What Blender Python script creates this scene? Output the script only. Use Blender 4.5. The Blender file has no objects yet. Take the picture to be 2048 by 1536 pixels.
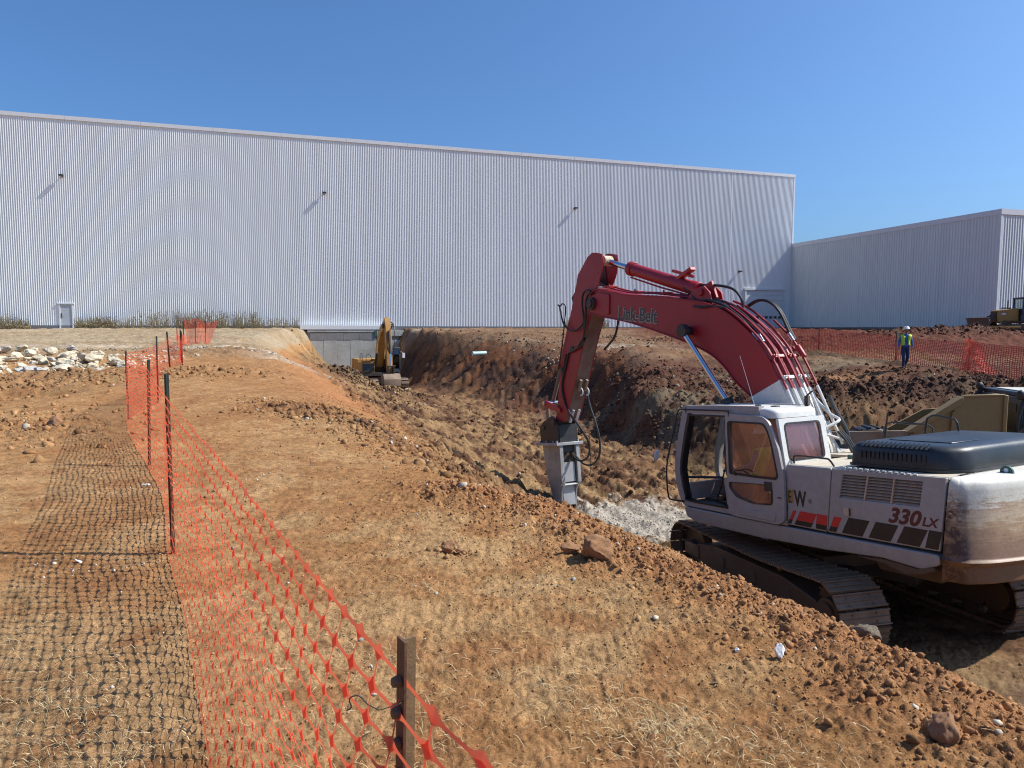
import bpy, bmesh, math, random
import numpy as np
from mathutils import Vector, Matrix, Euler
random.seed(7); RNG = np.random.default_rng(11)
scene = bpy.context.scene
rad = math.radians

# ------------------------------------------------------------------ camera
F_PX, PITCH, ROLL = 1400.0, 0.080, 0.0019
cam_d = bpy.data.cameras.new('camera'); cam = bpy.data.objects.new('camera', cam_d)
scene.collection.objects.link(cam); scene.camera = cam
cam_d.sensor_width = 36.0; cam_d.lens = F_PX / 2048 * 36.0
cam_d.clip_start = 0.05; cam_d.clip_end = 3000
_fw = Vector((0, math.cos(PITCH), -math.sin(PITCH))); _r0 = Vector((1, 0, 0)); _u0 = Vector((0, math.sin(PITCH), math.cos(PITCH)))
_rt = _r0 * math.cos(ROLL) + _u0 * math.sin(ROLL); _up = -_r0 * math.sin(ROLL) + _u0 * math.cos(ROLL)
_m = Matrix((_rt, _up, -_fw)).transposed().to_4x4(); _m.translation = (0, 0, 1.6)
cam.matrix_world = _m

# ------------------------------------------------------------------ sky and sun
SUN_EL, SUN_AZ = rad(46.6), rad(87.0)          # azimuth clockwise from +Y
world = bpy.data.worlds.new("World"); scene.world = world; world.use_nodes = True
wn = world.node_tree; wn.nodes.clear()
sky = wn.nodes.new('ShaderNodeTexSky'); sky.sky_type = 'NISHITA'; sky.sun_disc = False
sky.sun_elevation = SUN_EL; sky.sun_rotation = SUN_AZ; sky.altitude = 0
sky.air_density = 1.0; sky.dust_density = 2.6; sky.ozone_density = 7.0
bg = wn.nodes.new('ShaderNodeBackground'); bg.inputs[1].default_value = 0.094
wo = wn.nodes.new('ShaderNodeOutputWorld')
tint = wn.nodes.new('ShaderNodeMix'); tint.data_type = 'RGBA'; tint.blend_type = 'MULTIPLY'; tint.inputs[0].default_value = 1.0; tint.inputs[7].default_value = (.71, .945, 1.14, 1)
wn.links.new(sky.outputs[0], tint.inputs[6]); wn.links.new(tint.outputs[2], bg.inputs[0]); wn.links.new(bg.outputs[0], wo.inputs[0])
sl = bpy.data.lights.new('sun', 'SUN'); sl.energy = 3.9; sl.angle = rad(0.53); sl.color = (1.0, 0.95, 0.87)
sun = bpy.data.objects.new('sun', sl); scene.collection.objects.link(sun)
_sd = Vector((math.cos(SUN_EL) * math.sin(SUN_AZ), math.cos(SUN_EL) * math.cos(SUN_AZ), math.sin(SUN_EL)))
sun.rotation_euler = _sd.to_track_quat('Z', 'Y').to_euler(); sun.location = (30, 10, 40)
scene.view_settings.view_transform = 'Standard'; scene.view_settings.look = 'None'
scene.view_settings.exposure = 0.62; scene.view_settings.gamma = 1.0; scene.view_settings.use_curve_mapping = False
scene.render.engine = 'CYCLES'
scene.cycles.filter_width = 1.1; scene.cycles.max_bounces = 6; scene.cycles.transparent_max_bounces = 12

# ------------------------------------------------------------------ materials
def nt(name):
    m = bpy.data.materials.new(name); m.use_nodes = True; t = m.node_tree
    b = t.nodes['Principled BSDF']; return m, t, b
def N(t, kind, **kw):
    n = t.nodes.new(kind)
    for k, v in kw.items():
        if k.startswith('i_'):
            key = k[2:]; key = int(key) if key.isdigit() else key
            n.inputs[key].default_value = v
        else: setattr(n, k, v)
    return n
def ramp(t, stops, src):
    r = N(t, 'ShaderNodeValToRGB'); e = r.color_ramp.elements
    while len(e) < len(stops): e.new(0.5)
    for k, (p, c) in enumerate(stops): e[k].position = p; e[k].color = (*c, 1) if len(c) == 3 else c
    t.links.new(src, r.inputs[0]); return r
def paint(name, col, rough=.45, metal=0., dirt=None, dirt_amt=.35, scale=3., bump=.03, dirt_low=None, spec=.5, streak=False):
    """painted or bare surface with its own dirt, scuffs and slight relief"""
    m, t, b = nt(name)
    tc = N(t, 'ShaderNodeTexCoord'); mp = N(t, 'ShaderNodeMapping')
    t.links.new(tc.outputs['Object'], mp.inputs[0])
    if streak: mp.inputs['Scale'].default_value = (1, 1, 7)
    n1 = N(t, 'ShaderNodeTexNoise', i_Scale=scale, i_Detail=9., i_Roughness=.68)
    n2 = N(t, 'ShaderNodeTexNoise', i_Scale=scale * 9, i_Detail=6., i_Roughness=.7)
    t.links.new(mp.outputs[0], n1.inputs['Vector']); t.links.new(tc.outputs['Object'], n2.inputs['Vector'])
    dirt = dirt or (.22, .13, .08)
    f = ramp(t, [(.42, (0, 0, 0)), (.72, (1, 1, 1))], n1.outputs[0])
    mul = N(t, 'ShaderNodeMath', operation='MULTIPLY', i_1=dirt_amt); t.links.new(f.outputs[0], mul.inputs[0])
    fac = mul.outputs[0]
    if dirt_low:
        z0, z1, amt = dirt_low
        sp = N(t, 'ShaderNodeSeparateXYZ'); t.links.new(tc.outputs['Object'], sp.inputs[0])
        n3 = N(t, 'ShaderNodeTexNoise', i_Scale=4., i_Detail=8., i_Roughness=.75); t.links.new(mp.outputs[0], n3.inputs['Vector'])
        ad = N(t, 'ShaderNodeMath', operation='MULTIPLY_ADD', i_1=(z1 - z0) * 1.3, i_2=-(z1 - z0) * .65)
        t.links.new(n3.outputs[0], ad.inputs[0])
        zz = N(t, 'ShaderNodeMath', operation='ADD'); t.links.new(sp.outputs[2], zz.inputs[0]); t.links.new(ad.outputs[0], zz.inputs[1])
        mr = N(t, 'ShaderNodeMapRange', i_1=z1, i_2=z0, i_3=0., i_4=amt); t.links.new(zz.outputs[0], mr.inputs[0])
        mx = N(t, 'ShaderNodeMath', operation='MAXIMUM'); t.links.new(mul.outputs[0], mx.inputs[0]); t.links.new(mr.outputs[0], mx.inputs[1])
        fac = mx.outputs[0]
    mix = N(t, 'ShaderNodeMix', data_type='RGBA'); mix.inputs[6].default_value = (*col, 1); mix.inputs[7].default_value = (*dirt, 1)
    t.links.new(fac, mix.inputs[0])
    mb = N(t, 'ShaderNodeMix', data_type='RGBA', blend_type='MULTIPLY'); mb.inputs[0].default_value = .5
    v = ramp(t, [(.3, (.72, .72, .72)), (.7, (1.1, 1.1, 1.1))], n2.outputs[0])
    t.links.new(mix.outputs[2], mb.inputs[6]); t.links.new(v.outputs[0], mb.inputs[7])
    t.links.new(mb.outputs[2], b.inputs['Base Color'])
    rr = N(t, 'ShaderNodeMapRange', i_1=0., i_2=1., i_3=rough, i_4=min(1, rough + .35)); t.links.new(fac, rr.inputs[0])
    t.links.new(rr.outputs[0], b.inputs['Roughness'])
    b.inputs['Metallic'].default_value = metal; b.inputs['Specular IOR Level'].default_value = spec
    bp = N(t, 'ShaderNodeBump', i_Strength=.5, i_Distance=bump * .1); t.links.new(n2.outputs[0], bp.inputs['Height'])
    t.links.new(bp.outputs[0], b.inputs['Normal'])
    return m
def glass(name, tint, refl=.18, rough=.04, rcol=(1, 1, 1), film=None, amt=.0):
    m, t, b = nt(name); out = t.nodes['Material Output']
    tr = N(t, 'ShaderNodeBsdfTransparent'); tr.inputs[0].default_value = (*tint, 1)
    gl = N(t, 'ShaderNodeBsdfGlossy', i_Roughness=rough); gl.inputs[0].default_value = (*rcol, 1)
    fr = N(t, 'ShaderNodeLayerWeight', i_Blend=.5); pw = N(t, 'ShaderNodeMath', operation='POWER', i_1=4.); t.links.new(fr.outputs['Facing'], pw.inputs[0])
    ad = N(t, 'ShaderNodeMath', operation='MULTIPLY_ADD', i_1=.7, i_2=refl); t.links.new(pw.outputs[0], ad.inputs[0])
    mx = N(t, 'ShaderNodeMixShader'); t.links.new(ad.outputs[0], mx.inputs[0]); t.links.new(tr.outputs[0], mx.inputs[1]); t.links.new(gl.outputs[0], mx.inputs[2])
    if film:
        df = N(t, 'ShaderNodeBsdfDiffuse'); df.inputs[0].default_value = (*film, 1); tl = N(t, 'ShaderNodeBsdfTranslucent'); tl.inputs[0].default_value = (*film, 1); m1 = N(t, 'ShaderNodeMixShader'); m1.inputs[0].default_value = .5
        t.links.new(df.outputs[0], m1.inputs[1]); t.links.new(tl.outputs[0], m1.inputs[2]); m2 = N(t, 'ShaderNodeMixShader'); m2.inputs[0].default_value = amt
        t.links.new(mx.outputs[0], m2.inputs[1]); t.links.new(m1.outputs[0], m2.inputs[2]); mx = m2
    t.links.new(mx.outputs[0], out.inputs[0]); return m

M = {}
M['red'] = paint('red_paint', (.33, .010, .020), .42, dirt=(.16, .05, .04), dirt_amt=.30, scale=1.6)
M['red_worn'] = paint('worn_red_paint', (.15, .055, .045), .6, dirt=(.24, .20, .15), dirt_amt=1., scale=.9, streak=False)
M['white'] = paint('white_paint_shaded', (.375, .36, .355), .42, dirt=(.30, .23, .16), dirt_amt=.35, scale=1.2, dirt_low=(1.1, 1.5, .65))  # white paint darkened to carry the shade on the machine's near side
M['white_lit'] = paint('white_paint_lit', (.72, .71, .67), .4, dirt=(.48, .38, .26), dirt_amt=.25, scale=2.)  # lighter copy of the white paint, sunlight put into its colour
M['deck'] = paint('dusty_deck', (.62, .56, .44), .6, dirt=(.45, .32, .20), dirt_amt=.6, scale=2.5)
M['cw'] = paint('counterweight_paint', (.70, .68, .62), .38, dirt=(.17, .085, .045), dirt_amt=.45, scale=1.1, dirt_low=(1.50, 2.2, .93), streak=True)
def counterweight_paint():
    m, t, b = nt('muddy_counterweight'); tc = N(t, 'ShaderNodeTexCoord'); mp = N(t, 'ShaderNodeMapping'); mp.inputs['Scale'].default_value = (1.2, 1.2, 16)
    n1 = N(t, 'ShaderNodeTexNoise', i_Scale=1.6, i_Detail=8., i_Roughness=.72); n2 = N(t, 'ShaderNodeTexNoise', i_Scale=5., i_Detail=9., i_Roughness=.75); n3 = N(t, 'ShaderNodeTexNoise', i_Scale=34., i_Detail=5., i_Roughness=.7)
    t.links.new(tc.outputs['Object'], mp.inputs[0]); t.links.new(mp.outputs[0], n1.inputs['Vector']); t.links.new(tc.outputs['Object'], n2.inputs['Vector']); t.links.new(tc.outputs['Object'], n3.inputs['Vector'])
    sp = N(t, 'ShaderNodeSeparateXYZ'); t.links.new(tc.outputs['Object'], sp.inputs[0])
    z = N(t, 'ShaderNodeMath', operation='MULTIPLY_ADD', i_1=.75, i_2=-.375); t.links.new(n1.outputs[0], z.inputs[0])
    z2 = N(t, 'ShaderNodeMath', operation='ADD'); t.links.new(z.outputs[0], z2.inputs[0]); t.links.new(sp.outputs[2], z2.inputs[1])
    z4 = N(t, 'ShaderNodeMath', operation='MULTIPLY_ADD', i_1=.5); t.links.new(n2.outputs[0], z4.inputs[0]); t.links.new(z2.outputs[0], z4.inputs[2])
    mr = N(t, 'ShaderNodeMapRange', i_1=1.46, i_2=2.76, i_3=0., i_4=1.); t.links.new(z4.outputs[0], mr.inputs[0])
    c = ramp(t, [(0., (.19, .095, .05)), (.28, (.24, .135, .075)), (.46, (.38, .245, .135)), (.56, (.52, .42, .29)), (.63, (.40, .24, .14)), (.67, (.62, .58, .48)), (1., (.70, .68, .62))], mr.outputs[0])
    # the corner is scraped down to rust
    y = N(t, 'ShaderNodeMapRange', i_1=1.28, i_2=1.44, i_3=0., i_4=1.); t.links.new(sp.outputs[1], y.inputs[0])
    zz = N(t, 'ShaderNodeMapRange', i_1=2.28, i_2=2.05, i_3=0., i_4=1.); t.links.new(sp.outputs[2], zz.inputs[0])
    r2 = ramp(t, [(.44, (0, 0, 0)), (.54, (1, 1, 1))], n2.outputs[0]); a1 = N(t, 'ShaderNodeMath', operation='MULTIPLY'); a2 = N(t, 'ShaderNodeMath', operation='MULTIPLY')
    t.links.new(y.outputs[0], a1.inputs[0]); t.links.new(zz.outputs[0], a1.inputs[1]); t.links.new(a1.outputs[0], a2.inputs[0]); t.links.new(r2.outputs[0], a2.inputs[1])
    mx = N(t, 'ShaderNodeMix', data_type='RGBA'); mx.inputs[7].default_value = (.07, .035, .025, 1); t.links.new(a2.outputs[0], mx.inputs[0]); t.links.new(c.outputs[0], mx.inputs[6])
    r3 = ramp(t, [(.32, (.8, .78, .75)), (.6, (1.05, 1.05, 1.05))], n3.outputs[0]); m2 = N(t, 'ShaderNodeMix', data_type='RGBA', blend_type='MULTIPLY'); m2.inputs[0].default_value = .8
    t.links.new(mx.outputs[2], m2.inputs[6]); t.links.new(r3.outputs[0], m2.inputs[7]); t.links.new(m2.outputs[2], b.inputs['Base Color'])
    b.inputs['Roughness'].default_value = .5; bp = N(t, 'ShaderNodeBump', i_Strength=.5, i_Distance=.006); t.links.new(n2.outputs[0], bp.inputs['Height']); t.links.new(bp.outputs[0], b.inputs['Normal'])
    return m
M['cw'] = counterweight_paint()
M['black'] = paint('black_rubber', (.018, .018, .02), .45, dirt=(.10, .07, .05), dirt_amt=.3, scale=5)
M['hood'] = paint('black_hood_plastic', (.016, .019, .022), .33, dirt=(.10, .09, .08), dirt_amt=.3, scale=1.5)
M['dark'] = paint('dark_metal', (.05, .045, .042), .5, metal=.3, dirt=(.13, .08, .05), dirt_amt=.5, scale=4)
M['steel_dirty'] = paint('muddy_steel', (.12, .085, .065), .55, metal=.35, dirt=(.16, .10, .06), dirt_amt=.8, scale=3)
M['shoe'] = paint('track_steel', (.23, .145, .09), .55, metal=.1, dirt=(.17, .10, .06), dirt_amt=.7, scale=4)
M['chrome'] = paint('chrome_rod', (.65, .67, .70), .12, metal=1., dirt=(.3, .3, .3), dirt_amt=.1, scale=3)
M['silver'] = paint('breaker_silver', (.40, .41, .42), .42, metal=.25, dirt=(.20, .16, .13), dirt_amt=.6, scale=2.2)
M['decal_red'] = paint('decal_red', (.62, .03, .03), .4, dirt=(.3, .1, .06), dirt_amt=.15)
M['decal_black'] = paint('decal_black', (.014, .013, .015), .4, dirt=(.08, .07, .06), dirt_amt=.3, scale=4)
M['decal_maroon'] = paint('decal_maroon', (.10, .015, .02), .4, dirt_amt=.1)
M['decal_gold'] = paint('decal_gold', (.35, .22, .06), .4, dirt_amt=.1)
M['letter'] = paint('lettering_grey', (.035, .055, .06), .5, dirt_amt=.15)
M['letter_edge'] = paint('lettering_edge', (.38, .36, .28), .5, dirt_amt=.15)
M['grille'] = paint('grille_slats', (.58, .45, .34), .55, dirt=(.3, .22, .15), dirt_amt=.4, scale=4)
M['green'] = paint('green_lug', (.03, .12, .10), .5)
M['glass_tint'] = glass('tinted_cab_glass', (.92, .84, .82), .10, .12, (.95, .76, .72), (.55, .30, .25), .13)
M['glass_clear'] = glass('clear_glass', (.80, .84, .84), .06)
M['glass_dark'] = glass('dark_glass', (.10, .14, .16), .12)
M['mauve'] = glass('mauve_film_glass', (.84, .72, .72), .16, .2, (.85, .64, .64), (.50, .30, .29), .22)
M['yellow'] = paint('machine_yellow', (.42, .21, .035), .45, dirt=(.22, .13, .07), dirt_amt=.7, scale=1.5)
M['truck'] = paint('hauler_yellow', (.26, .17, .06), .5, dirt=(.25, .17, .09), dirt_amt=.75, scale=1.1)
M['truck_tail'] = paint('muddy_hauler_steel', (.26, .19, .13), .6, dirt=(.20, .12, .07), dirt_amt=.9, scale=1.3)
M['bluegreen'] = paint('dark_cab_paint', (.03, .05, .065), .35, dirt_amt=.2)
M['fence_post'] = paint('painted_stake', (.10, .038, .026), .55, metal=.2, dirt=(.22, .13, .06), dirt_amt=.7, scale=12)
M['post_green'] = paint('green_stake_head', (.03, .05, .045), .5, dirt_amt=.2)
M['post_lit'] = paint('worn_lit_stake_face', (.22, .14, .07), .55, metal=.05, dirt=(.12, .07, .03), dirt_amt=.9, scale=25)  # weathered stem face, with sunlight also put into its colour
M['wood'] = paint('lath_wood', (.55, .42, .22), .7)
M['concrete'] = paint('concrete', (.50, .50, .45), .85, dirt=(.22, .19, .15), dirt_amt=.55, scale=.55, bump=.2)
M['concrete_dark'] = paint('dark_concrete', (.27, .26, .25), .85, dirt=(.13, .11, .1), dirt_amt=.5, scale=.7)  # simply a darker grey than the other concrete
M['concrete_lit'] = paint('pale_concrete', (.66, .64, .58), .8, dirt=(.4, .36, .3), dirt_amt=.4, scale=.8)
M['limestone'] = paint('limestone', (.66, .59, .43), .85, dirt=(.38, .27, .16), dirt_amt=.7, scale=1.6, bump=.5)
M['limestone_grey'] = paint('grey_limestone', (.52, .50, .45), .85, dirt=(.30, .24, .18), dirt_amt=.6, scale=2., bump=.5)
M['pvc'] = paint('pale_pipe', (.50, .72, .72), .35, dirt_amt=.2)
M['litter'] = paint('white_litter', (.82, .82, .80), .6, dirt_amt=.12)
M['clod_mat'] = paint('orange_clay_clod', (.38, .20, .095), .95, dirt=(.26, .12, .06), dirt_amt=.8, scale=8, bump=.6)
M['clod_brown'] = paint('brown_torn_clod', (.22, .17, .12), .9, dirt=(.10, .06, .03), dirt_amt=.9, scale=10, bump=.6)
M['skin'] = paint('skin', (.30, .16, .11), .55, dirt_amt=.0)
M['shirt'] = paint('blue_shirt', (.03, .13, .42), .8, dirt_amt=.1, scale=8)
M['jeans'] = paint('blue_jeans', (.018, .035, .10), .85, dirt_amt=.15, scale=8)
M['vest'] = paint('lime_vest', (.55, .78, .06), .6, dirt_amt=.05)
M['vest_stripe'] = paint('silver_stripe', (.7, .68, .6), .35, dirt_amt=.05)
M['boot'] = paint('brown_boot', (.10, .055, .03), .7)
M['helmet'] = paint('white_hard_hat', (.80, .80, .79), .3, dirt_amt=.05)
M['cab_beige'] = paint('cab_trim', (.42, .38, .30), .7, dirt_amt=.2)
M['brick_red'] = paint('red_clamp_paint', (.42, .03, .035), .4, dirt_amt=.2)

# warehouse cladding: white coated steel
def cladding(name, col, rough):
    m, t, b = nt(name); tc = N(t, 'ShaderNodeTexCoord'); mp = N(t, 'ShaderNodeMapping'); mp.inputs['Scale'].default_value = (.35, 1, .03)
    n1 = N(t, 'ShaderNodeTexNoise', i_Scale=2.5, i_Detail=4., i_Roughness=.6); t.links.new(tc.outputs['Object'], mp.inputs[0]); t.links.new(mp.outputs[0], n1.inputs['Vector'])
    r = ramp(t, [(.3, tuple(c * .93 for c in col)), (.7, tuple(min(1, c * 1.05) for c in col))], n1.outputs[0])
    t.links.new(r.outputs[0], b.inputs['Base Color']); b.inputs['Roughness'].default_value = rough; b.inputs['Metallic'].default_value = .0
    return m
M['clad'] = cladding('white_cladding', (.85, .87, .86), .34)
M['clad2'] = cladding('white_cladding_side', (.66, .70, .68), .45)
M['trim'] = paint('white_trim', (.74, .75, .76), .5, dirt_amt=.08)
M['trim_dark'] = paint('grey_base_trim', (.16, .17, .18), .6)
M['door_grey'] = paint('grey_door', (.46, .49, .53), .45, dirt_amt=.08)

# ------------------------------------------------------------------ mesh builder
LINK = scene.collection
class MB:
    def __init__(s): s.v = []; s.f = []; s.m = []; s.X = Matrix()
    def add(s, vs, fs, mi=0):
        b = len(s.v); s.v += [tuple(s.X @ Vector(v)) for v in vs]
        s.f += [tuple(b + i for i in f) for f in fs]; s.m += [mi] * len(fs); return s
    def box(s, c, d, rot=None, mi=0):
        R = rot if rot is not None else Matrix.Identity(3)
        if isinstance(R, tuple): R = Euler(R).to_matrix()
        vs = [Vector(c) + R @ Vector((sx * d[0] / 2, sy * d[1] / 2, sz * d[2] / 2)) for sx in (-1, 1) for sy in (-1, 1) for sz in (-1, 1)]
        return s.add(vs, [(0, 1, 3, 2), (4, 6, 7, 5), (0, 4, 5, 1), (2, 3, 7, 6), (0, 2, 6, 4), (1, 5, 7, 3)], mi)
    def box2(s, a, b, mi=0):
        return s.box([(a[i] + b[i]) / 2 for i in range(3)], [abs(b[i] - a[i]) for i in range(3)], mi=mi)
    def prism(s, pts, y0, y1, ax='y', mi=0):
        """polygon in the plane normal to ax, extruded from y0 to y1 along it"""
        n = len(pts)
        def P(p, t):
            return (p[0], t, p[1]) if ax == 'y' else ((t, p[0], p[1]) if ax == 'x' else (p[0], p[1], t))
        vs = [P(p, y0) for p in pts] + [P(p, y1) for p in pts]
        fs = [tuple(range(n)), tuple(range(2 * n - 1, n - 1, -1))] + [(i, i + n, (i + 1) % n + n, (i + 1) % n) for i in range(n)]
        return s.add(vs, fs, mi)
    def cyl(s, p0, p1, r0, r1=None, n=16, mi=0, caps=True):
        r1 = r0 if r1 is None else r1; p0 = Vector(p0); p1 = Vector(p1); d = (p1 - p0).normalized()
        a = d.orthogonal().normalized(); b = d.cross(a)
        vs = [p + (a * math.cos(2 * math.pi * k / n) + b * math.sin(2 * math.pi * k / n)) * r for p, r in ((p0, r0), (p1, r1)) for k in range(n)]
        fs = [(k, (k + 1) % n, (k + 1) % n + n, k + n) for k in range(n)]
        if caps: fs += [tuple(range(n - 1, -1, -1)), tuple(range(n, 2 * n))]
        return s.add(vs, fs, mi)
    def tube(s, pts, r, n=8, mi=0, spline=0, closed=False):
        pts = [Vector(p) for p in pts]
        if spline: pts = catmull(pts, spline)
        rs = r if isinstance(r, (list, tuple)) else [r] * len(pts)
        if len(rs) != len(pts): rs = [rs[0] + (rs[-1] - rs[0]) * k / (len(pts) - 1) for k in range(len(pts))]
        up = None; vs = []
        for k, p in enumerate(pts):
            d = (pts[min(k + 1, len(pts) - 1)] - pts[max(k - 1, 0)]).normalized()
            if up is None: up = d.orthogonal().normalized()
            up = (up - d * up.dot(d)).normalized(); b = d.cross(up)
            vs += [p + (up * math.cos(2 * math.pi * j / n) + b * math.sin(2 * math.pi * j / n)) * rs[k] for j in range(n)]
        fs = [(k * n + j, k * n + (j + 1) % n, (k + 1) * n + (j + 1) % n, (k + 1) * n + j) for k in range(len(pts) - 1) for j in range(n)]
        fs += [tuple(range(n - 1, -1, -1)), tuple(range((len(pts) - 1) * n, len(pts) * n))]
        return s.add(vs, fs, mi)
    def sphere(s, c, r, n=10, m=7, mi=0, zmin=-1):
        c = Vector(c); r = Vector(r) if not isinstance(r, (int, float)) else Vector((r, r, r)); vs = []
        for i in range(m + 1):
            t = math.pi * i / m
            for j in range(n):
                a = 2 * math.pi * j / n; vs.append(c + Vector((r.x * math.sin(t) * math.cos(a), r.y * math.sin(t) * math.sin(a), r.z * max(zmin, math.cos(t)))))
        return s.add(vs, [(i * n + j, (i + 1) * n + j, (i + 1) * n + (j + 1) % n, i * n + (j + 1) % n) for i in range(m) for j in range(n)], mi)
    def build(s, name, mats, parent=None, bevel=0, smooth=False, label=None, cat=None, group=None, kind=None, mat4=None, seg=2):
        me = bpy.data.meshes.new(name); me.from_pydata(s.v, [], s.f)
        for m in (mats if isinstance(mats, (list, tuple)) else [mats]): me.materials.append(M[m] if isinstance(m, str) else m)
        me.polygons.foreach_set('material_index', s.m)
        bm = bmesh.new(); bm.from_mesh(me)
        if smooth is False and not bevel: pass
        else: bmesh.ops.remove_doubles(bm, verts=bm.verts, dist=1e-5)
        bmesh.ops.recalc_face_normals(bm, faces=bm.faces); bm.to_mesh(me); bm.free()
        o = bpy.data.objects.new(name, me); LINK.objects.link(o)
        if parent: o.parent = parent
        if mat4 is not None: o.matrix_local = mat4
        if bevel:
            md = o.modifiers.new('bevel', 'BEVEL'); md.width = bevel; md.segments = seg; md.limit_method = 'ANGLE'; md.angle_limit = rad(35); md.harden_normals = False
        if smooth or bevel:
            me.polygons.foreach_set('use_smooth', [True] * len(me.polygons))
            me.set_sharp_from_angle(angle=rad(40))
        tag(o, label, cat, group, kind); return o
def tag(o, label=None, cat=None, group=None, kind=None):
    if label: o['label'] = label
    if cat: o['category'] = cat
    if group: o['group'] = group
    if kind: o['kind'] = kind
    return o
def catmull(P, k):
    out = []; n = len(P)
    for i in range(n - 1):
        a, b, c, d = P[max(i - 1, 0)], P[i], P[i + 1], P[min(i + 2, n - 1)]
        for j in range(k):
            t = j / k; out.append(.5 * ((2 * b) + (c - a) * t + (2 * a - 5 * b + 4 * c - d) * t * t + (3 * b - a - 3 * c + d) * t ** 3))
    out.append(P[-1]); return out
def empty(name, loc=(0, 0, 0), rz=0, label=None, cat=None, group=None, mat4=None):
    o = bpy.data.objects.new(name, None); o.empty_display_size = .3; LINK.objects.link(o)
    if mat4 is not None: o.matrix_world = mat4
    else: o.location = loc; o.rotation_euler = (0, 0, rz)
    return tag(o, label, cat, group)
def inst(src, parent=None, mat4=None, loc=None, name=None):
    o = src.copy(); LINK.objects.link(o)
    if parent is not None: o.parent = parent
    if mat4 is not None: o.matrix_local = mat4
    if loc is not None: o.location = loc
    return o
def npmesh(name, V, Fq, mats, tri=False, col=None, smooth=True, mi=None):
    me = bpy.data.meshes.new(name); k = 3 if tri else 4
    me.vertices.add(len(V)); me.vertices.foreach_set('co', np.asarray(V, np.float32).ravel())
    n = len(Fq); me.loops.add(n * k); me.loops.foreach_set('vertex_index', np.asarray(Fq, np.int32).ravel())
    me.polygons.add(n); me.polygons.foreach_set('loop_start', np.arange(0, n * k, k, dtype=np.int32))
    if smooth: me.polygons.foreach_set('use_smooth', np.ones(n, bool))
    for m in mats: me.materials.append(M[m] if isinstance(m, str) else m)
    if mi is not None: me.polygons.foreach_set('material_index', np.asarray(mi, np.int32))
    if col is not None:
        at = me.attributes.new('tone', 'FLOAT_COLOR', 'POINT'); c4 = np.ones((len(V), 4), np.float32); c4[:, :3] = col
        at.data.foreach_set('color', c4.ravel())
    me.update(calc_edges=True); return me

# ------------------------------------------------------------------ terrain functions
def hsh(ix, iy, s):
    h = (ix.astype(np.int64) * 374761393 + iy.astype(np.int64) * 668265263 + s * 974634777) & 0x7fffffff
    h = ((h ^ (h >> 13)) * 1274126177) & 0x7fffffff
    return ((h ^ (h >> 16)) & 0xffff) / 65535.0 * 2 * np.pi
def gn(x, y, s=0):
    ix = np.floor(x); iy = np.floor(y); fx = x - ix; fy = y - iy
    u = fx * fx * fx * (fx * (fx * 6 - 15) + 10); w = fy * fy * fy * (fy * (fy * 6 - 15) + 10); r = 0
    for dx in (0, 1):
        for dy in (0, 1):
            a = hsh(ix + dx, iy + dy, s); d = np.cos(a) * (fx - dx) + np.sin(a) * (fy - dy)
            r = r + d * (u if dx else 1 - u) * (w if dy else 1 - w)
    return r * 1.5
def fbm(x, y, f, o, s=0, g=.5):
    r = 0; a = 1.
    for k in range(o): r = r + a * gn(x * f, y * f, s + k); f *= 2.03; a *= g
    return r
def billow(x, y, f, o, s=0, g=.5):
    r = 0; a = 1.
    for k in range(o): r = r + a * (np.abs(gn(x * f, y * f, s + k)) * 2 - .5); f *= 2.1; a *= g
    return r
def sst(a, b, x):
    t = np.clip((x - a) / (b - a), 0, 1); return t * t * (3 - 2 * t)
def dpoly(x, y, P):
    d = np.full(np.shape(x), 1e9)
    for (ax, ay), (bx, by) in zip(P[:-1], P[1:]):
        vx, vy = bx - ax, by - ay; t = np.clip(((x - ax) * vx + (y - ay) * vy) / (vx * vx + vy * vy), 0, 1)
        d = np.minimum(d, np.hypot(x - ax - t * vx, y - ay - t * vy))
    return d
def blob(x, y, cx, cy, rx, ry, ang=0.):
    c, s = math.cos(ang), math.sin(ang); dx = x - cx; dy = y - cy
    return np.exp(-(((dx * c + dy * s) / rx) ** 2 + ((-dx * s + dy * c) / ry) ** 2))

CREST = [(3.9, .9), (3.0, 2.0), (2.34, 3.06), (2.05, 3.7), (1.61, 4.6), (1.37, 5.1), (1.04, 6.3), (.5, 7.0), (-.3, 7.7), (-1.4, 8.65), (-2.7, 12.4), (-4.8, 17.5), (-8.3, 26.2), (-12.3, 35.5), (-15.8, 44.), (-18.6, 56.), (-20.4, 66.), (-20.6, 71)]
CREST_Z = [-.2, -.2, -.2, -.2, -.2, -.2, -.25, -.22, -.18, -.08, -.05, .1, .2, .35, .5, .9, 1.2, 1.4]
TOE = [(7.6, 1.5), (7.0, 3.2), (5.9, 5.4), (4.9, 6.9), (4.1, 7.8), (3.2, 9.2), (2.6, 10.6), (2.1, 12.2), (1.5, 14.3), (1.0, 16.4)]
TOE_Z = [-2.4, -2.4, -2.42, -2.46, -2.5, -2.62, -2.76, -2.9, -3.0, -3.05]
RCREST = [(-11.2, 72.5), (-9.4, 64), (-6.3, 57), (-2.4, 53), (.9, 49), (3.4, 44.5), (5.1, 38.5), (6.6, 33.5)]
RCREST_Z = [1.45, 1.15, 1.05, .75, .45, .2, 0., -.4]
RTOE = [(-12.2, 71), (-10.8, 62), (-7.6, 54), (-5.4, 48.5), (-3.4, 46), (-.8, 42.5), (2.1, 40), (3.9, 35), (4.4, 30), (5.0, 27.3), (6.6, 25.2), (10, 22.6), (14, 21)]
RTOE_Z = [-3.0, -2.9, -2.8, -2.75, -2.75, -2.8, -2.8, -2.8, -2.8, -2.85, -2.85, -2.85, -2.85]
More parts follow.
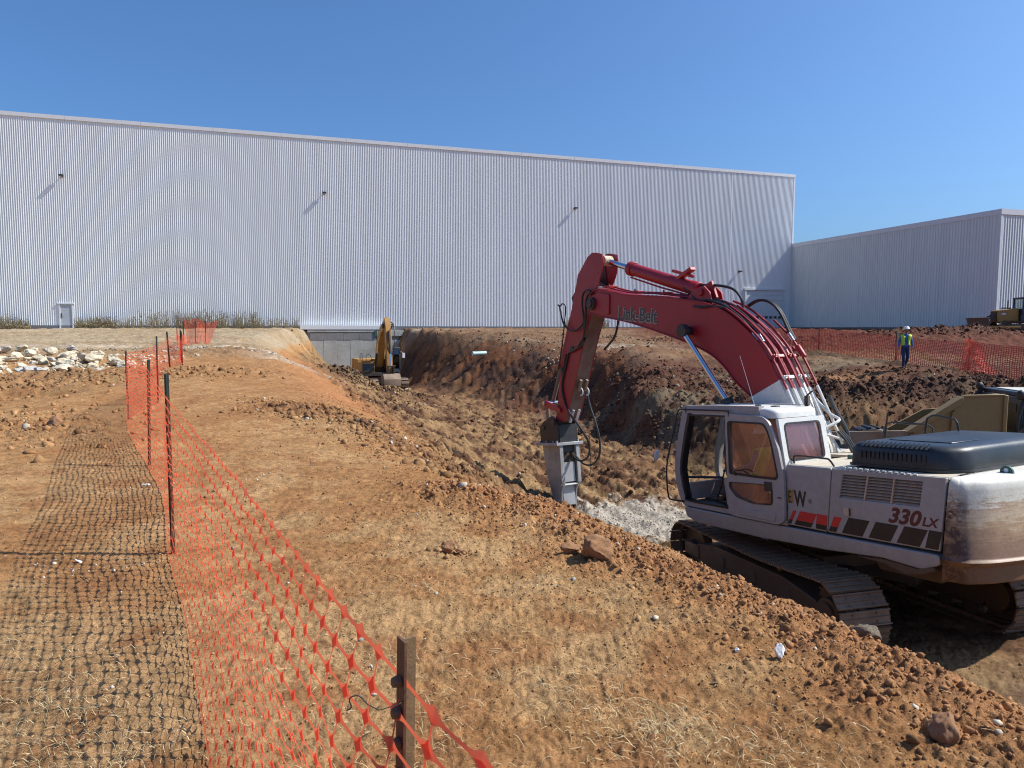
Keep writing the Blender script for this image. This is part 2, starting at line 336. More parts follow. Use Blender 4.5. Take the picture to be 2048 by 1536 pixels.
CUT = [(4.9, 31), (5.6, 27.8), (7.3, 25.9), (10.5, 23.5), (14.5, 22.2), (20, 21)]
CUT_Z = [-1.5, -1.75, -1.75, -1.7, -1.7, -1.7]
def _ctrl():
    C = []
    def line(P, Z, n=4):
        for (a, za), (b, zb) in zip(zip(P[:-1], Z[:-1]), zip(P[1:], Z[1:])):
            for k in range(n): t = k / n; C.append((a[0] + (b[0] - a[0]) * t, a[1] + (b[1] - a[1]) * t, za + (zb - za) * t))
        C.append((*P[-1], Z[-1]))
    line(CREST, CREST_Z, 3); line(TOE, TOE_Z, 3); line(RCREST, RCREST_Z, 2); line(RTOE, RTOE_Z, 3); line(CUT, CUT_Z, 3)
    C += [(0, 0, 0), (-2, 0, 0), (1.2, 1, -.05), (2.2, .2, -.12), (-1, 2, 0), (.6, 3, -.06), (-2.4, 4.8, 0), (0, 4.5, -.05), (-.5, 6, -.03), (-4.1, 7.9, 0), (-6.5, 11.7, 0), (-3.2, 10, 0), (-7.3, 14.3, .02),
          (-10.7, 21.7, .2), (-10.8, 23, .2), (-7.5, 22, .15), (-17, 35.5, .5), (-5, 3, 0), (-9, 6, 0), (-12, 12, -.05), (-15, 17.5, -.1), (-12.5, 16.5, -.15), (-16, 22, .1), (-13, 22, .15), (-18, 27, .45),
          (-20, 30, .55), (-25, 38, .7), (-17, 41, .65), (-20, 50, 1.0), (-30, 50, 1.1), (-38, 62, 1.5), (-28, 64, 1.5), (-22, 66, 1.4), (-45, 45, 1.0), (-30, 25, .3), (-22, 12, 0), (-12, 0, 0), (0, -8, 0), (-15, -10, 0), (10, -10, -.2), (-40, -30, 0), (30, -30, -.5),
          # pit and trench floor
          (5.16, 10.98, -2.72), (5.1, 8.35, -2.50), (2.94, 12.4, -2.92), (5.2, 13.6, -2.92), (7.4, 9.6, -2.50), (6.1, 6.6, -2.36), (8.5, 6, -2.3), (7, 4.6, -2.38), (9.2, 2.5, -2.4), (10, 9, -2.5), (9, 13, -2.75), (3, 15, -3.05), (3.2, 17.2, -3.12),
          (1.5, 18.4, -3.2), (5, 18, -3.05), (6, 22, -2.95), (12, 17, -2.85), (16, 15, -2.8), (12, 12, -2.7), (18, 8, -2.5), (14, 4, -2.4), (20, 16, -2.8), (2.5, 22, -3.0), (1.5, 26, -2.9), (-.5, 31, -2.8), (-3.5, 38, -2.75), (-7.5, 45.5, -2.65), (-9.5, 51, -2.65), (-12.5, 58, -2.8), (-14, 66, -3.0), (-17.5, 67, -3.0), (-17.3, 60, -2.7), (-16, 70, -3.0), (-19.2, 68, -3), (-18.5, 74, -3.0), (-14, 74, -3.0),
          # ramp from the strip into the trench
          (-1.2, 10.5, -.35), (.1, 9.3, -.75), (.9, 9.2, -1.2), (-.9, 13, -.95), (.4, 12.5, -1.7), (-1.7, 16.5, -1.25), (0, 16.5, -2.3), (-2.4, 21, -1.75), (-.6, 20.5, -2.45), (-3.3, 24.5, -1.85), (-1.2, 26, -2.5), (-4.7, 29.5, -2.15), (-7.3, 38.5, -2.45), (-11.6, 50, -2.65), (-15.2, 57, -2.8), (-3.3, 17, -.7), (-4.9, 22, -.9), (-7.0, 28, -1.1), (-10.2, 38, -1.2), (-13.8, 47, -1.2),
          # right bank and the plateau beyond
          (8.5, 35, -.4), (7.5, 30, -1.1), (11, 29, -1.05), (12, 27, -1.3), (14, 24.8, -1.5), (17, 25, -1.3), (20, 24, -1.2), (13, 33, -.45), (16.7, 30.5, -.18), (21.8, 29.7, -.35), (18.4, 33.5, .05), (16.6, 38.5, .35), (12, 40, .2), (24, 26, -.8), (28, 33, -.1),
          (7, 43, .2), (6, 50, .5), (12, 50, .55), (20, 46, .7), (0, 60, 1.05), (-5, 66, 1.35), (10, 62, 1.15), (25, 56, 1.15), (5, 75, 1.55), (20, 80, 1.6), (33, 84, 1.6), (34, 70, 1.45), (38, 60, 1.35), (30, 50, 1.1), (36, 49, 1.35), (42, 52, 1.3), (30, 42, .5), (38, 38, .3), (50, 50, 1.2), (45, 20, -.5), (50, 0, -1)]
    for a in range(24):
        t = a / 24 * 2 * math.pi; C.append((220 * math.cos(t), 220 * math.sin(t), .8 if math.sin(t) > 0 else 0))
    return np.array(C, float)
_C = _ctrl(); _c0 = .22
def _phi(r2): return np.sqrt(r2 + _c0)
_K = _phi((_C[:, None, 0] - _C[None, :, 0]) ** 2 + (_C[:, None, 1] - _C[None, :, 1]) ** 2)
_n = len(_C); _P = np.c_[np.ones(_n), _C[:, :2] / 50]
_A = np.block([[_K + 0 * np.eye(_n) * .01, _P], [_P.T, np.zeros((3, 3))]])
_w = np.linalg.lstsq(_A, np.r_[_C[:, 2], 0, 0, 0], rcond=None)[0]
def base_h(x, y):
    x = np.asarray(x, float); y = np.asarray(y, float); sh = x.shape; x = x.ravel(); y = y.ravel(); out = np.zeros(len(x))
    for a in range(0, len(x), 40000):
        xs = x[a:a + 40000]; ys = y[a:a + 40000]
        k = _phi((xs[:, None] - _C[None, :, 0]) ** 2 + (ys[:, None] - _C[None, :, 1]) ** 2)
        out[a:a + 40000] = k @ _w[:_n] + _w[_n] + _w[_n + 1] * xs / 50 + _w[_n + 2] * ys / 50
    cap = np.interp(y, [0, 20, 28, 38, 50, 62, 75], [.05, .22, .52, .7, 1.05, 1.42, 1.52])
    e = out - cap; out = cap + .5 * (e - np.sqrt(e * e + .03)) + .07 * np.exp(-np.minimum(e * e, 9) / .1)
    e = out + 3.1; out = np.where(out < -2.2, -3.1 + .5 * (e + np.sqrt(e * e + .04)), out)
    r = np.hypot(x, y); out = out + (0.3 - out) * sst(110, 200, r)
    return out.reshape(sh)
BAND = [(3.1, 1.2), (2.1, 2.75), (1.75, 3.6), (1.25, 4.6), (.75, 5.6), (.1, 6.5), (-.6, 6.75)]
def regions(x, y, b):
    """weights of the kinds of ground at a point"""
    w = {}
    wob = fbm(x, y, .35, 3, 40) * .5
    w['band'] = np.exp(-(dpoly(x, y, BAND) / (.42 + .15 * gn(x * 1.3, y * 1.3, 77))) ** 2)
    w['pit'] = sst(-.25, -.8, b + .15 * wob)
    w['rslope'] = sst(-1.2, 1.2, (x - (4.2 - (y - 28) * .36)) + wob) * sst(22, 26, y) * sst(62, 50, y) * sst(.5, -.1, b)
    w['far'] = sst(-.1, .35, b) * sst(24, 32, y)
    w['fred'] = sst(9, 14, x + wob * 4) * sst(36, 41, y + .35 * (x - 18)) * sst(95, 75, y)
    w['berm'] = np.clip(blob(x, y, -13.5, 19.5, 6.5, 1.7, .25) + .8 * blob(x, y, -14, 15.6, 2.6, 1.2) + .5 * blob(x, y, -7.5, 10.5, 1.5, 1.0) + .6 * blob(x, y, -11, 29, 3, 2.), 0, 1)
    w['heap'] = np.clip(blob(x, y, 15, 25.2, 6.5, 1.5, .05), 0, 1)
    w['spoil'] = np.clip(blob(x, y, -10.7, 45.2, 1.7, 1.4) + .25 * blob(x, y, -6.3, 44.5, 1.7, 1.0) + .6 * blob(x, y, -12.8, 55, 2.0, 3.0), 0, 1)
    w['white'] = np.clip(blob(x, y, 3.0, 16.6, 1.9, 1.9, .3) * 1.3 + .6 * blob(x, y, 1.9, 14.6, 1.0, 2.2, .3), 0, 1)
    w['dozer'] = np.clip(blob(x, y, 31, 50, 6.5, 3.0, .1), 0, 1)
    w['churn'] = np.exp(-(dpoly(x, y, [(-4.4, 12.9), (-2.8, 12.2), (-1.6, 10.6), (-.9, 9.5), (-.1, 8.5), (.4, 7.8)]) / .55) ** 2)
    w['face'] = np.exp(-(dpoly(x, y, [(-9.7, 60), (-5.8, 52.5), (-2, 49), (1.8, 44), (4.6, 37)]) / 3.4) ** 2)
    return w
def height(x, y, w=None, b=None, fine=True):
    x = np.asarray(x, float); y = np.asarray(y, float)
    if b is None: b = base_h(x, y)
    if w is None: w = regions(x, y, b)
    d = np.hypot(x, y)
    h = b + 1.0 * w['heap'] * sst(21.8, 23.6, y) + .8 * w['spoil'] + .6 * w['dozer'] + .20 * w['berm'] + .07 * w['band'] - .55 * blob(x, y, -12.6, 16.6, 1.5, .8)
    amp = .012 + .09 * w['churn'] + .14 * w['pit'] + .045 * w['rslope'] + .055 * w['band'] + .14 * w['berm'] + .07 * w['heap'] + .16 * w['spoil'] + .2 * w['dozer'] + .06 * w['far'] + .05 * w['fred']
    flat = np.exp(-(((x - 5.2) / 4.2) ** 2 + ((y - 9.6) / 4.2) ** 2) ** 2); near = sst(7.5, 5.5, np.hypot(x - 7, y - 6.5))
    amp = amp * (1 - .75 * flat) * (1 - .45 * near) * (1 - .7 * np.clip(w['white'], 0, 1))
    lump = billow(x, y, 1.1, 3, 3, .55); mid = billow(x, y, 5., 3, 9, .55)
    h = h + amp * lump * .8 + np.minimum(amp, .08) * mid * .48
    h = h + .035 * fbm(x, y, .45, 3, 60) * (1 + 2 * sst(12, 30, d))
    rut = np.sin((x * .93 + y * .36) * 2 * np.pi / .62 + 2.2 * gn(x * .4, y * .4, 88)) * (.5 + .5 * gn(x * .25, y * .25, 89))
    h = h + .085 * rut * w['pit'] * sst(9, 13, y) * sst(45, 30, y) * (1 - w['rslope'])
    gul = np.sin((x * .42 + y * -.9) * 2 * np.pi / 1.9 + 3 * gn(x * .2, y * .2, 90))
    h = h + .16 * gul * w['face']
    if fine:
        h = h + (.009 * (1 - .5 * sst(-.9, -1.5, x)) + .022 * np.clip(amp / .1, 0, 1)) * billow(x, y, 15., 2, 21, .5) * sst(40, 8, d)
    return h
def gz(x, y): return float(height(np.array([x]), np.array([y]))[0])
# ------------------------------------------------------------------ ground sheet
def tone(x, y, b, w, h):
    def C(*c): return np.array(c, float)[None, :]
    def mix(a, c, t): return a + (c - a) * np.clip(t, 0, 1)[:, None]
    n1 = fbm(x, y, .5, 4, 101); n2 = fbm(x, y, 2.2, 4, 111); n3 = fbm(x, y, 9., 3, 121)
    col = np.broadcast_to(C(.36, .195, .083), (len(x), 3)).copy()
    col = mix(col, C(.435, .265, .125), .5 + n1 * .6 + n2 * .5)
    straw = sst(.05, .55, n1 + .8 * n2 + .25) * sst(11, 5, np.hypot(x + .5, y)) * (1 - w['band']) * sst(.9, .2, w['pit'])
    col = mix(col, C(.46, .33, .175), straw * .35)
    col = mix(col, C(.34, .175, .08), sst(.1, .7, -n2 - .3 * n3) * .6)
    col = mix(col, C(.38, .185, .085), w['band'] * .75)
    col = mix(col, C(.21, .115, .062), w['churn'] * (.7 + .6 * n2))
    # orange cut slope below the strip
    sl = sst(-.05, -.35, b) * sst(.3, -1.5, x + .28 * (y - 9)) * sst(9, 12, y)
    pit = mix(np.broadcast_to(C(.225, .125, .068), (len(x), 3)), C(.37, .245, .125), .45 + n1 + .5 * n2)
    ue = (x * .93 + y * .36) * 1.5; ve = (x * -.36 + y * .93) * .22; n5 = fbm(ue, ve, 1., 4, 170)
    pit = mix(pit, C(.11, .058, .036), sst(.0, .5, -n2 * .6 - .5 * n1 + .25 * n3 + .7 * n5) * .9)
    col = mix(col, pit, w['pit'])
    orange = np.exp(-(dpoly(x, y, [(-3.4, 15), (-4.7, 19), (-7.6, 27.5), (-11.0, 37), (-14.6, 47)]) / 1.5) ** 2)
    col = mix(col, C(.40, .19, .085), orange * (.85 + n2 * .3))
    rs = mix(np.broadcast_to(C(.165, .092, .058), (len(x), 3)), C(.095, .045, .032), .5 + 1.1 * n1 + .4 * n2)
    rs = mix(rs, C(.21, .165, .11), sst(.1, .6, fbm(x, y, .22, 3, 140) + .4 * n2))
    col = mix(col, rs, w['rslope'])
    far = mix(np.broadcast_to(C(.33, .25, .155), (len(x), 3)), C(.40, .33, .23), .5 + fbm(x * .25, y, .35, 4, 150))
    far = mix(far, C(.20, .120, .072), sst(-13.5, -9.5, x) * (.95 + .4 * n1))
    col = mix(col, far, w['far'])
    band = np.exp(-(dpoly(x, y, [(-26, 36), (-14, 34.5), (-10.5, 33.0)]) / 1.6) ** 2) + np.exp(-(dpoly(x, y, [(-15, 36), (-10.5, 33), (-9.5, 28)]) / 1.0) ** 2)
    col = mix(col, C(.50, .43, .33), band * .75)
    gravel = blob(x, y, 6.2, 44.5, 3.0, 1.6, -.3) + blob(x, y, 11, 47, 5, .9) + .8 * blob(x, y, -8, 64, 5, 1.8)
    col = mix(col, C(.42, .39, .33), np.clip(gravel, 0, 1) * (.55 + .5 * n2))
    col = mix(col, C(.135, .05, .032), w['fred'] * .92)
    col = mix(col, C(.11, .06, .045), w['dozer'] * .9)
    col = mix(col, C(.105, .06, .045), w['heap'] * .85)
    col = mix(col, C(.16, .12, .08), w['spoil'] * .7)
    col = mix(col, C(.26, .155, .085), w['berm'] * .6)
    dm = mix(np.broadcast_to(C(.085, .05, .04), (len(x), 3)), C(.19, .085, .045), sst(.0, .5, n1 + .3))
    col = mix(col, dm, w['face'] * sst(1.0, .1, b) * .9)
    col = mix(col, C(.40, .22, .11), blob(x, y, 13.2, 30.2, 3.2, .8, .15) * .8)
    col = mix(col, C(.52, .48, .41), sst(.35, .7, w['white'] + .45 * n2 + .3 * n3) * sst(.08, .3, w['white']))
    # pale scraped clay by the machine
    sc = blob(x, y, 7, 6.4, 3.5, 1.8); col = mix(col, C(.30, .215, .135), sc * .8)
    sc2 = blob(x, y, 5.0, 6.0, 2.6, .38, -.55); col = mix(col, C(.42, .255, .115), sc2 * .8)
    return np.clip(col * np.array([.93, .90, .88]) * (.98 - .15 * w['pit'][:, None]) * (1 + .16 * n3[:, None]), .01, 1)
def ground_material():
    m, t, b = nt('site_soil')
    at = N(t, 'ShaderNodeAttribute', attribute_name='tone'); tc = N(t, 'ShaderNodeTexCoord')
    n1 = N(t, 'ShaderNodeTexNoise', i_Scale=14., i_Detail=10., i_Roughness=.75); n2 = N(t, 'ShaderNodeTexNoise', i_Scale=90., i_Detail=6., i_Roughness=.7)
    vo = N(t, 'ShaderNodeTexVoronoi', i_Scale=34.); n4 = N(t, 'ShaderNodeTexNoise', i_Scale=3.2, i_Detail=7., i_Roughness=.7)
    for n in (n1, n2, vo, n4): t.links.new(tc.outputs['Object'], n.inputs['Vector'])
    r1 = ramp(t, [(.30, (.50, .46, .42)), (.5, (1, 1, 1)), (.70, (1.40, 1.36, 1.28))], n1.outputs[0])
    r2 = ramp(t, [(.32, (.62, .60, .58)), (.68, (1.3, 1.3, 1.28))], n2.outputs[0])
    r4 = ramp(t, [(.35, (.86, .82, .78)), (.65, (1.10, 1.10, 1.10))], n4.outputs[0])
    cur = at.outputs['Color']
    for r in (r1, r2, r4):
        mx = N(t, 'ShaderNodeMix', data_type='RGBA', blend_type='MULTIPLY'); mx.inputs[0].default_value = 1.
        t.links.new(cur, mx.inputs[6]); t.links.new(r.outputs[0], mx.inputs[7]); cur = mx.outputs[2]
    # scattered pale grit
    rv = ramp(t, [(.0, (1, 1, 1)), (.085, (0, 0, 0))], vo.outputs['Distance'])
    gm = N(t, 'ShaderNodeMath', operation='MULTIPLY', i_1=.55); t.links.new(rv.outputs[0], gm.inputs[0])
    mg = N(t, 'ShaderNodeMix', data_type='RGBA'); mg.inputs[7].default_value = (.55, .47, .36, 1)
    t.links.new(gm.outputs[0], mg.inputs[0]); t.links.new(cur, mg.inputs[6])
    t.links.new(mg.outputs[2], b.inputs['Base Color']); b.inputs['Roughness'].default_value = .97; b.inputs['Specular IOR Level'].default_value = .12
    ad = N(t, 'ShaderNodeMath', operation='ADD'); t.links.new(n1.outputs[0], ad.inputs[0])
    m2 = N(t, 'ShaderNodeMath', operation='MULTIPLY', i_1=.35); t.links.new(n2.outputs[0], m2.inputs[0]); t.links.new(m2.outputs[0], ad.inputs[1])
    bp = N(t, 'ShaderNodeBump', i_Strength=1., i_Distance=.026); t.links.new(ad.outputs[0], bp.inputs['Height']); t.links.new(bp.outputs[0], b.inputs['Normal'])
    return m
M['soil'] = ground_material()
def make_ground():
    ang = np.r_[np.linspace(-41, 41, 720), np.linspace(41, 319, 72)[1:-1]]; ang = np.radians(ang)
    r = np.r_[np.linspace(.02, 1.3, 10)[:-1], np.geomspace(1.3, 110, 980), np.geomspace(110, 1400, 14)[1:]]
    A, Rr = np.meshgrid(ang, r); X = (np.sin(A) * Rr).ravel(); Y = (np.cos(A) * Rr).ravel()
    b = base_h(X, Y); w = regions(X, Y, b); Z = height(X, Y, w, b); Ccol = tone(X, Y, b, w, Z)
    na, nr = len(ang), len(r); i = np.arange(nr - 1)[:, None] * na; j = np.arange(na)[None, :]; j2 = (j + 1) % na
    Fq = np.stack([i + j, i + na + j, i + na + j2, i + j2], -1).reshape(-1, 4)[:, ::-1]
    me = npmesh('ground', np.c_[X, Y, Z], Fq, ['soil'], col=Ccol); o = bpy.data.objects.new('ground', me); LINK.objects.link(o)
    return tag(o, kind='structure')
make_ground()

# ------------------------------------------------------------------ loose clods, stones, straw
_t = (1 + 5 ** .5) / 2
ICO_V = np.array([(-1, _t, 0), (1, _t, 0), (-1, -_t, 0), (1, -_t, 0), (0, -1, _t), (0, 1, _t), (0, -1, -_t), (0, 1, -_t), (_t, 0, -1), (_t, 0, 1), (-_t, 0, -1), (-_t, 0, 1)]) / math.hypot(1, _t)
ICO_F = np.array([(0, 11, 5), (0, 5, 1), (0, 1, 7), (0, 7, 10), (0, 10, 11), (1, 5, 9), (5, 11, 4), (11, 10, 2), (10, 7, 6), (7, 1, 8), (3, 9, 4), (3, 4, 2), (3, 2, 6), (3, 6, 8), (3, 8, 9), (4, 9, 5), (2, 4, 11), (6, 2, 10), (8, 6, 7), (9, 8, 1)])
def scatter(name, P, size, colf, mats, flat=.7, sink=.25, jit=.32):
    n = len(P); z = height(P[:, 0], P[:, 1])
    V = ICO_V[None] * (1 + RNG.uniform(-jit, jit, (n, 12, 1))) + RNG.uniform(-.28, .28, (n, 12, 3))
    q0 = RNG.normal(size=(n, 4)); q0 /= np.linalg.norm(q0, axis=1)[:, None]; a, bb, c, d = q0.T
    R0 = np.stack([1 - 2 * (c * c + d * d), 2 * (bb * c - a * d), 2 * (bb * d + a * c), 2 * (bb * c + a * d), 1 - 2 * (bb * bb + d * d), 2 * (c * d - a * bb), 2 * (bb * d - a * c), 2 * (c * d + a * bb), 1 - 2 * (bb * bb + c * c)], -1).reshape(n, 3, 3)
    V = np.einsum('nij,nkj->nki', R0, V); V = V * (.85 / (np.abs(V).max(-1, keepdims=True) + .15)) ** .75
    V = V * RNG.uniform(.55, 1.15, (n, 1, 3)) * np.array([1, 1, flat])[None, None]
    q = RNG.normal(size=(n, 4)); q[:, 1:3] *= .6; q /= np.linalg.norm(q, axis=1)[:, None]
    a, bb, c, d = q.T
    R = np.stack([1 - 2 * (c * c + d * d), 2 * (bb * c - a * d), 2 * (bb * d + a * c), 2 * (bb * c + a * d), 1 - 2 * (bb * bb + d * d), 2 * (c * d - a * bb), 2 * (bb * d - a * c), 2 * (c * d + a * bb), 1 - 2 * (bb * bb + c * c)], -1).reshape(n, 3, 3)
    V = np.einsum('nij,nkj->nki', R, V) * size[:, None, None]
    V += np.stack([P[:, 0], P[:, 1], z + size * (flat * .5 - sink)], -1)[:, None]
    Fq = (ICO_F[None] + 12 * np.arange(n)[:, None, None]).reshape(-1, 3)
    col = np.repeat(colf(P, n), 12, 0)
    me = npmesh(name, V.reshape(-1, 3), Fq, mats, tri=True, col=col, smooth=False); o = bpy.data.objects.new(name, me); LINK.objects.link(o)
    return tag(o, kind='stuff')
def soilcol(P, n):
    b = base_h(P[:, 0], P[:, 1]); w = regions(P[:, 0], P[:, 1], b)
    c = tone(P[:, 0], P[:, 1], b, w, b) * RNG.uniform(.6, 1.25, (n, 1))
    pale = RNG.random(n) < .02; c[pale] = np.array([.55, .48, .37]) * RNG.uniform(.7, 1.15, (pale.sum(), 1)); return c
def stone_material():
    m, t, b = nt('loose_soil_clods'); at = N(t, 'ShaderNodeAttribute', attribute_name='tone'); tc = N(t, 'ShaderNodeTexCoord')
    n1 = N(t, 'ShaderNodeTexNoise', i_Scale=60., i_Detail=6., i_Roughness=.7); t.links.new(tc.outputs['Object'], n1.inputs['Vector'])
    r1 = ramp(t, [(.3, (.68, .66, .64)), (.7, (1.2, 1.2, 1.2))], n1.outputs[0])
    mx = N(t, 'ShaderNodeMix', data_type='RGBA', blend_type='MULTIPLY'); mx.inputs[0].default_value = 1.
    t.links.new(at.outputs['Color'], mx.inputs[6]); t.links.new(r1.outputs[0], mx.inputs[7]); t.links.new(mx.outputs[2], b.inputs['Base Color'])
    b.inputs['Roughness'].default_value = .95; b.inputs['Specular IOR Level'].default_value = .15
    bp = N(t, 'ShaderNodeBump', i_Strength=.6, i_Distance=.006); t.links.new(n1.outputs[0], bp.inputs['Height']); t.links.new(bp.outputs[0], b.inputs['Normal'])
    return m
M['clods'] = stone_material()
def along(P, n, wid):
    P = np.array(P, float); seg = np.hypot(*np.diff(P, axis=0).T); cum = np.r_[0, np.cumsum(seg)]; t = RNG.random(n) * cum[-1]
    k = np.clip(np.searchsorted(cum, t) - 1, 0, len(seg) - 1); f = (t - cum[k]) / seg[k]; Q = P[k] + (P[k + 1] - P[k]) * f[:, None]
    return Q + RNG.normal(size=(n, 2)) * np.array(wid)
def polar(n, a0, a1, r0, r1, pw=1.):
    a = np.radians(RNG.uniform(a0, a1, n)); r = r0 * (r1 / r0) ** (RNG.random(n) ** pw); return np.c_[np.sin(a) * r, np.cos(a) * r]
def lsize(n, a, b, k=2.5): return a * (b / a) ** (RNG.random(n) ** k)
Pn = along(BAND, 16000, .36)
scatter('band_clods', Pn, lsize(16000, .004, .030, 3.0), soilcol, ['clods'])
Pa = np.r_[along([(2.6, 2.4), (1.9, 4.2), (1.2, 5.9), (.2, 7.1), (-1.2, 8.3), (-2.4, 11), (-4, 15.5)], 4500, .45), polar(12000, -38, 38, 1.8, 12), along([(-.8, 6.5), (-2.2, 9.5), (-4.5, 14)], 1500, .5)]
scatter('pebbles', Pa, lsize(len(Pa), .002, .015, 3.4) * np.clip(np.hypot(Pa[:, 0], Pa[:, 1]) / 5, .8, 2.2), soilcol, ['clods'])
Pf = np.r_[polar(15000, -38, 38, 1.5, 6.5), along([(-.2, 3.2), (.9, 3.0), (.2, 5.2), (-1.2, 6.5)], 5000, .7)]
scatter('grit', Pf, lsize(len(Pf), .0015, .0075, 2.2) * np.clip(np.hypot(Pf[:, 0], Pf[:, 1]) / 3, .8, 1.6), lambda P, n: soilcol(P, n) * RNG.choice([.45, .8, 1.15], (n, 1)), ['clods'], sink=.1)
# clumps dropped on the strip
Pc = np.r_[along([(-.75, 6.75), (-.1, 6.6)], 350, .16), along([(-2.9, 12.2), (-1.9, 10.5)], 300, .45), along([(-5.6, 14.2), (-3.2, 12.6)], 380, .22), along([(-.52, 4.95), (-.3, 4.9)], 60, .07), along([(-8.2, 11.2), (-6.8, 10.0)], 300, .35)]
scatter('dropped_clumps', Pc, lsize(len(Pc), .010, .055, 2.2), soilcol, ['clods'])
Pk = along([(-4.4, 12.9), (-2.8, 12.2), (-1.6, 10.6), (-.9, 9.5), (-.1, 8.5), (.4, 7.8)], 4200, .5)
scatter('churned_clods', Pk, lsize(len(Pk), .008, .10, 3.), soilcol, ['clods'])
Pp = np.r_[polar(13000, -14, 20, 9.5, 46, .8), along([(-2.2, 11.5), (-3.4, 20), (-6, 34), (-9, 45)], 2500, 1.0)]
bb = base_h(Pp[:, 0], Pp[:, 1]); Pp = Pp[bb < -.35]
scatter('pit_clods', Pp, lsize(len(Pp), .010, .085, 4.) * np.clip(np.hypot(Pp[:, 0], Pp[:, 1]) / 18, .6, 1.9), soilcol, ['clods'])
Pr = np.r_[along([(4.5, 34), (7, 30), (11, 28.5), (17, 27)], 5000, 2.4), along([(9, 24.4), (15, 25.2), (22, 25.5)], 4200, .8), along([(5, 27.6), (7.5, 25.7), (11, 23.6)], 900, .35), along([(14, 30.5), (20, 28.5)], 900, 1.0), along(RCREST[2:], 1800, 1.4)]
scatter('bank_clods', Pr, lsize(len(Pr), .022, .15, 3.2), soilcol, ['clods'])
Pl = np.r_[along([(-19, 19), (-13.5, 18.8), (-8, 20)], 2600, (1.0, .9)), along([(-15, 15.2), (-12.3, 15.0)], 700, .6), along([(-24, 31), (-16, 30), (-10.5, 31.5)], 1600, (1, .8)), along([(-11, 14), (-6, 9)], 900, 1.2)]
scatter('berm_clods', Pl, lsize(len(Pl), .015, .11, 3.0), soilcol, ['clods'])
Pd = np.r_[along([(26, 49), (37, 50.5)], 1500, (2, 1.3)), along([(3, 55), (12, 52), (20, 47)], 900, 2.2), along([(-19, 66), (-9, 66.5)], 700, 1.2)]
scatter('far_clods', Pd, lsize(len(Pd), .05, .20, 2.6), soilcol, ['clods'])
Ps = np.r_[along([(-10.2, 44.6), (-6.7, 44.6)], 1500, (1.2, .6)), along([(-13, 53), (-12.8, 57)], 600, .9)]
scatter('spoil_heap_clods', Ps, lsize(len(Ps), .04, .20, 2.4), soilcol, ['clods'])
def whitecol(P, n): return np.array([.54, .51, .44])[None] * RNG.uniform(.45, 1.2, (n, 1))
Pw = np.r_[np.c_[RNG.normal(3.0, 1.5, 3200), RNG.normal(16.2, 1.4, 3200)], along([(1.6, 13.2), (2.4, 15.6)], 1200, .5)]
scatter('crushed_white_rock', Pw, lsize(len(Pw), .006, .038, 2.6), whitecol, ['clods'])
def gravcol(P, n): return np.array([.44, .41, .35])[None] * RNG.uniform(.5, 1.4, (n, 1))
Pg = np.r_[np.c_[RNG.normal(6.2, 1.9, 1300), RNG.normal(43.5, 1.1, 1300)], along([(-14, 34), (-10.5, 33.2), (-9.5, 30)], 500, .9), np.c_[RNG.normal(-14, 1.5, 500), RNG.normal(31.5, 1.0, 500)]]
scatter('gravel', Pg, lsize(len(Pg), .02, .12, 2.8), gravcol, ['clods'])
# white chips lying on the strip near the camera
Pq = np.r_[np.c_[RNG.normal(-2.95, .25, 45), RNG.normal(4.55, .10, 45)], np.c_[RNG.normal(-3.7, .15, 22), RNG.normal(6.9, .15, 22)], polar(60, -35, 15, 3, 9), np.c_[RNG.normal(-2.6, .2, 40), RNG.normal(7.4, .25, 40)]]
scatter('white_chips', Pq, lsize(len(Pq), .006, .022, 2.2), whitecol, ['clods'])

# straw: dry blades lying and curling over the soil
def straw(name, P, L, up, mat, wd=.0010):
    n = len(P); z = height(P[:, 0], P[:, 1]); a = RNG.uniform(0, 2 * np.pi, n); bend = RNG.uniform(-.7, .7, n)
    seg = 4; V = np.zeros((n, seg + 1, 2, 3))
    for k in range(seg + 1):
        t = k / seg; ang = a + bend * t; px = P[:, 0] + np.cos(a + bend * t * .5) * L * t; py = P[:, 1] + np.sin(a + bend * t * .5) * L * t
        pz = z + .004 + L * up * np.sin(t * np.pi * RNG.uniform(.45, 1., n)) * 1.0
        nx, ny = -np.sin(ang), np.cos(ang); wk = wd * (1 - .6 * t) * RNG.uniform(.8, 1.3, n)
        V[:, k, 0] = np.stack([px + nx * wk, py + ny * wk, pz], -1); V[:, k, 1] = np.stack([px - nx * wk, py - ny * wk, pz + wk * .6], -1)
    base = (np.arange(n) * (seg + 1) * 2)[:, None, None]; k = np.arange(seg)[None, :, None] * 2
    Fq = (base + k + np.array([0, 1, 3, 2])[None, None, :]).reshape(-1, 4)
    col = np.repeat(np.array([.52, .41, .22])[None] * RNG.uniform(.6, 1.3, (n, 1)), (seg + 1) * 2, 0)
    me = npmesh(name, V.reshape(-1, 3), Fq, [mat], col=col); o = bpy.data.objects.new(name, me); LINK.objects.link(o); return tag(o, kind='stuff')
m, t, b = nt('dry_straw'); at = N(t, 'ShaderNodeAttribute', attribute_name='tone'); t.links.new(at.outputs['Color'], b.inputs['Base Color']); b.inputs['Roughness'].default_value = .7; M['straw'] = m
def clumps(cs):
    out = []
    for (cx, cy, n, s) in cs: out.append(np.c_[RNG.normal(cx, s, n), RNG.normal(cy, s * .8, n)])
    return np.concatenate(out)
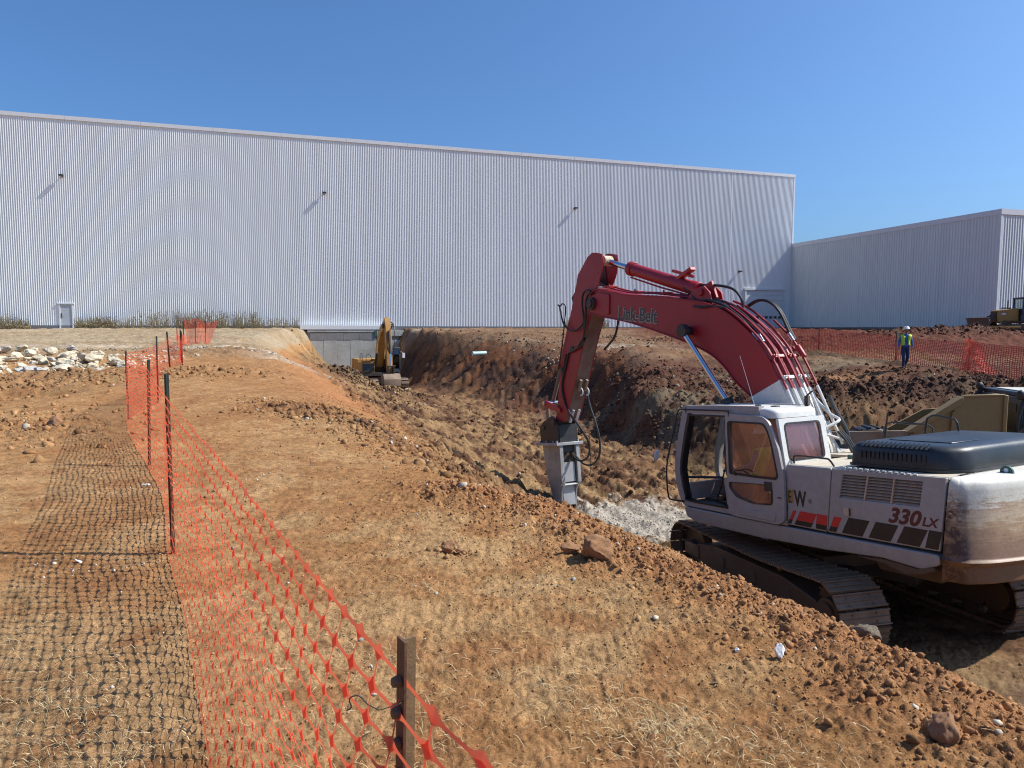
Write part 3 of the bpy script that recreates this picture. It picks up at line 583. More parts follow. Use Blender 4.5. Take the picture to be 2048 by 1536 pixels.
cl = [(-1.9, 2.75, 1500, .28), (-1.5, 2.45, 1200, .2), (-2.3, 3.2, 700, .25), (-.2, 1.7, 900, .25), (.35, 2.1, 800, .2), (.6, 2.7, 1100, .18), (.45, 2.95, 700, .22), (1.0, 2.55, 700, .22), (-.4, 2.6, 700, .25), (-3.2, 5.0, 500, .5), (.1, 3.2, 500, .3), (-.75, 3.3, 500, .3), (1.25, 2.1, 900, .25), (-.55, 4.2, 260, .12), (-.9, 5.2, 160, .12), (.2, 4.2, 300, .4)]
cl = [(a, b, int(n * .30), s * .85) for a, b, n, s in cl]; Pz = clumps(cl); straw('dead_grass', Pz, RNG.uniform(.018, .075, len(Pz)), RNG.uniform(.05, .6, len(Pz)), 'straw')
Pz = polar(2200, -38, 38, 1.6, 8); keep = fbm(Pz[:, 0], Pz[:, 1], 1.2, 3, 300) > -.15; Pz = Pz[keep]
straw('scattered_straw', Pz, RNG.uniform(.015, .07, len(Pz)), RNG.uniform(.0, .25, len(Pz)), 'straw')

# ------------------------------------------------------------------ warehouse
E1 = np.array([math.sin(1.267), math.cos(1.267)]); BX0 = (-.63 * 63.7562, 63.7562)
BM = Matrix.Translation((BX0[0], BX0[1], 0)) @ Matrix.Rotation(math.pi / 2 - 1.267, 4, 'Z')
def ribbed(name, x0, x1, z0, z1, pitch, depth, parent, mat, axis='x', off=0.):
    n = int((x1 - x0) / pitch); xs = []; ys = []
    for k in range(n + 1):
        b = x0 + k * pitch
        for f, d in ((0, 0), (.06, 1), (.32, 1), (.88, 0)): xs.append(b + f * pitch); ys.append(-d * depth)
    xs = np.array(xs); ys = np.array(ys) + off; m_ = len(xs); V = []
    for z in (z0, z1): V.append(np.stack([xs, ys, np.full(m_, z)], -1) if axis == 'x' else np.stack([ys, xs, np.full(m_, z)], -1))
    V = np.concatenate(V); i = np.arange(m_ - 1); Fq = np.stack([i, i + 1, i + 1 + m_, i + m_], -1)
    me = npmesh(name, V, Fq, [mat], smooth=False); o = bpy.data.objects.new(name, me); LINK.objects.link(o); o.parent = parent; return o
wh = empty('warehouse', mat4=BM, label='long tall white warehouse clad in vertically ribbed metal, filling the middle', cat='warehouse')
xR = 78.18; seam = 69.3
ribbed('wall_cladding', -24, seam - .06, 1.75, 19.95, .172, .062, wh, 'clad'); ribbed('wall_cladding', seam + .06, xR - .12, 1.75, 19.95, .172, .062, wh, 'clad')
mb = MB()
for a, b_ in zip(np.arange(-24, 78, 6.1), np.arange(-24, 78, 6.1) + 6.08): mb.box2((a, -.13 + .006 * random.random(), 19.95), (min(b_, xR + .05), .35, 20.28 + .012 * random.random()))
mb.build('parapet_cap', 'trim', wh)
mb = MB().box2((xR - .12, -.075, 1.2), (xR + .06, 14, 19.95)); mb.build('corner_trim', 'trim', wh)
mb = MB().box2((seam - .06, -.06, 1.75), (seam + .06, -.001, 19.95)); mb.build('joint_trim', 'trim', wh)
mb = MB().box2((-24, -.10, 1.1), (xR, -.001, 1.75)); mb.build('base_wall', 'trim_dark', wh)
mb = MB().box2((-24, .06, -3.2), (xR - .13, 30, 19.9)); mb.build('building_shell', 'trim', wh)
# personnel door
d = MB().box2((-.76, -.14, 1.50), (-.66, -.045, 3.66)).box2((.26, -.14, 1.50), (.36, -.045, 3.66)).box2((-.86, -.17, 3.66), (.46, -.045, 3.76)).build('door_frame', 'trim', wh)
d = MB().box2((-.66, -.085, 1.52), (.26, -.045, 3.66)).build('door', 'door_grey', wh, bevel=.01)
MB().box2((-.60, -.13, 2.45), (-.54, -.085, 2.85)).cyl((-.57, -.12, 2.5), (-.44, -.12, 2.5), .018).build('door_handle', 'dark', d)
MB().box2((-.95, -1.3, 1.36), (.55, -.11, 1.50)).build('door_step', 'concrete', wh, bevel=.02)
# overhead door
MB().box2((71.45, -.20, 1.45), (71.65, -.045, 6.2)).box2((76.95, -.20, 1.45), (77.15, -.045, 6.2)).box2((71.35, -.24, 6.2), (77.25, -.045, 6.42)).build('overhead_door_frame', 'trim', wh)
for k in range(8):
    z0 = 1.5 + k * .585
    mb = MB().box2((71.65, -.11, z0 + .012), (76.95, -.05, z0 + .573))
    pn = mb.build('door_panel', 'trim', wh, bevel=.012)
    if k == 2:
        for q in range(8):
            x0 = 71.85 + q * .64
            MB().box2((x0, -.135, z0 + .13), (x0 + .42, -.112, z0 + .42)).build('window_pane', 'glass_dark', pn)
            MB().box2((x0 + .02, -.1125, z0 + .15), (x0 + .40, -.1105, z0 + .40)).build('window_recess', 'black', pn)
# lamps on the facade
def wall_lamp(u, z, label, long=.32, second=False):
    r = empty('wall_lamp', label=label, cat='wall lamp', group='lamps high on the warehouse wall', mat4=BM @ Matrix.Translation((u, 0, z)))
    MB().box2((-.10, -.08, -.12), (.10, -.043, .12)).build('mount_plate', 'dark', r)
    MB().cyl((0, -.08, 0), (0, -.30, .02), .035, n=8).build('arm', 'dark', r)
    MB().prism([(-.55, -.06), (-.26, -.11), (-.26, .09), (-.55, .05)], -long / 2, long / 2, 'x').build('housing', 'dark', r, bevel=.01)
    MB().box2((-long / 2 + .04, -.52, -.105), (long / 2 - .04, -.30, -.09)).build('lens', 'door_grey', r)
wall_lamp(.0, 15.05, 'dark floodlight high on the warehouse wall above and left of the personnel door', .36)
wall_lamp(22.6, 14.85, 'dark double floodlight high on the warehouse wall above the concrete wall', .40)
wall_lamp(49.3, 14.75, 'dark floodlight high on the warehouse wall above the tip of the red boom', .36)
wall_lamp(70.6, 8.4, 'lowest dark lamp on the warehouse wall, above and left of the overhead door', .30)
# side building
sb = empty('side_building', mat4=BM @ Matrix.Translation((xR, -26.67, 0)), label='lower white ribbed metal building at the right, its long side in shade', cat='building')
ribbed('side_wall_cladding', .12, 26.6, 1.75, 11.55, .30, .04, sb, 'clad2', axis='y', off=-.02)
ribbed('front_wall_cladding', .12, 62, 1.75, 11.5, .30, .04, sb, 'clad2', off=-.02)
MB().box2((.12, .12, -1), (62, 26.6, 11.5)).build('building_shell', 'trim', sb)
MB().box2((-.09, -.09, 1.2), (.12, .12, 11.5)).build('corner_trim', 'trim', sb)
MB().box2((-.10, .13, 11.5), (.2, 26.62, 11.97)).build('side_cap', 'trim', sb)
for k in range(10): MB().box2((-.12 + k * 6.1, -.12 + .008 * (k % 2), 11.5), (5.96 + k * 6.1, .128, 11.97)).build('front_cap_piece', 'trim', sb)
MB().box2((-.075, .13, 1.0), (-.0, 26.6, 1.75)).box2((.13, -.075, 1.0), (62, 0, 1.75)).build('base_wall', 'trim_dark', sb)

# ------------------------------------------------------------------ concrete wall in the trench
cw = empty('retaining_wall', mat4=BM, label='grey concrete retaining wall with form joints exposed in the trench under the warehouse', cat='concrete wall')
for k in range(7):
    x0 = 20.95 + k * 1.29; zt = .35
    MB().box2((x0, -.62 - .010 * (k % 2), -4.2), (x0 + 1.272, -.15, zt)).build('concrete_panel', 'concrete', cw, bevel=.012)
for k in range(4):
    x0 = 20.95 + k * 1.60; MB().box2((x0, -.645, .352), (x0 + 1.585, -.15, 1.02)).build('wall_header', 'concrete_dark', cw, bevel=.02)
MB().box2((20.7, -.665, 1.12), (27.4, -.12, 1.40)).build('grade_beam', 'concrete', cw, bevel=.02)
MB().box2((27.5, -.67, .75), (30.2, -.12, 1.30)).build('grade_beam', 'concrete', cw, bevel=.02)
MB().box2((27.25, -.72, .70), (27.48, -.5, 1.34)).build('end_bracket', 'green', cw)
MB().box2((20.0, -.70, 1.402), (28.6, -.12, 1.84)).build('top_slab', 'helmet', cw, bevel=.02)
MB().prism([(20.93, -4.2), (20.93, 1.2), (20.3, 1.2), (17.9, -1.0), (17.6, -2.0), (17.6, -4.2)], 0, .3).build('wing_wall', 'concrete_dark', cw, mat4=Matrix.Translation((20.93, -.62, 0)) @ Matrix.Rotation(rad(-24), 4, 'Z') @ Matrix.Translation((-20.93, 0, 0)))  # darker concrete puts the wing's shade into its colour
MB().box2((30.0, -.5, -4.2), (31.5, -.12, 1.30)).build('concrete_return', 'concrete_dark', cw)
# weeds along the foot of the warehouse
def weeds():
    u = np.concatenate([RNG.uniform(-6, -3.0, 260), RNG.uniform(.7, 4, 260), RNG.uniform(4, 20, 300), RNG.uniform(9, 16.5, 230), RNG.uniform(48, 53, 200)]); n = len(u)
    off = RNG.uniform(.25, 1.3, n); x = BX0[0] + E1[0] * u + E1[1] * off; y = BX0[1] + E1[1] * u - E1[0] * off; z = height(x, y)
    H = RNG.uniform(.25, 1.15, n) * (1 + .6 * ((u > 6) & (u < 16)) + .3 * gn(u * .8, u * 0, 5)); V = []; Fq = []; c = []
    lean = RNG.normal(0, .22, (n, 2)); base = 0
    for k in range(n):
        h_ = H[k]; wd = .012 + .016 * random.random()
        pts = [(x[k] + lean[k, 0] * t * t * h_, y[k] + lean[k, 1] * t * t * h_, z[k] - .05 + h_ * t) for t in (0, .5, 1)]
        for i, p in enumerate(pts): w_ = wd * (1 - .3 * i); V += [(p[0] - w_, p[1], p[2]), (p[0] + w_, p[1] + w_ * .4, p[2])]
        Fq += [(base, base + 1, base + 3, base + 2), (base + 2, base + 3, base + 5, base + 4)]; base += 6
        for q in range(5):
            t = random.uniform(.25, 1); px, py, pz = x[k] + lean[k, 0] * t * t * h_, y[k] + lean[k, 1] * t * t * h_, z[k] + h_ * t; a = random.uniform(0, 6.28); l = random.uniform(.06, .17)
            V += [(px, py, pz), (px + math.cos(a) * l * .6, py + math.sin(a) * l * .6, pz + l * .2 - .02), (px + math.cos(a) * l, py + math.sin(a) * l, pz + l * .5), (px + math.cos(a) * l * .4, py + math.sin(a) * l * .4, pz + l * .45)]
            Fq.append((base, base + 1, base + 2, base + 3)); base += 4
    n0 = len(V); col = np.array([.27, .22, .12])[None] * RNG.uniform(.6, 1.3, (n0, 1))
    me = npmesh('weeds', V, Fq, ['straw'], col=col, smooth=False); o = bpy.data.objects.new('weeds', me); LINK.objects.link(o); tag(o, kind='stuff')
weeds()
# ------------------------------------------------------------------ red and white excavator
def pose(o, yaw, pitch):
    f = Vector((-math.sin(yaw) * math.cos(pitch), math.cos(yaw) * math.cos(pitch), -math.sin(pitch)))
    l = Vector((-math.cos(yaw), -math.sin(yaw), 0)); u = f.cross(l)
    m = Matrix((f, l, u)).transposed().to_4x4(); m.translation = o; return m
EX = pose((5.16, 10.98, -2.72), .489, .086)
ex = empty('excavator', mat4=EX, label='large red and white crawler excavator with a hydraulic breaker, standing in the pit at right', cat='excavator')
UC = Matrix.Rotation(-.277, 4, 'Z')          # the tracks point a little to the right of the house

def rounded(pts, r, k=4):
    """round the corners of a 2d polygon"""
    out = []; n = len(pts)
    for i in range(n):
        p = Vector(pts[i]); a = Vector(pts[i - 1]) - p; b = Vector(pts[(i + 1) % n]) - p
        rr = min(r if not isinstance(r, list) else r[i], a.length * .45, b.length * .45)
        if rr < 1e-4: out.append(tuple(p)); continue
        p0 = p + a.normalized() * rr; p1 = p + b.normalized() * rr
        for j in range(k + 1):
            t = j / k; q = p0 * (1 - t) ** 2 + p * 2 * t * (1 - t) + p1 * t * t; out.append((q.x, q.y))
    return out
def ring(mb, outer, inner, y0, y1, mi=0, ax='y'):
    """frame between two polygons of equal vertex count"""
    n = len(outer); P = (lambda p, t: (p[0], t, p[1])) if ax == 'y' else (lambda p, t: (t, p[0], p[1]))
    vs = [P(p, y0) for p in outer] + [P(p, y0) for p in inner] + [P(p, y1) for p in outer] + [P(p, y1) for p in inner]; fs = []
    for i in range(n):
        j = (i + 1) % n
        fs += [(i, j, n + j, n + i), (2 * n + i, 3 * n + i, 3 * n + j, 2 * n + j), (i, 2 * n + i, 2 * n + j, j), (n + i, n + j, 3 * n + j, 3 * n + i)]
    mb.add(vs, fs, mi); return mb
def text_mesh(name, body, size, mat, parent, m4, shear=0., offset=0., extrude=.002, xs=1., label=None):
    c = bpy.data.curves.new(name, 'FONT'); c.body = body; c.size = size; c.shear = shear; c.offset = offset; c.extrude = extrude; c.resolution_u = 3
    c.align_x = 'LEFT'
    t_ = bpy.data.objects.new(name, c); LINK.objects.link(t_); bpy.context.view_layer.update()
    me = bpy.data.meshes.new_from_object(t_.evaluated_get(bpy.context.evaluated_depsgraph_get())); bpy.data.objects.remove(t_); bpy.data.curves.remove(c)
    me.materials.clear(); me.materials.append(M[mat]); me.name = name
    o = bpy.data.objects.new(name, me); LINK.objects.link(o); o.parent = parent; o.matrix_local = m4 @ Matrix.Diagonal((xs, 1, 1, 1)); return tag(o, label)
def side_m(x, y, z, rot=0.):            # lettering on a left-hand side face, reading from front to rear
    return Matrix.Translation((x, y, z)) @ Matrix(((-1, 0, 0, 0), (0, 0, 1, 0), (0, 1, 0, 0), (0, 0, 0, 1))) @ Matrix.Rotation(rot, 4, 'Z')

# --- tracks
def track_path(n, half=1.96, r=.46, zc=.50, sag=.05):
    L1 = 2 * half; P = 2 * L1 + 2 * math.pi * r; out = []
    for k in range(n):
        s = k / n * P
        if s < L1: x = -half + s; t = s / L1; out.append((x, zc + r - sag * math.sin(math.pi * t) * (1 + .3 * math.sin(2 * math.pi * t)), 0.)); continue
        s -= L1
        if s < math.pi * r: a = math.pi / 2 - s / r; out.append((half + r * math.cos(a), zc + r * math.sin(a), math.pi / 2 - a)); continue
        s -= math.pi * r
        if s < L1: out.append((half - s, zc - r, math.pi)); continue
        s -= L1; a = -math.pi / 2 - s / r; out.append((-half + r * math.cos(a), zc + r * math.sin(a), math.pi / 2 - a))
    return out
_sh = MB().box((0, 0, .0), (.196, .70, .018)).box((.085, 0, .020), (.018, .70, .030)).box((0, 0, .017), (.014, .70, .020)).box((-.085, 0, .020), (.018, .70, .030))
_sh.box((.0, .17, -.035), (.19, .05, .06)).box((.0, -.17, -.035), (.19, .05, .06)).cyl((-.05, .17, .005), (-.05, .17, .024), .014, n=6).cyl((-.05, -.17, .005), (-.05, -.17, .024), .014, n=6).cyl((.05, .17, .005), (.05, .17, .024), .014, n=6).cyl((.05, -.17, .005), (.05, -.17, .024), .014, n=6)
def crawler(parent, uc, gauge, nshoe, shoe_src, half, r, zc, S=1., mats=('steel_dirty', 'shoe'), zbase=.02):
    first = None
    for side in (1, -1):
        yc = side * gauge / 2
        mb = MB()
        mb.prism(rounded([(-half * .90, zc - r * .45), (half * .80, zc - r * .45), (half * .86, zc + r * .28), (half * .5, zc + r * .52), (-half * .5, zc + r * .52), (-half * .90, zc + r * .25)], .08), yc - .20 * S, yc + .20 * S)
        mb.box((0, yc, zc - r * .5), (half * 1.5, .26 * S, r * .25)); mb.box((half * .93, yc + .19 * S * side, zc), (half * .28, .05 * S, r * .5))
        for k in (-.55, -.1, .38): mb.box((half * k, yc + .205 * S * side, zc + .02), (.16 * S, .02 * S, r * .4))
        tf = mb.build('track_frame', mats[0], parent, bevel=.012 * S, mat4=uc)
        mb = MB(); mb.cyl((-half, yc - .05 * S, zc), (-half, yc + .05 * S, zc), r * .86, n=22); mb.cyl((-half, yc - .2 * S, zc), (-half, yc + .2 * S, zc), r * .48, n=18); mb.cyl((-half, yc + side * .2 * S, zc), (-half, yc + side * .24 * S, zc), r * .36, n=14)
        for q in range(21):
            a = q / 21 * 2 * math.pi; mb.box((-half + math.cos(a) * r * .88, yc, zc + math.sin(a) * r * .88), (.07 * S, .08 * S, .05 * S), (0, -a, 0))
        mb.build('sprocket', mats[0], parent, mat4=uc, bevel=.004)
        mb = MB(); mb.cyl((half, yc - .08 * S, zc), (half, yc + .08 * S, zc), r * .9, n=22); mb.cyl((half, yc - .16 * S, zc), (half, yc + .16 * S, zc), r * .3, n=14); mb.build('idler', mats[0], parent, mat4=uc, bevel=.01)
        for q in range(8):
            x = -half * .78 + q * half * 1.56 / 7
            MB().cyl((x, yc - .17 * S, zc - r * .68), (x, yc + .17 * S, zc - r * .68), r * .24, n=12).build('track_roller', mats[0], parent, mat4=uc)
        for x in (-half * .4, half * .38): MB().cyl((x, yc - .12 * S, zc + r * .72), (x, yc + .12 * S, zc + r * .72), r * .17, n=10).build('carrier_roller', mats[0], parent, mat4=uc)
        pth = track_path(nshoe, half, r, zc, .05 * S)
        # chain of links inside the shoes
        mb = MB()
        for yy in (-.075 * S, .075 * S):
            n = len(pth); vs = []; fs = []
            for (x, z, a) in pth:
                nx, nz = math.sin(a), math.cos(a)
                for dr in (-.10 * S, -.035 * S):
                    for dy in (-.02 * S, .02 * S): vs.append((x + nx * dr, yc + yy + dy, z + nz * dr))
            for k in range(n):
                k2 = (k + 1) % n
                for q0, q1 in ((0, 1), (1, 3), (3, 2), (2, 0)): fs.append((k * 4 + q0, k * 4 + q1, k2 * 4 + q1, k2 * 4 + q0))
            mb.add(vs, fs)
        tr = mb.build('track', mats[0], parent, mat4=uc)
        for (x, z, a) in pth:
            m4 = Matrix.Translation((x, yc, z)) @ Matrix.Rotation(a, 4, 'Y') @ Matrix.Rotation(rad(random.uniform(-1, 1)), 4, 'Y')
            if first is None: first = shoe_src.build('shoe', mats[1], tr, mat4=m4); continue
            inst(first, tr, m4)
crawler(ex, UC, 2.60, 50, _sh, 1.96, .46, .50)
mb = MB(); mb.box((0, 0, .72), (1.5, 1.3, .34)); mb.prism([(-.9, .55), (.9, .55), (.6, .85), (-.6, .85)], -1.1, 1.1)
for sx in (-1, 1):
    for sy in (-1, 1): mb.box((sx * .85, sy * .75, .62), (.5, .9, .26), (0, 0, sx * sy * .5))
mb.build('car_body', 'steel_dirty', ex, bevel=.02, mat4=UC)
MB().cyl((0, 0, .86), (0, 0, 1.12), .68, n=32).build('swing_ring', 'dark', ex)

# --- upper structure
Y1 = 1.48
# lower sill (skirt) on both sides and belly
mb = MB(); prof = [(1.66, 1.24), (1.72, 1.40), (-.35, 1.405), (-2.66, 1.435), (-2.66, 1.32), (-2.46, 1.22), (-1.93, 1.26), (-1.12, 1.20), (.12, 1.16), (1.40, 1.17)]
mb.prism(rounded(prof, .05), Y1 - .16, Y1 + .015); mb.build('side_skirt', 'white', ex, bevel=.018)
mb = MB().prism(rounded(prof, .05), -Y1 - .015, -Y1 + .16); mb.build('side_skirt', 'white', ex, bevel=.018)
mb = MB().prism([(1.62, 1.22), (1.62, 1.38), (-2.62, 1.40), (-2.62, 1.2)], -Y1 + .165, Y1 - .165); mb.build('platform_frame', 'dark', ex)
mb = MB().prism([(-1.7, 1.02), (-2.5, 1.02), (-2.62, 1.198), (-1.6, 1.198)], -1.2, 1.2); mb.build('belly_plate', 'steel_dirty', ex)
# bent rusty lip under the rear of the skirt
MB().prism([(-1.6, 1.22), (-2.0, 1.20), (-2.25, 1.13), (-2.45, 1.17), (-2.62, 1.25), (-2.6, 1.28), (-2.4, 1.22), (-2.0, 1.25)], Y1 + .0, Y1 + .035).build('bent_lip', 'steel_dirty', ex, label='bent rusty lower lip of the side skirt')
# side panel behind the cab and engine side door
fp = rounded([(-.47, 1.445), (-1.125, 1.445), (-1.225, 2.33), (-.47, 2.315)], .03)
mb = MB().prism(fp, Y1 - .05, Y1); p1 = mb.build('side_panel', 'white', ex, bevel=.012)
ep = rounded([(-1.14, 1.445), (-2.66, 1.475), (-2.775, 2.36), (-1.24, 2.33)], .04)
# engine side door built as a frame round the grille opening
g = [(-1.33, 1.945), (-2.435, 1.975), (-2.485, 2.285), (-1.40, 2.265)]
mb = MB(); o4 = [(-1.14, 1.447), (-2.66, 1.477), (-2.77, 2.357), (-1.24, 2.327)]; ring(mb, o4, g, Y1 - .05, Y1); p2 = mb.build('engine_door', 'white', ex, bevel=.012)
mb = MB().prism(g, Y1 - .12, Y1 - .09); mb.build('grille_back', 'black', p2)
for k in range(8):
    t0 = (k + .18) / 8; t1 = (k + .72) / 8
    def gp(t, s): 
        a = Vector(g[0]).lerp(Vector(g[3]), t); b_ = Vector(g[1]).lerp(Vector(g[2]), t); return a.lerp(b_, s)
    a, b_, c, d = gp(t0, 0), gp(t0, 1), gp(t1, 1), gp(t1, 0)
    mb = MB(); yo, yi = Y1 - .012, Y1 - .06
    mb.add([(a.x, yo, a.y), (b_.x, yo, b_.y), (c.x, yi, c.y), (d.x, yi, d.y), (a.x, yo - .008, a.y - .006), (b_.x, yo - .008, b_.y - .006), (c.x, yi - .008, c.y - .006), (d.x, yi - .008, d.y - .006)], [(0, 1, 2, 3), (7, 6, 5, 4), (0, 4, 5, 1), (3, 2, 6, 7), (1, 5, 6, 2), (0, 3, 7, 4)])
    mb.build('slat', 'grille', p2)
for s in (1 / 3, 2 / 3):
    a, d = gp(0, s), gp(1, s); MB().prism([(a.x + .008, a.y), (a.x - .008, a.y), (d.x - .008, d.y), (d.x + .008, d.y)], Y1 - .03, Y1 - .004).build('slat_divider', 'grille', p2)
# deck
mb = MB().prism([(-.47, 2.315), (-1.23, 2.332), (-2.77, 2.36), (-2.77, 2.33), (-1.23, 2.30), (-.47, 2.285)], -.0, Y1 - .052); mb.build('deck', 'deck', ex)
mb = MB().prism([(.25, 2.31), (-2.6, 2.36), (-2.6, 2.32), (.25, 2.27)], -Y1 + .06, -.004); mb.build('deck', 'deck', ex)
MB().prism([(1.2, 1.41), (-2.6, 1.44), (-2.6, 2.31), (.2, 2.26), (.35, 1.9), (1.2, 1.85)], -Y1, -Y1 + .055).build('right_side_panel', 'white', ex, bevel=.012)
MB().box2((1.15, -Y1 + .06, 1.42), (.3, -.55, 2.24)).build('tool_box', 'white', ex, bevel=.03)
MB().prism([(-.47, 1.45), (-.50, 1.45), (-.50, 2.28), (-.47, 2.28)], -.3, Y1 - .052).build('bulkhead', 'white', ex)
# rolled top edge of the engine door: a row of embossed louvres
for k in range(13):
    x = -1.38 - k * .081; MB().prism([(x, Y1 - .052), (x - .045, Y1 - .052), (x - .062, Y1 - .008), (x - .018, Y1 - .008)], 2.352 - k * .0 , 2.366, 'z').build('edge_louvre', 'white_lit', p2)
# latch, decals
MB().box2((-1.40, Y1 + .001, 1.72), (-1.52, Y1 + .012, 1.83)).build('latch', 'grille', p2, bevel=.004)
MB().box2((-1.485, Y1 + .013, 1.725), (-1.51, Y1 + .018, 1.825)).build('latch_bar', 'black', p2)
def stripe(x0, x1, z0, z1, sl, mats, par):
    zm = z0 + (z1 - z0) * .33
    f = lambda z: (z - z0) * sl
    mb = MB()
    if len(mats) == 2:
        mb.prism([(x0 - f(z0), z0), (x1 - f(z0), z0), (x1 - f(zm), zm), (x0 - f(zm), zm)], Y1 + .001, Y1 + .004, mi=0); mb.prism([(x0 - f(zm), zm), (x1 - f(zm), zm), (x1 - f(z1), z1), (x0 - f(z1), z1)], Y1 + .001, Y1 + .004, mi=1)
    else: mb.prism([(x0 - f(z0), z0), (x1 - f(z0), z0), (x1 - f(z1), z1), (x0 - f(z1), z1)], Y1 + .001, Y1 + .004)
    mb.build('stripe', mats, par)
RB = ['decal_black', 'decal_red']
stripe(-.475, -.53, 1.465, 1.665, .5, RB, p1); stripe(-.59, -.87, 1.465, 1.67, .5, RB, p1); stripe(-.95, -1.12, 1.467, 1.675, .12, RB, p1)
stripe(-1.155, -1.27, 1.47, 1.68, .45, RB, p2); stripe(-1.36, -1.66, 1.478, 1.70, .5, ['decal_black'], p2); stripe(-1.75, -2.05, 1.485, 1.705, .5, ['decal_black'], p2); stripe(-2.13, -2.42, 1.49, 1.71, .5, ['decal_black'], p2); stripe(-2.49, -2.645, 1.495, 1.715, .25, ['decal_black'], p2)
text_mesh('model_number', '330', .262, 'decal_maroon', p2, side_m(-2.02, Y1 + .001, 1.735, .012), .35, .009, .002, 1.02)
text_mesh('model_suffix', 'LX', .15, 'decal_maroon', p2, side_m(-2.455, Y1 + .001, 1.755, .012), .3, .004, .002, 1.0)
text_mesh('side_lettering', 'W', .31, 'decal_black', p1, side_m(-.60, Y1 + .001, 1.742, 0), 0, .009, .002, .62)
MB().box2((-.49, Y1 + .001, 1.77), (-.585, Y1 + .004, 1.96)).build('faded_letter', 'decal_gold', p1)
text_mesh('side_lettering', 'E', .25, 'decal_black', p1, side_m(-.495, Y1 + .005, 1.77, 0), 0, .0, .001, .5)
text_mesh('fine_print', 'HRI', .10, 'decal_maroon', p1, side_m(-.83, Y1 + .001, 1.80, 0), 0, -.001, .001, .4)
# --- engine hood in black plastic
def hood():
    mb = MB(); base = [(-1.30, 1.20), (-2.50, 1.20), (-2.72, .95), (-2.78, -1.05), (-2.55, -1.25), (-1.30, -1.25)]; k = 5
    base = rounded(base, [.10, .14, .2, .2, .14, .08], 4); n = len(base); cx, cy = -2.0, 0; L = []
    for zi, ins in ((2.365, -.02), (2.395, -.02), (2.397, .0), (2.43, .0), (2.60, .015), (2.645, .035), (2.672, .075), (2.685, .13), (2.69, .2)):
        rr = []
        for (x, y) in base:
            d = Vector((x - cx, y - cy)); rr.append((x - d.x / abs(d.x + 1e-9) * ins * min(1, abs(d.x) / .5), y - d.y / max(abs(d.y), 1e-9) * ins * min(1, abs(d.y) / .5), zi))
        L.append(rr)
    vs = [p for r in L for p in r]; fs = [(i * n + j, i * n + (j + 1) % n, (i + 1) * n + (j + 1) % n, (i + 1) * n + j) for i in range(len(L) - 1) for j in range(n)]
    fs.append(tuple((len(L) - 1) * n + j for j in range(n))); mb.add(vs, fs); h = mb.build('engine_hood', 'hood', ex, smooth=True)
    for k in range(15):
        x = -1.46 - k * .062; MB().add([(x, 1.085, 2.688), (x - .026, 1.085, 2.688), (x - .050, 1.192, 2.630), (x - .024, 1.192, 2.630), (x, 1.08, 2.696), (x - .026, 1.08, 2.696), (x - .050, 1.202, 2.640), (x - .024, 1.202, 2.640)],
            [(0, 1, 2, 3), (7, 6, 5, 4), (0, 4, 5, 1), (1, 5, 6, 2), (2, 6, 7, 3), (3, 7, 4, 0)]).build('vent_slot', 'black', h)
        if k % 1 == 0: MB().box2((x - .01, 1.194, 2.47), (x - .035, 1.206, 2.57)).build('vent_slot', 'black', h)
    MB().box2((-1.62, .2, 2.692), (-2.45, .8, 2.70)).build('hood_pad', 'hood', h, bevel=.004)
    return h
hood()
# --- counterweight
mb = MB(); pl = [(-2.80, 1.485), (-2.95, 1.43), (-3.10, 1.20), (-3.24, .70), (-3.30, 0), (-3.24, -.70), (-3.10, -1.20), (-2.95, -1.43), (-2.80, -1.485), (-2.79, -1.485), (-2.79, 1.485)]
plr = rounded(pl, [.03, .12, .25, .5, .6, .5, .25, .12, .03, .01, .01], 5); n = len(plr)
def inset(p, d):
    x, y = p
    if x > -2.82: return (x, y * (1 - d * .3))
    return (x + d * min(1, (-x - 2.8) / .2), y * (1 - d / 1.6))
L = []
for z, d in ((1.12, .10), (1.13, .05), (1.15, .03), (1.33, .02), (1.352, .0), (1.375, -.03), (1.40, -.04), (1.42, -.01), (1.44, .0), (2.20, .04), (2.27, .05), (2.315, .07), (2.345, .11), (2.36, .17), (2.362, .26)):
    L.append([((lambda q: (q[0] + ((2.36 - z) * .105 if p[0] > -2.9 else .02), q[1]))(inset(p, d))) + (z,) for p in plr])
vs = [p for r in L for p in r]; fs = [(i * n + j, i * n + (j + 1) % n, (i + 1) * n + (j + 1) % n, (i + 1) * n + j) for i in range(len(L) - 1) for j in range(n)] + [tuple((len(L) - 1) * n + j for j in range(n)), tuple(range(n - 1, -1, -1))]
mb.add(vs, fs); cwt = mb.build('counterweight', 'cw', ex, smooth=True)
for y in (.62, -.62):
    mb = MB(); c = [(math.cos(a) * .075, math.sin(a) * .085) for a in [math.pi * q / 8 for q in range(9)]]
    out = [(-2.98 + x, 2.36 + z) for x, z in c]; MB().prism([(-2.89, 2.345)] + out + [(-3.07, 2.345)], y - .018, y + .018).build('lifting_eye', 'green', cwt, bevel=.004)
    MB().cyl((-2.98, y - .021, 2.39), (-2.98, y + .021, 2.39), .026, n=12).build('eye_hole', 'trim', cwt)
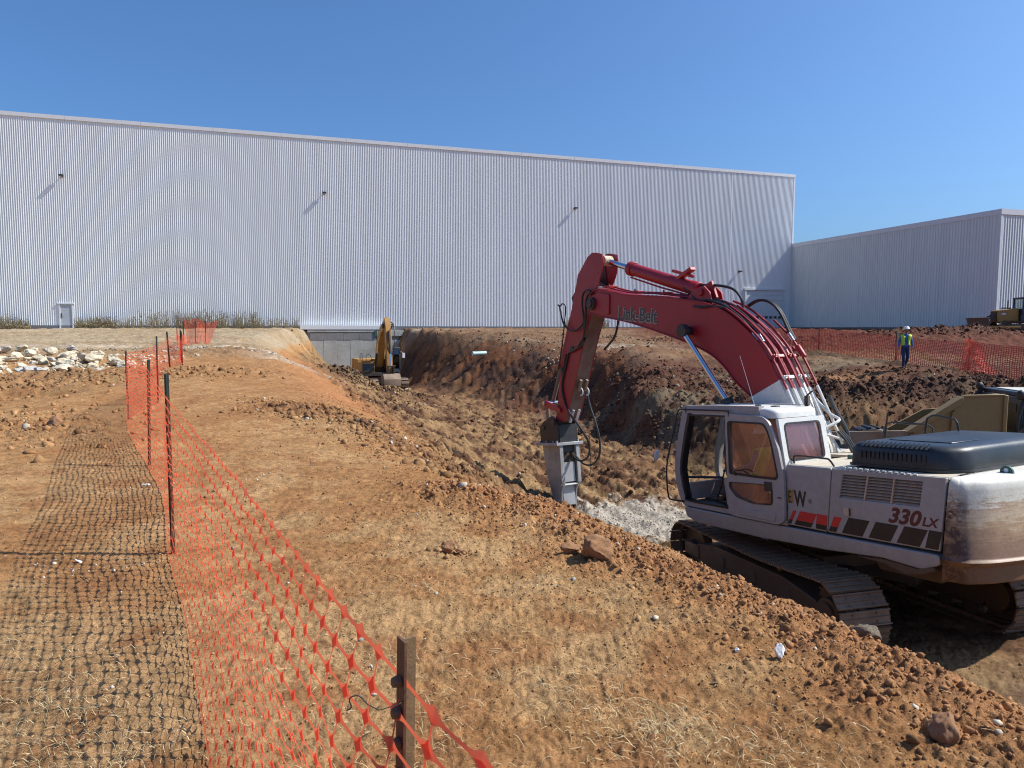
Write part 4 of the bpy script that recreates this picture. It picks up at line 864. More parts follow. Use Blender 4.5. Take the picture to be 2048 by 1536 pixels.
# --- cab
cab_front = [(1.86, 1.85), (1.86, 2.2), (1.66, 3.03), (1.52, 3.10), (.0, 3.10), (-.18, 3.02), (-.30, 2.75), (-.43, 2.30), (-.46, 1.44), (1.62, 1.42), (1.76, 1.52)]
ys0, ys1 = .46, Y1
cabn = empty  # keeps the name short below
opening = [(1.70, 1.88), (1.71, 2.18), (1.50, 2.93), (1.40, 2.98), (.70, 2.98), (.66, 2.94), (.66, 2.3), (.66, 1.9), (.68, 1.50), (1.62, 1.50), (1.68, 1.56)]
doorzone = [(.66, 1.44), (.62, 3.05), (-.15, 3.0), (-.30, 2.75), (-.43, 2.30), (-.455, 1.44)]
mb = MB()
# left side frame: A-pillar, header, sill as a swept rail
rail = [(1.62, 1.44), (1.76, 1.54), (1.86, 1.86), (1.86, 2.2), (1.64, 3.0), (1.50, 3.085), (.0, 3.09)]
def rail_tube(mb, pts, y, w, h, mi=0):
    P = catmull([Vector((p[0], 0, p[1])) for p in pts], 4); vs = []
    for k, p in enumerate(P):
        d = (P[min(k + 1, len(P) - 1)] - P[max(k - 1, 0)]).normalized(); nn = Vector((d.z, 0, -d.x))
        for a, b_ in ((-1, -1), (1, -1), (1, 1), (-1, 1)): vs.append((p.x + nn.x * a * h / 2, y + b_ * w / 2, p.z + nn.z * a * h / 2))
    n = len(P); fs = [(k * 4 + j, k * 4 + (j + 1) % 4, k * 4 + 4 + (j + 1) % 4, k * 4 + 4 + j) for k in range(n - 1) for j in range(4)] + [(3, 2, 1, 0), tuple((n - 1) * 4 + q for q in range(4))]
    mb.add(vs, fs, mi); return mb
rail_tube(mb, rail, Y1 - .06, .11, .13)
rail_tube(mb, rail, ys0 + .05, .09, .10)
mb.box2((-.46, ys0, 1.425), (1.66, Y1, 1.50)); cab = mb.build('cab', 'white', ex, bevel=.012)
# roof
mb = MB(); r2 = rounded([(1.62, Y1 - .02), (1.62, ys0 + .02), (-.28, ys0 + .02), (-.28, Y1 - .02)], .16, 5); n = len(r2); L = []
for z, s in ((2.98, 1.0), (3.07, 1.0), (3.105, .985), (3.13, .95), (3.14, .88)): L.append([((x - .67) * s + .67, (y - .97) * s + .97, z - .05 * max(0, (.2 - x)) * (1 if z > 3 else .2)) for x, y in r2])
vs = [p for r in L for p in r]; mb.add(vs, [(i * n + j, i * n + (j + 1) % n, (i + 1) * n + (j + 1) % n, (i + 1) * n + j) for i in range(len(L) - 1) for j in range(n)] + [tuple((len(L) - 1) * n + j for j in range(n)), tuple(range(n - 1, -1, -1))])
mb.build('cab_roof', 'white_lit', ex, smooth=True)
# rear face of the cab with its window
ro = [(ys0, 1.52), (Y1 - .02, 1.52), (Y1 - .02, 2.98), (ys0, 2.98)]; ri = [(ys0 + .13, 2.36), (Y1 - .13, 2.36), (Y1 - .13, 2.90), (ys0 + .13, 2.90)]
mb = MB(); ring(mb, rounded(ro, .02, 3), rounded(ri, .07, 3), -.02, .03, ax='x')
REAR = Matrix.Translation((-.43, 0, 2.30)) @ Matrix.Rotation(rad(-9), 4, 'Y').inverted() @ Matrix.Translation((0, 0, -2.30))
cr = mb.build('cab_rear_wall', 'white_lit', ex, bevel=.01, mat4=REAR)
MB().prism(rounded([(y, z) for y, z in ri], .07, 3), .0, .006, 'x').build('rear_window', 'mauve', cr)
mb = MB(); ring(mb, rounded([(y + (-.015 if y < 1 else .015), z + (-.015 if z < 2.6 else .015)) for y, z in ri], .08, 3), rounded([(y + (.012 if y < 1 else -.012), z + (.012 if z < 2.6 else -.012)) for y, z in ri], .06, 3), -.026, -.0205, ax='x'); mb.build('window_seal', 'black', cr)
# far side wall and its glass, front glass
mb = MB(); ring(mb, rounded([(1.72, 1.52), (-.43, 1.52), (-.40, 2.3), (-.15, 2.95), (1.6, 2.97)], .04, 3), rounded([(1.55, 2.0), (-.25, 2.0), (-.24, 2.3), (-.05, 2.84), (1.42, 2.86)], .06, 3), ys0, ys0 + .04); w_ = mb.build('cab_right_wall', 'cab_beige', ex)
MB().prism([(1.56, 1.99), (-.27, 1.99), (-.26, 2.3), (-.06, 2.85), (1.43, 2.87)], ys0 + .015, ys0 + .022).build('side_window', 'mauve', w_)
MB().add([(1.84, ys0 + .1, 1.9), (1.84, Y1 - .12, 1.9), (1.64, Y1 - .12, 2.95), (1.64, ys0 + .1, 2.95), (1.832, ys0 + .1, 1.9), (1.832, Y1 - .12, 1.9), (1.632, Y1 - .12, 2.95), (1.632, ys0 + .1, 2.95)], [(0, 1, 2, 3), (7, 6, 5, 4), (0, 4, 5, 1), (1, 5, 6, 2), (2, 6, 7, 3), (3, 7, 4, 0)]).build('windscreen', 'glass_clear', ex)
MB().box2((1.70, ys0 + .05, 1.50), (1.76, Y1 - .12, 1.80)).build('front_panel', 'white', ex, bevel=.02)
# dark seal round the door opening
mb = MB(); rail_tube(mb, [(.70, 1.52), (1.60, 1.52), (1.68, 1.60), (1.74, 1.88), (1.745, 2.17), (1.53, 2.93), (1.44, 2.985), (.66, 2.985)], Y1 - .055, .13, .03); mb.build('door_seal', 'black', ex)
# door: two-window frame
do = [(.63, 1.455), (.52, 1.425), (-.36, 1.425), (-.46, 1.50), (-.475, 1.84), (-.475, 2.12), (-.39, 2.54), (-.24, 2.92), (-.12, 3.01), (.58, 3.035), (.64, 3.0), (.645, 2.3)]
wu = rounded([(.575, 2.09), (.09, 2.085), (-.33, 2.09), (-.372, 2.14), (-.27, 2.62), (-.20, 2.82), (-.13, 2.905), (.54, 2.915), (.58, 2.88)], .05, 3)
wl = rounded([(.595, 1.955), (-.10, 1.99), (-.26, 1.95), (-.25, 1.70), (.12, 1.675), (.44, 1.73), (.58, 1.86)], .06, 3)
def holed(mb, outer, holes, y0, y1):
    """plate with holes: triangulate with bmesh"""
    bm = bmesh.new(); es = []
    for lp in [outer] + holes:
        vv = [bm.verts.new((p[0], 0, p[1])) for p in lp]; es += [bm.edges.new((vv[k], vv[(k + 1) % len(vv)])) for k in range(len(vv))]
    res = bmesh.ops.triangle_fill(bm, edges=es, use_beauty=True, use_dissolve=False); bm.verts.index_update()
    fs = [[v.index for v in f.verts] for f in bm.faces]; vs = [v.co.copy() for v in bm.verts]; bm.free()
    n = len(vs); mb.add([(v.x, y0, v.z) for v in vs] + [(v.x, y1, v.z) for v in vs], [tuple(f) for f in fs] + [tuple(q + n for q in reversed(f)) for f in fs])
    b = 0; rim = []
    for lp in [outer] + holes:
        m_ = len(lp); rim += [(b + k, b + (k + 1) % m_, n + b + (k + 1) % m_, n + b + k) for k in range(m_)]; b += m_
    base = len(mb.v) - 2 * n; mb.f += [tuple(base + q for q in f) for f in rim]; mb.m += [0] * len(rim); return mb
dr = holed(MB(), rounded(do, .06, 3), [wu, wl], Y1 + .012, Y1 + .06).build('cab_door', 'white', ex, bevel=.012)
for nm, w2, k in (('upper_door_window', wu, 0), ('lower_door_window', wl, 0)):
    c = Vector((sum(p[0] for p in w2) / len(w2), sum(p[1] for p in w2) / len(w2)))
    big = [tuple(c + (Vector(p) - c) * 1.03) for p in w2]; MB().prism(big, Y1 + .030, Y1 + .036).build(nm, 'glass_tint', dr)
    mb = MB(); ring(mb, [tuple(c + (Vector(p) - c) * 1.025) for p in w2], [tuple(c + (Vector(p) - c) * .955) for p in w2], Y1 + .0605, Y1 + .068); mb.build('window_seal', 'black', dr)
MB().tube([(.44, Y1 + .07, 2.07), (.43, Y1 + .10, 2.15), (.30, Y1 + .10, 2.17), (.20, Y1 + .10, 2.15), (.14, Y1 + .07, 2.09)], .010, 6, spline=3).build('door_grab_bar', 'black', dr)
MB().box2((-.12, Y1 + .061, 1.90), (-.26, Y1 + .075, 2.04)).build('door_latch', 'dark', dr, bevel=.006)
MB().cyl((.06, Y1 + .058, 1.56), (.06, Y1 + .07, 1.56), .017, n=10).build('door_lock', 'dark', dr)
MB().box2((-.36, Y1 + .058, 1.82), (-.42, Y1 + .075, 1.835)).build('hinge', 'dark', dr)
MB().prism(rounded([(.40, 1.47), (-.30, 1.46), (-.32, 1.60), (.1, 1.57), (.36, 1.60)], .05, 3), Y1 + .058, Y1 + .072).build('door_pressing', 'white', dr, bevel=.01)
# inside the cab
MB().box2((.62, .75, 1.50), (.10, 1.25, 1.68)).build('seat_base', 'dark', ex)
MB().box2((.62, .72, 1.68), (.08, 1.26, 1.84)).build('seat', 'black', ex, bevel=.04)
MB().prism([(.10, 1.78), (.20, 1.80), (.02, 2.50), (-.12, 2.50)], .74, 1.24).build('seat_back', 'black', ex, bevel=.04)
for y in (.66, 1.34): MB().prism(rounded([(.80, 1.52), (.30, 1.52), (.20, 2.0), (.72, 2.03), (.86, 1.96)], .05, 3), y - .06, y + .06).build('armrest_console', 'cab_beige', ex, bevel=.02)
MB().tube([(.80, 1.36, 1.98), (.84, 1.36, 2.12), (.84, 1.35, 2.20)], .014, 6).sphere((.84, 1.35, 2.21), .028).build('control_lever', 'black', ex)
MB().tube([(.80, .66, 1.98), (.84, .66, 2.12), (.84, .65, 2.20)], .014, 6).sphere((.84, .65, 2.21), .028).build('control_lever', 'black', ex)
for y in (.92, 1.08): MB().tube([(1.35, y, 1.52), (1.25, y, 1.75), (1.16, y, 2.02)], .012, 6).sphere((1.16, y, 2.03), .022).build('travel_lever', 'black', ex)
MB().box2((1.30, .86, 1.505), (1.56, 1.16, 1.54)).build('foot_pedal', 'dark', ex, bevel=.005)
MB().box2((.7, .5, 1.502), (1.62, 1.42, 1.508)).build('floor_mat', 'dark', ex)
MB().tube([(1.715, Y1 - .10, 1.90), (1.4, Y1 - .2, 1.92), (1.12, Y1 - .32, 1.93)], .022, 8).build('cab_grab_bar', 'black', ex)
# guard rail and mirror in front of the cab
gr = MB().tube([(.58, Y1 + .06, 3.08), (1.52, Y1 + .07, 3.085), (1.70, Y1 + .08, 3.06), (1.78, Y1 + .10, 2.80), (1.98, Y1 + .12, 2.2), (2.02, Y1 + .12, 1.85), (2.01, Y1 + .1, 1.54), (1.92, Y1 + .08, 1.50), (1.72, Y1, 1.49)], .014, 8, spline=3).build('guard_rail', 'black', ex)
MB().tube([(.56, Y1 + .06, 3.09), (.56, Y1 + .05, 2.99)], .012, 6).build('rail_bracket', 'black', gr)
mr = MB().tube([(1.84, Y1 + .11, 2.62), (2.0, Y1 + .16, 2.64), (2.16, Y1 + .2, 2.60), (2.18, Y1 + .2, 2.42)], .010, 6, spline=3).build('mirror_arm', 'black', ex)
MB().cyl((2.185, Y1 + .205, 2.27), (2.165, Y1 + .195, 2.265), .105, n=18).build('mirror', 'trim', mr, bevel=.01)
MB().cyl((2.18, Y1 + .215, 2.27), (2.21, Y1 + .23, 2.275), .075, .03, n=12).build('mirror_back', 'dark', mr)
# fixtures on the roof
MB().box2((1.3, .75, 3.135), (1.42, .80, 3.19)).cyl((.45, 1.0, 3.13), (.45, 1.0, 3.15), .05, n=10).box2((.1, .9, 3.115), (.2, 1.0, 3.14)).build('roof_fittings', 'dark', ex, bevel=.004)
MB().tube([(.42, 1.1, 3.13), (.68, 1.12, 3.95)], .003, 5).build('antenna', 'trim', ex)
MB().box2((-.12, .55, 3.08), (-.20, .70, 3.10)).tube([(-.15, .62, 3.1), (-.13, .60, 3.26), (-.20, .52, 3.35)], .014, 6).box((-.13, .56, 3.20), (.07, .05, .16), (.4, .3, 0)).build('lamp_bracket', 'dark', ex)
# handrails on the deck
MB().tube([(-.47, 1.30, 2.31), (-.47, 1.30, 2.41), (-.55, 1.30, 2.435), (-.95, 1.30, 2.43), (-1.06, 1.30, 2.42), (-1.14, 1.30, 2.33)], .014, 8, spline=3).build('deck_handrail', 'black', ex)
MB().tube([(-.95, -1.25, 2.3), (-.97, -1.25, 2.70), (-.6, -1.25, 2.74), (-.2, -1.25, 2.72), (-.15, -1.25, 2.3)], .016, 8, spline=3).build('deck_handrail', 'black', ex)
MB().tube([(-.15, -1.25, 2.32), (-.2, -1.3, 2.9)], .014, 6).tube([(-1.0, -1.0, 2.34), (-1.05, -1.0, 2.86), (-1.35, -1.0, 2.88), (-1.5, -1.0, 2.8), (-1.52, -1.0, 2.4)], .016, 8, spline=3).build('deck_handrail', 'black', ex)
MB().box2((-1.0, -.35, 2.34), (-1.15, -.05, 2.48)).cyl((-.7, .35, 2.32), (-.7, .35, 2.38), .05, n=10).build('filter_box', 'green', ex, bevel=.01)

# --- boom
BT = [(6.08, 5.64), (5.72, 5.73), (4.79, 5.48), (3.94, 5.35), (2.88, 5.14), (2.34, 5.02), (1.84, 4.81), (1.37, 4.47), (.95, 4.05), (.65, 3.53), (.37, 2.95), (.12, 2.40), (.10, 2.15)]
BB = [(6.14, 5.22), (5.76, 5.11), (4.79, 4.90), (3.94, 4.66), (3.16, 4.41), (2.66, 4.24), (2.18, 4.02), (1.86, 3.78), (1.62, 3.52), (1.27, 3.25), (.98, 2.84), (.62, 2.30), (.40, 2.12)]
def boom_part(k0, k1, name, mat):
    T_ = catmull([Vector((p[0], 0, p[1])) for p in BT[k0:k1]], 3); B_ = catmull([Vector((p[0], 0, p[1])) for p in BB[k0:k1]], 3); w = .27; mb = MB(); vs = []
    for a, b_ in zip(T_, B_): vs += [(a.x, w, a.z), (a.x, -w, a.z), (b_.x, -w, b_.z), (b_.x, w, b_.z)]
    n = len(T_); mb.add(vs, [(k * 4 + j, k * 4 + (j + 1) % 4, k * 4 + 4 + (j + 1) % 4, k * 4 + 4 + j) for k in range(n - 1) for j in range(4)] + [(3, 2, 1, 0), tuple((n - 1) * 4 + q for q in range(4))])
    # top and bottom plates stand a little proud of the webs
    for src, s in ((T_, 1), (B_, -1)):
        vs = []
        for k, p in enumerate(src):
            d = (src[min(k + 1, n - 1)] - src[max(k - 1, 0)]).normalized(); nn = Vector((-d.z, 0, d.x)) * (-1 if d.x < 0 else 1); nn = nn if (nn.z > 0) == (s > 0) else -nn
            for y, q in ((-w - .025, .014), (w + .025, .014), (w + .025, -.012), (-w - .025, -.012)): vs.append((p.x + nn.x * q, y, p.z + nn.z * q))
        mb.add(vs, [(k * 4 + j, k * 4 + (j + 1) % 4, k * 4 + 4 + (j + 1) % 4, k * 4 + 4 + j) for k in range(n - 1) for j in range(4)] + [(3, 2, 1, 0), tuple((n - 1) * 4 + q for q in range(4))])
    return mb.build(name, mat, ex, bevel=.008)
boom = boom_part(0, 10, 'boom', 'red'); boom_base = boom_part(9, 13, 'boom_base', 'white_lit')
MB().cyl((5.98, -.37, 5.42), (5.98, .37, 5.42), .15, n=20).cyl((5.98, .37, 5.42), (5.98, .41, 5.42), .10, n=16).build('boom_tip_hub', 'dark', boom, bevel=.01)
MB().prism(rounded([(6.1, 5.24), (5.35, 5.10), (5.30, 5.55), (5.72, 5.66), (6.06, 5.60)], .04, 3), .272, .300).build('tip_plate', 'red', boom, bevel=.008)
MB().cyl((2.74, -.40, 4.52), (2.74, .40, 4.52), .085, n=18).cyl((2.74, .40, 4.52), (2.74, .52, 4.52), .13, n=20).cyl((2.74, -.52, 4.52), (2.74, -.40, 4.52), .13, n=20).build('boom_cylinder_boss', 'black', boom, bevel=.01)
mb = MB().box((2.56, 0, 5.20), (.5, .06, .36), (0, .35, 0)).prism([(2.95, 5.14), (2.25, 4.97), (2.30, 5.22), (2.45, 5.36), (2.72, 5.33)], .13, .17).prism([(2.95, 5.14), (2.25, 4.97), (2.30, 5.22), (2.45, 5.36), (2.72, 5.33)], -.17, -.13).cyl((2.52, -.22, 5.24), (2.52, .22, 5.24), .07, n=14)
mb.build('stick_cylinder_lug', 'red', boom, bevel=.006)
text_mesh('brand_lettering', 'Link-Belt', .40, 'letter_edge', boom, side_m(5.06, .2725, 4.97, -.155), 0, .022, .002, .93)
text_mesh('brand_lettering', 'Link-Belt', .40, 'letter', boom, side_m(5.05, .2765, 4.975, -.155), 0, .006, .002, .93)
# steel pipes and hoses along the back of the boom
def pipe(y, off, k0, k1, nm='hydraulic_pipe', r=.022, mats=('red', 'white_lit'), wob=0.):
    P = catmull([Vector((p[0], 0, p[1])) for p in BT], 3); pts = []
    for k in range(int(k0 * 3), int(k1 * 3) + 1):
        p = P[k]; d = (P[min(k + 1, len(P) - 1)] - P[max(k - 1, 0)]).normalized(); nn = Vector((-d.z, 0, d.x)); nn = nn if nn.z + nn.x * -.3 > 0 else -nn
        pts.append(Vector((p.x, y + wob * math.sin(k * .5), p.z)) + nn * off)
    s = next((i for i, p in enumerate(pts) if p.z < 3.53), len(pts)); mb = MB(); mb.tube(pts[:s + 1], r, 8, 0)
    if s < len(pts) - 1: mb.tube(pts[s:], r * 1.03, 8, 1)
    return mb.build(nm, list(mats), ex, smooth=True)
for y, off, a in ((.25, .05, 6), (.17, .10, 6), (.08, .06, 5.5), (-.01, .11, 6), (-.10, .06, 5), (-.19, .12, 6), (-.28, .08, 5.5), (-.36, .16, 7)): pipe(y, off, a, 11.7 if y > -.3 else 11)
for y, off in ((.16, .055), (.05, .075), (-.10, .055)): pipe(y, off, 1.3, 4.0, r=.017)
for k, offz in ((1.5, 0), (2.6, 0), (3.5, 0), (8.4, 0), (9.25, 0), (10.6, 0)):
    P = catmull([Vector((p[0], 0, p[1])) for p in BT], 3); i = int(k * 3); p = P[i]; d = (P[i + 1] - P[i - 1]).normalized(); nn = Vector((-d.z, 0, d.x)); nn = nn if nn.z > -.1 and nn.x < .9 and (nn.z + nn.x * -.3 > 0) else -nn
    ang = math.atan2(-d.z, d.x)
    for yy in ((.13, -.22) if k > 5 else (.10,)):
        c = p + nn * .085; MB().box((c.x, yy, c.z), (.055, .26, .05), (0, ang, 0)).cyl((c.x, yy + .10, c.z), (c.x + nn.x * .06, yy + .10, c.z + nn.z * .06), .018, n=6).build('pipe_clamp', 'brick_red' if k < 9 else 'white_lit', ex, bevel=.005)
# loose hoses on the knuckle of the boom
def hose(pts, r=.022, nm='hydraulic_hose', mat='black', par=None): return MB().tube(pts, r, 8, spline=5).build(nm, mat, par or ex, smooth=True)
hose([(2.95, .02, 5.44), (2.63, 0, 5.40), (2.2, -.02, 5.33), (1.9, -.05, 5.22), (1.74, -.08, 5.02), (1.72, -.1, 4.84), (1.55, -.1, 4.68), (1.38, -.08, 4.56)], .026)
hose([(3.05, .12, 5.40), (2.85, .14, 5.28), (2.6, .18, 5.08), (2.3, .20, 5.06), (1.9, .20, 4.92), (1.5, .22, 4.66), (1.25, .24, 4.42)], .024)
hose([(3.2, .10, 5.21), (2.8, .12, 5.16), (2.4, .14, 5.09), (2.0, .15, 4.97), (1.6, .16, 4.72), (1.2, .17, 4.38)], .024)
hose([(3.3, .0, 5.23), (2.8, .02, 5.18), (2.4, .04, 5.11), (2.0, .05, 4.99), (1.6, .06, 4.75), (1.15, .07, 4.36)], .022)
hose([(2.6, .30, 4.98), (2.35, .31, 4.93), (2.1, .28, 4.93), (1.8, .26, 4.86)], .022)
for dy in (0, -.045): hose([(1.78, -.25 + dy, 4.90), (1.55, -.28 + dy, 4.98), (1.3, -.3 + dy, 4.92), (1.1, -.32 + dy, 4.72), (.95, -.34 + dy, 4.40), (.86, -.36 + dy, 4.22)], .026)
for y, x, z in ((.24, 1.2, 4.36), (.16, 1.15, 4.33), (-.33, .93, 4.33)): MB().cyl((x, y, z), (x - .10, y, z - .14), .03, n=10).build('hose_fitting', 'chrome', ex)
MB().cyl((.80, -.38, 4.10), (.66, -.38, 3.90), .05, n=10).cyl((.84, -.38, 4.02), (.90, -.38, 4.08), .03, n=8).build('hose_fitting', 'brick_red', ex, bevel=.005)
hose([(.30, -.50, 3.22), (.22, -.52, 3.02), (.10, -.54, 2.8), (.02, -.55, 2.6), (.0, -.55, 2.4)], .04)
# bent pipe loops behind the cab
MB().tube([(.45, -.34, 3.2), (.20, -.36, 2.95), (.02, -.36, 2.86), (.0, -.25, 2.8), (.12, .1, 2.66), (.2, .3, 2.58)], .024, 8, spline=3).build('hydraulic_pipe', 'white_lit', ex, smooth=True)
MB().tube([(.35, .28, 2.86), (.2, .05, 2.70), (.02, -.2, 2.58), (-.1, -.38, 2.5), (-.18, -.42, 2.35)], .022, 8, spline=3).build('hydraulic_pipe', 'white_lit', ex, smooth=True)
for dy in (0, .05, .10): hose([(.0, -.30 - dy, 2.66), (-.12, -.34 - dy, 2.5), (-.22, -.36 - dy, 2.3)], .02, mat='black')
MB().prism([(.75, 1.45), (.0, 1.45), (-.05, 2.2), (.15, 2.5), (.5, 2.4)], -.42, -.34).prism([(.75, 1.45), (.0, 1.45), (-.05, 2.2), (.15, 2.5), (.5, 2.4)], .34, .42).build('boom_foot_bracket', 'white', ex, bevel=.01)
# boom cylinders
for s in (1, -1):
    c = MB().cyl((1.18, .46 * s, 1.95), (1.66, .46 * s, 3.16), .105, n=18).cyl((1.62, .46 * s, 3.06), (1.68, .46 * s, 3.20), .125, n=18).build('boom_cylinder', 'dark', ex, bevel=.006)
    MB().cyl((1.66, .46 * s, 3.18), (2.70, .46 * s, 4.46), .052, n=16).build('piston_rod', 'chrome', c, smooth=True)
    c2 = MB().cyl((2.70, .40 * s, 4.50), (2.70, .53 * s, 4.50), .10, n=16).build('rod_eye', 'dark', c, bevel=.008)
# re-aimed so that rod and barrel share one line
# stick cylinder
A = Vector((5.76, 0, 6.40)); Bp = Vector((2.52, 0, 5.24)); d = (Bp - A).normalized()
pB = A + d * .98
c = MB().cyl(pB, A + d * 3.15, .135, n=24).cyl(A + d * .93, pB + d * .10, .16, n=22).cyl(A + d * 2.98, A + d * 3.2, .15, n=20).cyl(A + d * 3.2, Bp, .09, n=14).build('stick_cylinder', 'red', ex, bevel=.012)
MB().cyl(A + d * .1, pB, .062, n=18).build('piston_rod', 'chrome', c, smooth=True)
MB().cyl((A.x, -.12, A.z), (A.x, .12, A.z), .12, n=18).build('rod_eye', 'limestone', c, bevel=.01)
MB().tube([tuple(pB + Vector((0, .03, -.19))), tuple(A + d * 2.0 + Vector((0, .05, -.19))), tuple(A + d * 2.95 + Vector((0, .05, -.16)))], .018, 6).build('cylinder_pipe', 'red', c)
q = A + d * 2.75; MB().box((q.x, .02, q.z + .19), (.62, .14, .07), (0, .34, 0)).cyl((q.x + .3, .02, q.z + .34), (q.x - .3, .02, q.z + .13), .035, n=8).build('cylinder_manifold', 'brick_red', c, bevel=.01)
# --- stick
SF = [(5.85, 6.60), (6.02, 6.63), (6.22, 6.56), (6.68, 6.18), (7.0, 5.42), (7.24, 4.96), (7.58, 4.2), (7.70, 3.66), (7.84, 3.02), (7.97, 2.63)]
SR = [(5.62, 6.53), (5.60, 6.38), (5.66, 6.12), (5.88, 5.79), (6.12, 5.26), (6.46, 4.70), (6.78, 4.06), (7.02, 3.52), (7.33, 2.92), (7.52, 2.60)]
prof = [(5.72, 6.60)] + SF + SR[::-1]
for s in (1, -1):
    MB().prism([p for p in SF[:4]] + [(6.45, 5.7), (6.0, 5.72)] + SR[:4][::-1], s * .20, s * .225).build('stick_ear', 'red', ex, bevel=.004)
mb = MB(); body = SF[3:] + SR[3:][::-1]; mb.prism(body, -.19, .19); stick = mb.build('stick', 'red_worn', ex, bevel=.01)
for s in (1, -1): MB().prism([(x, z) for x, z in body], s * .1905, s * .212).build('stick_side_plate', 'red', stick)
MB().prism([(5.9, 5.82), (5.98, 5.62), (5.92, 5.56), (5.80, 5.80)], -.20, .20).build('stick_end_plate', 'concrete', stick, bevel=.01)
MB().prism([(6.0, 5.72), (6.45, 5.7), (6.2, 6.4), (6.1, 6.4)], -.198, -.18).build('inner_web', 'dark', stick)
for y in (.10, -.08):
    MB().prism([(6.92, 3.66), (6.86, 3.62), (6.98, 3.36), (7.04, 3.40)], y - .045, y + .02).build('hose_bracket', 'truck_tail', stick, bevel=.004)
    MB().tube([(6.88, y, 3.44), (6.82, y, 3.38), (6.84, y, 3.28), (6.92, y, 3.26)], .016, 6, spline=3).build('hose_clip', 'trim', stick)
    MB().prism([(7.30, 2.90), (7.22, 2.88), (7.42, 2.56), (7.50, 2.58)], y - .012, y + .012).build('fin', 'trim', stick)
MB().cyl((5.98, -.235, 5.42), (5.98, .235, 5.42), .19, n=20).build('pivot_collar', 'dark', stick)
# bucket cylinder ahead of the stick, link arms
c0 = Vector((6.98, 0, 5.62)); c1 = Vector((7.93, 0, 3.98)); c2 = Vector((8.42, 0, 3.08))
c = MB().cyl(c0, c1, .10, n=18).cyl(c1 + (c0 - c1) * .05, c1, .125, n=18).cyl((c0.x, -.09, c0.z), (c0.x, .09, c0.z), .12, n=14).build('bucket_cylinder', 'red', ex, bevel=.008)
MB().prism([(6.70, 6.05), (7.14, 5.70), (7.02, 5.48), (6.92, 5.55)], -.12, -.09).prism([(6.70, 6.05), (7.14, 5.70), (7.02, 5.48), (6.92, 5.55)], .09, .12).build('cylinder_lug', 'dark', ex)
MB().cyl(c1, c2, .052, n=14).build('piston_rod', 'truck_tail', c, smooth=True)
MB().cyl((8.42, -.30, 3.06), (8.42, .30, 3.06), .055, n=14).build('link_pin', 'chrome', ex)
for s in (1, -1):
    MB().prism(rounded([(8.50, 3.14), (8.36, 3.14), (7.66, 2.94), (7.66, 2.82), (8.42, 2.96), (8.52, 3.02)], .04, 2), s * .225, s * .265).build('idler_link', 'brick_red', ex, bevel=.004)
    MB().prism(rounded([(8.49, 3.10), (8.36, 3.10), (8.34, 2.40), (8.48, 2.40)], .04, 2), s * .14, s * .19).build('push_link', 'truck_tail', ex, bevel=.004)
hose([(7.5, .3, 5.56), (7.42, .3, 5.52), (7.36, .3, 5.30), (7.28, .3, 5.1), (7.05, .29, 4.90), (6.76, .28, 4.86), (6.45, .27, 5.0), (6.40, .27, 5.20)], .022)
hose([(7.45, .26, 5.52), (7.36, .26, 5.58), (7.22, .26, 5.50), (7.26, .26, 5.2), (7.42, .26, 4.6), (7.60, .26, 4.1), (7.78, .2, 3.9)], .016)
hose([(5.98, .33, 5.72), (6.16, .33, 5.76), (6.33, .32, 5.68), (6.40, .30, 5.4), (6.38, .28, 5.1), (6.42, .27, 4.75), (6.60, .26, 4.46), (7.05, .25, 4.40)], .026)
hose([(5.92, .33, 5.66), (6.10, .33, 5.64), (6.22, .32, 5.45), (6.28, .30, 5.1), (6.42, .28, 4.7), (6.78, .26, 4.42), (7.15, .25, 4.34)], .026)
hose([(5.70, -.24, 5.10), (5.78, -.26, 4.9), (5.95, -.27, 4.62), (6.35, -.26, 4.36)], .028)
hose([(7.18, .24, 4.32), (7.40, .24, 3.9), (7.55, .235, 3.55), (7.50, .24, 3.2), (7.28, .20, 2.8), (6.98, .1, 2.45), (6.80, .0, 2.10), (6.88, -.05, 1.78), (7.22, -.08, 1.60), (7.55, -.1, 1.62), (7.72, -.1, 1.74)], .026)
hose([(7.05, -.16, 3.45), (6.95, -.18, 3.0), (6.72, -.2, 2.5), (6.60, -.2, 2.1), (6.66, -.2, 1.75), (6.95, -.2, 1.52), (7.30, -.18, 1.50), (7.60, -.15, 1.66), (7.74, -.1, 1.78)], .026)
hose([(7.02, -.12, 3.42), (6.98, -.14, 2.9), (6.98, -.15, 2.2), (7.0, -.18, 1.6), (7.12, -.2, 1.25), (7.5, -.2, 1.18)], .007)
MB().box((6.42, .225, 4.62), (.10, .03, .10)).box((7.05, .225, 4.42), (.12, .03, .12)).build('hose_bracket', 'dark', ex)
MB().tube([(7.3, .235, 4.3), (7.45, .235, 3.95)], .03, 8).box((7.52, .23, 3.85), (.10, .05, .28), (0, .25, 0)).build('valve_block', 'dark', ex, bevel=.005)
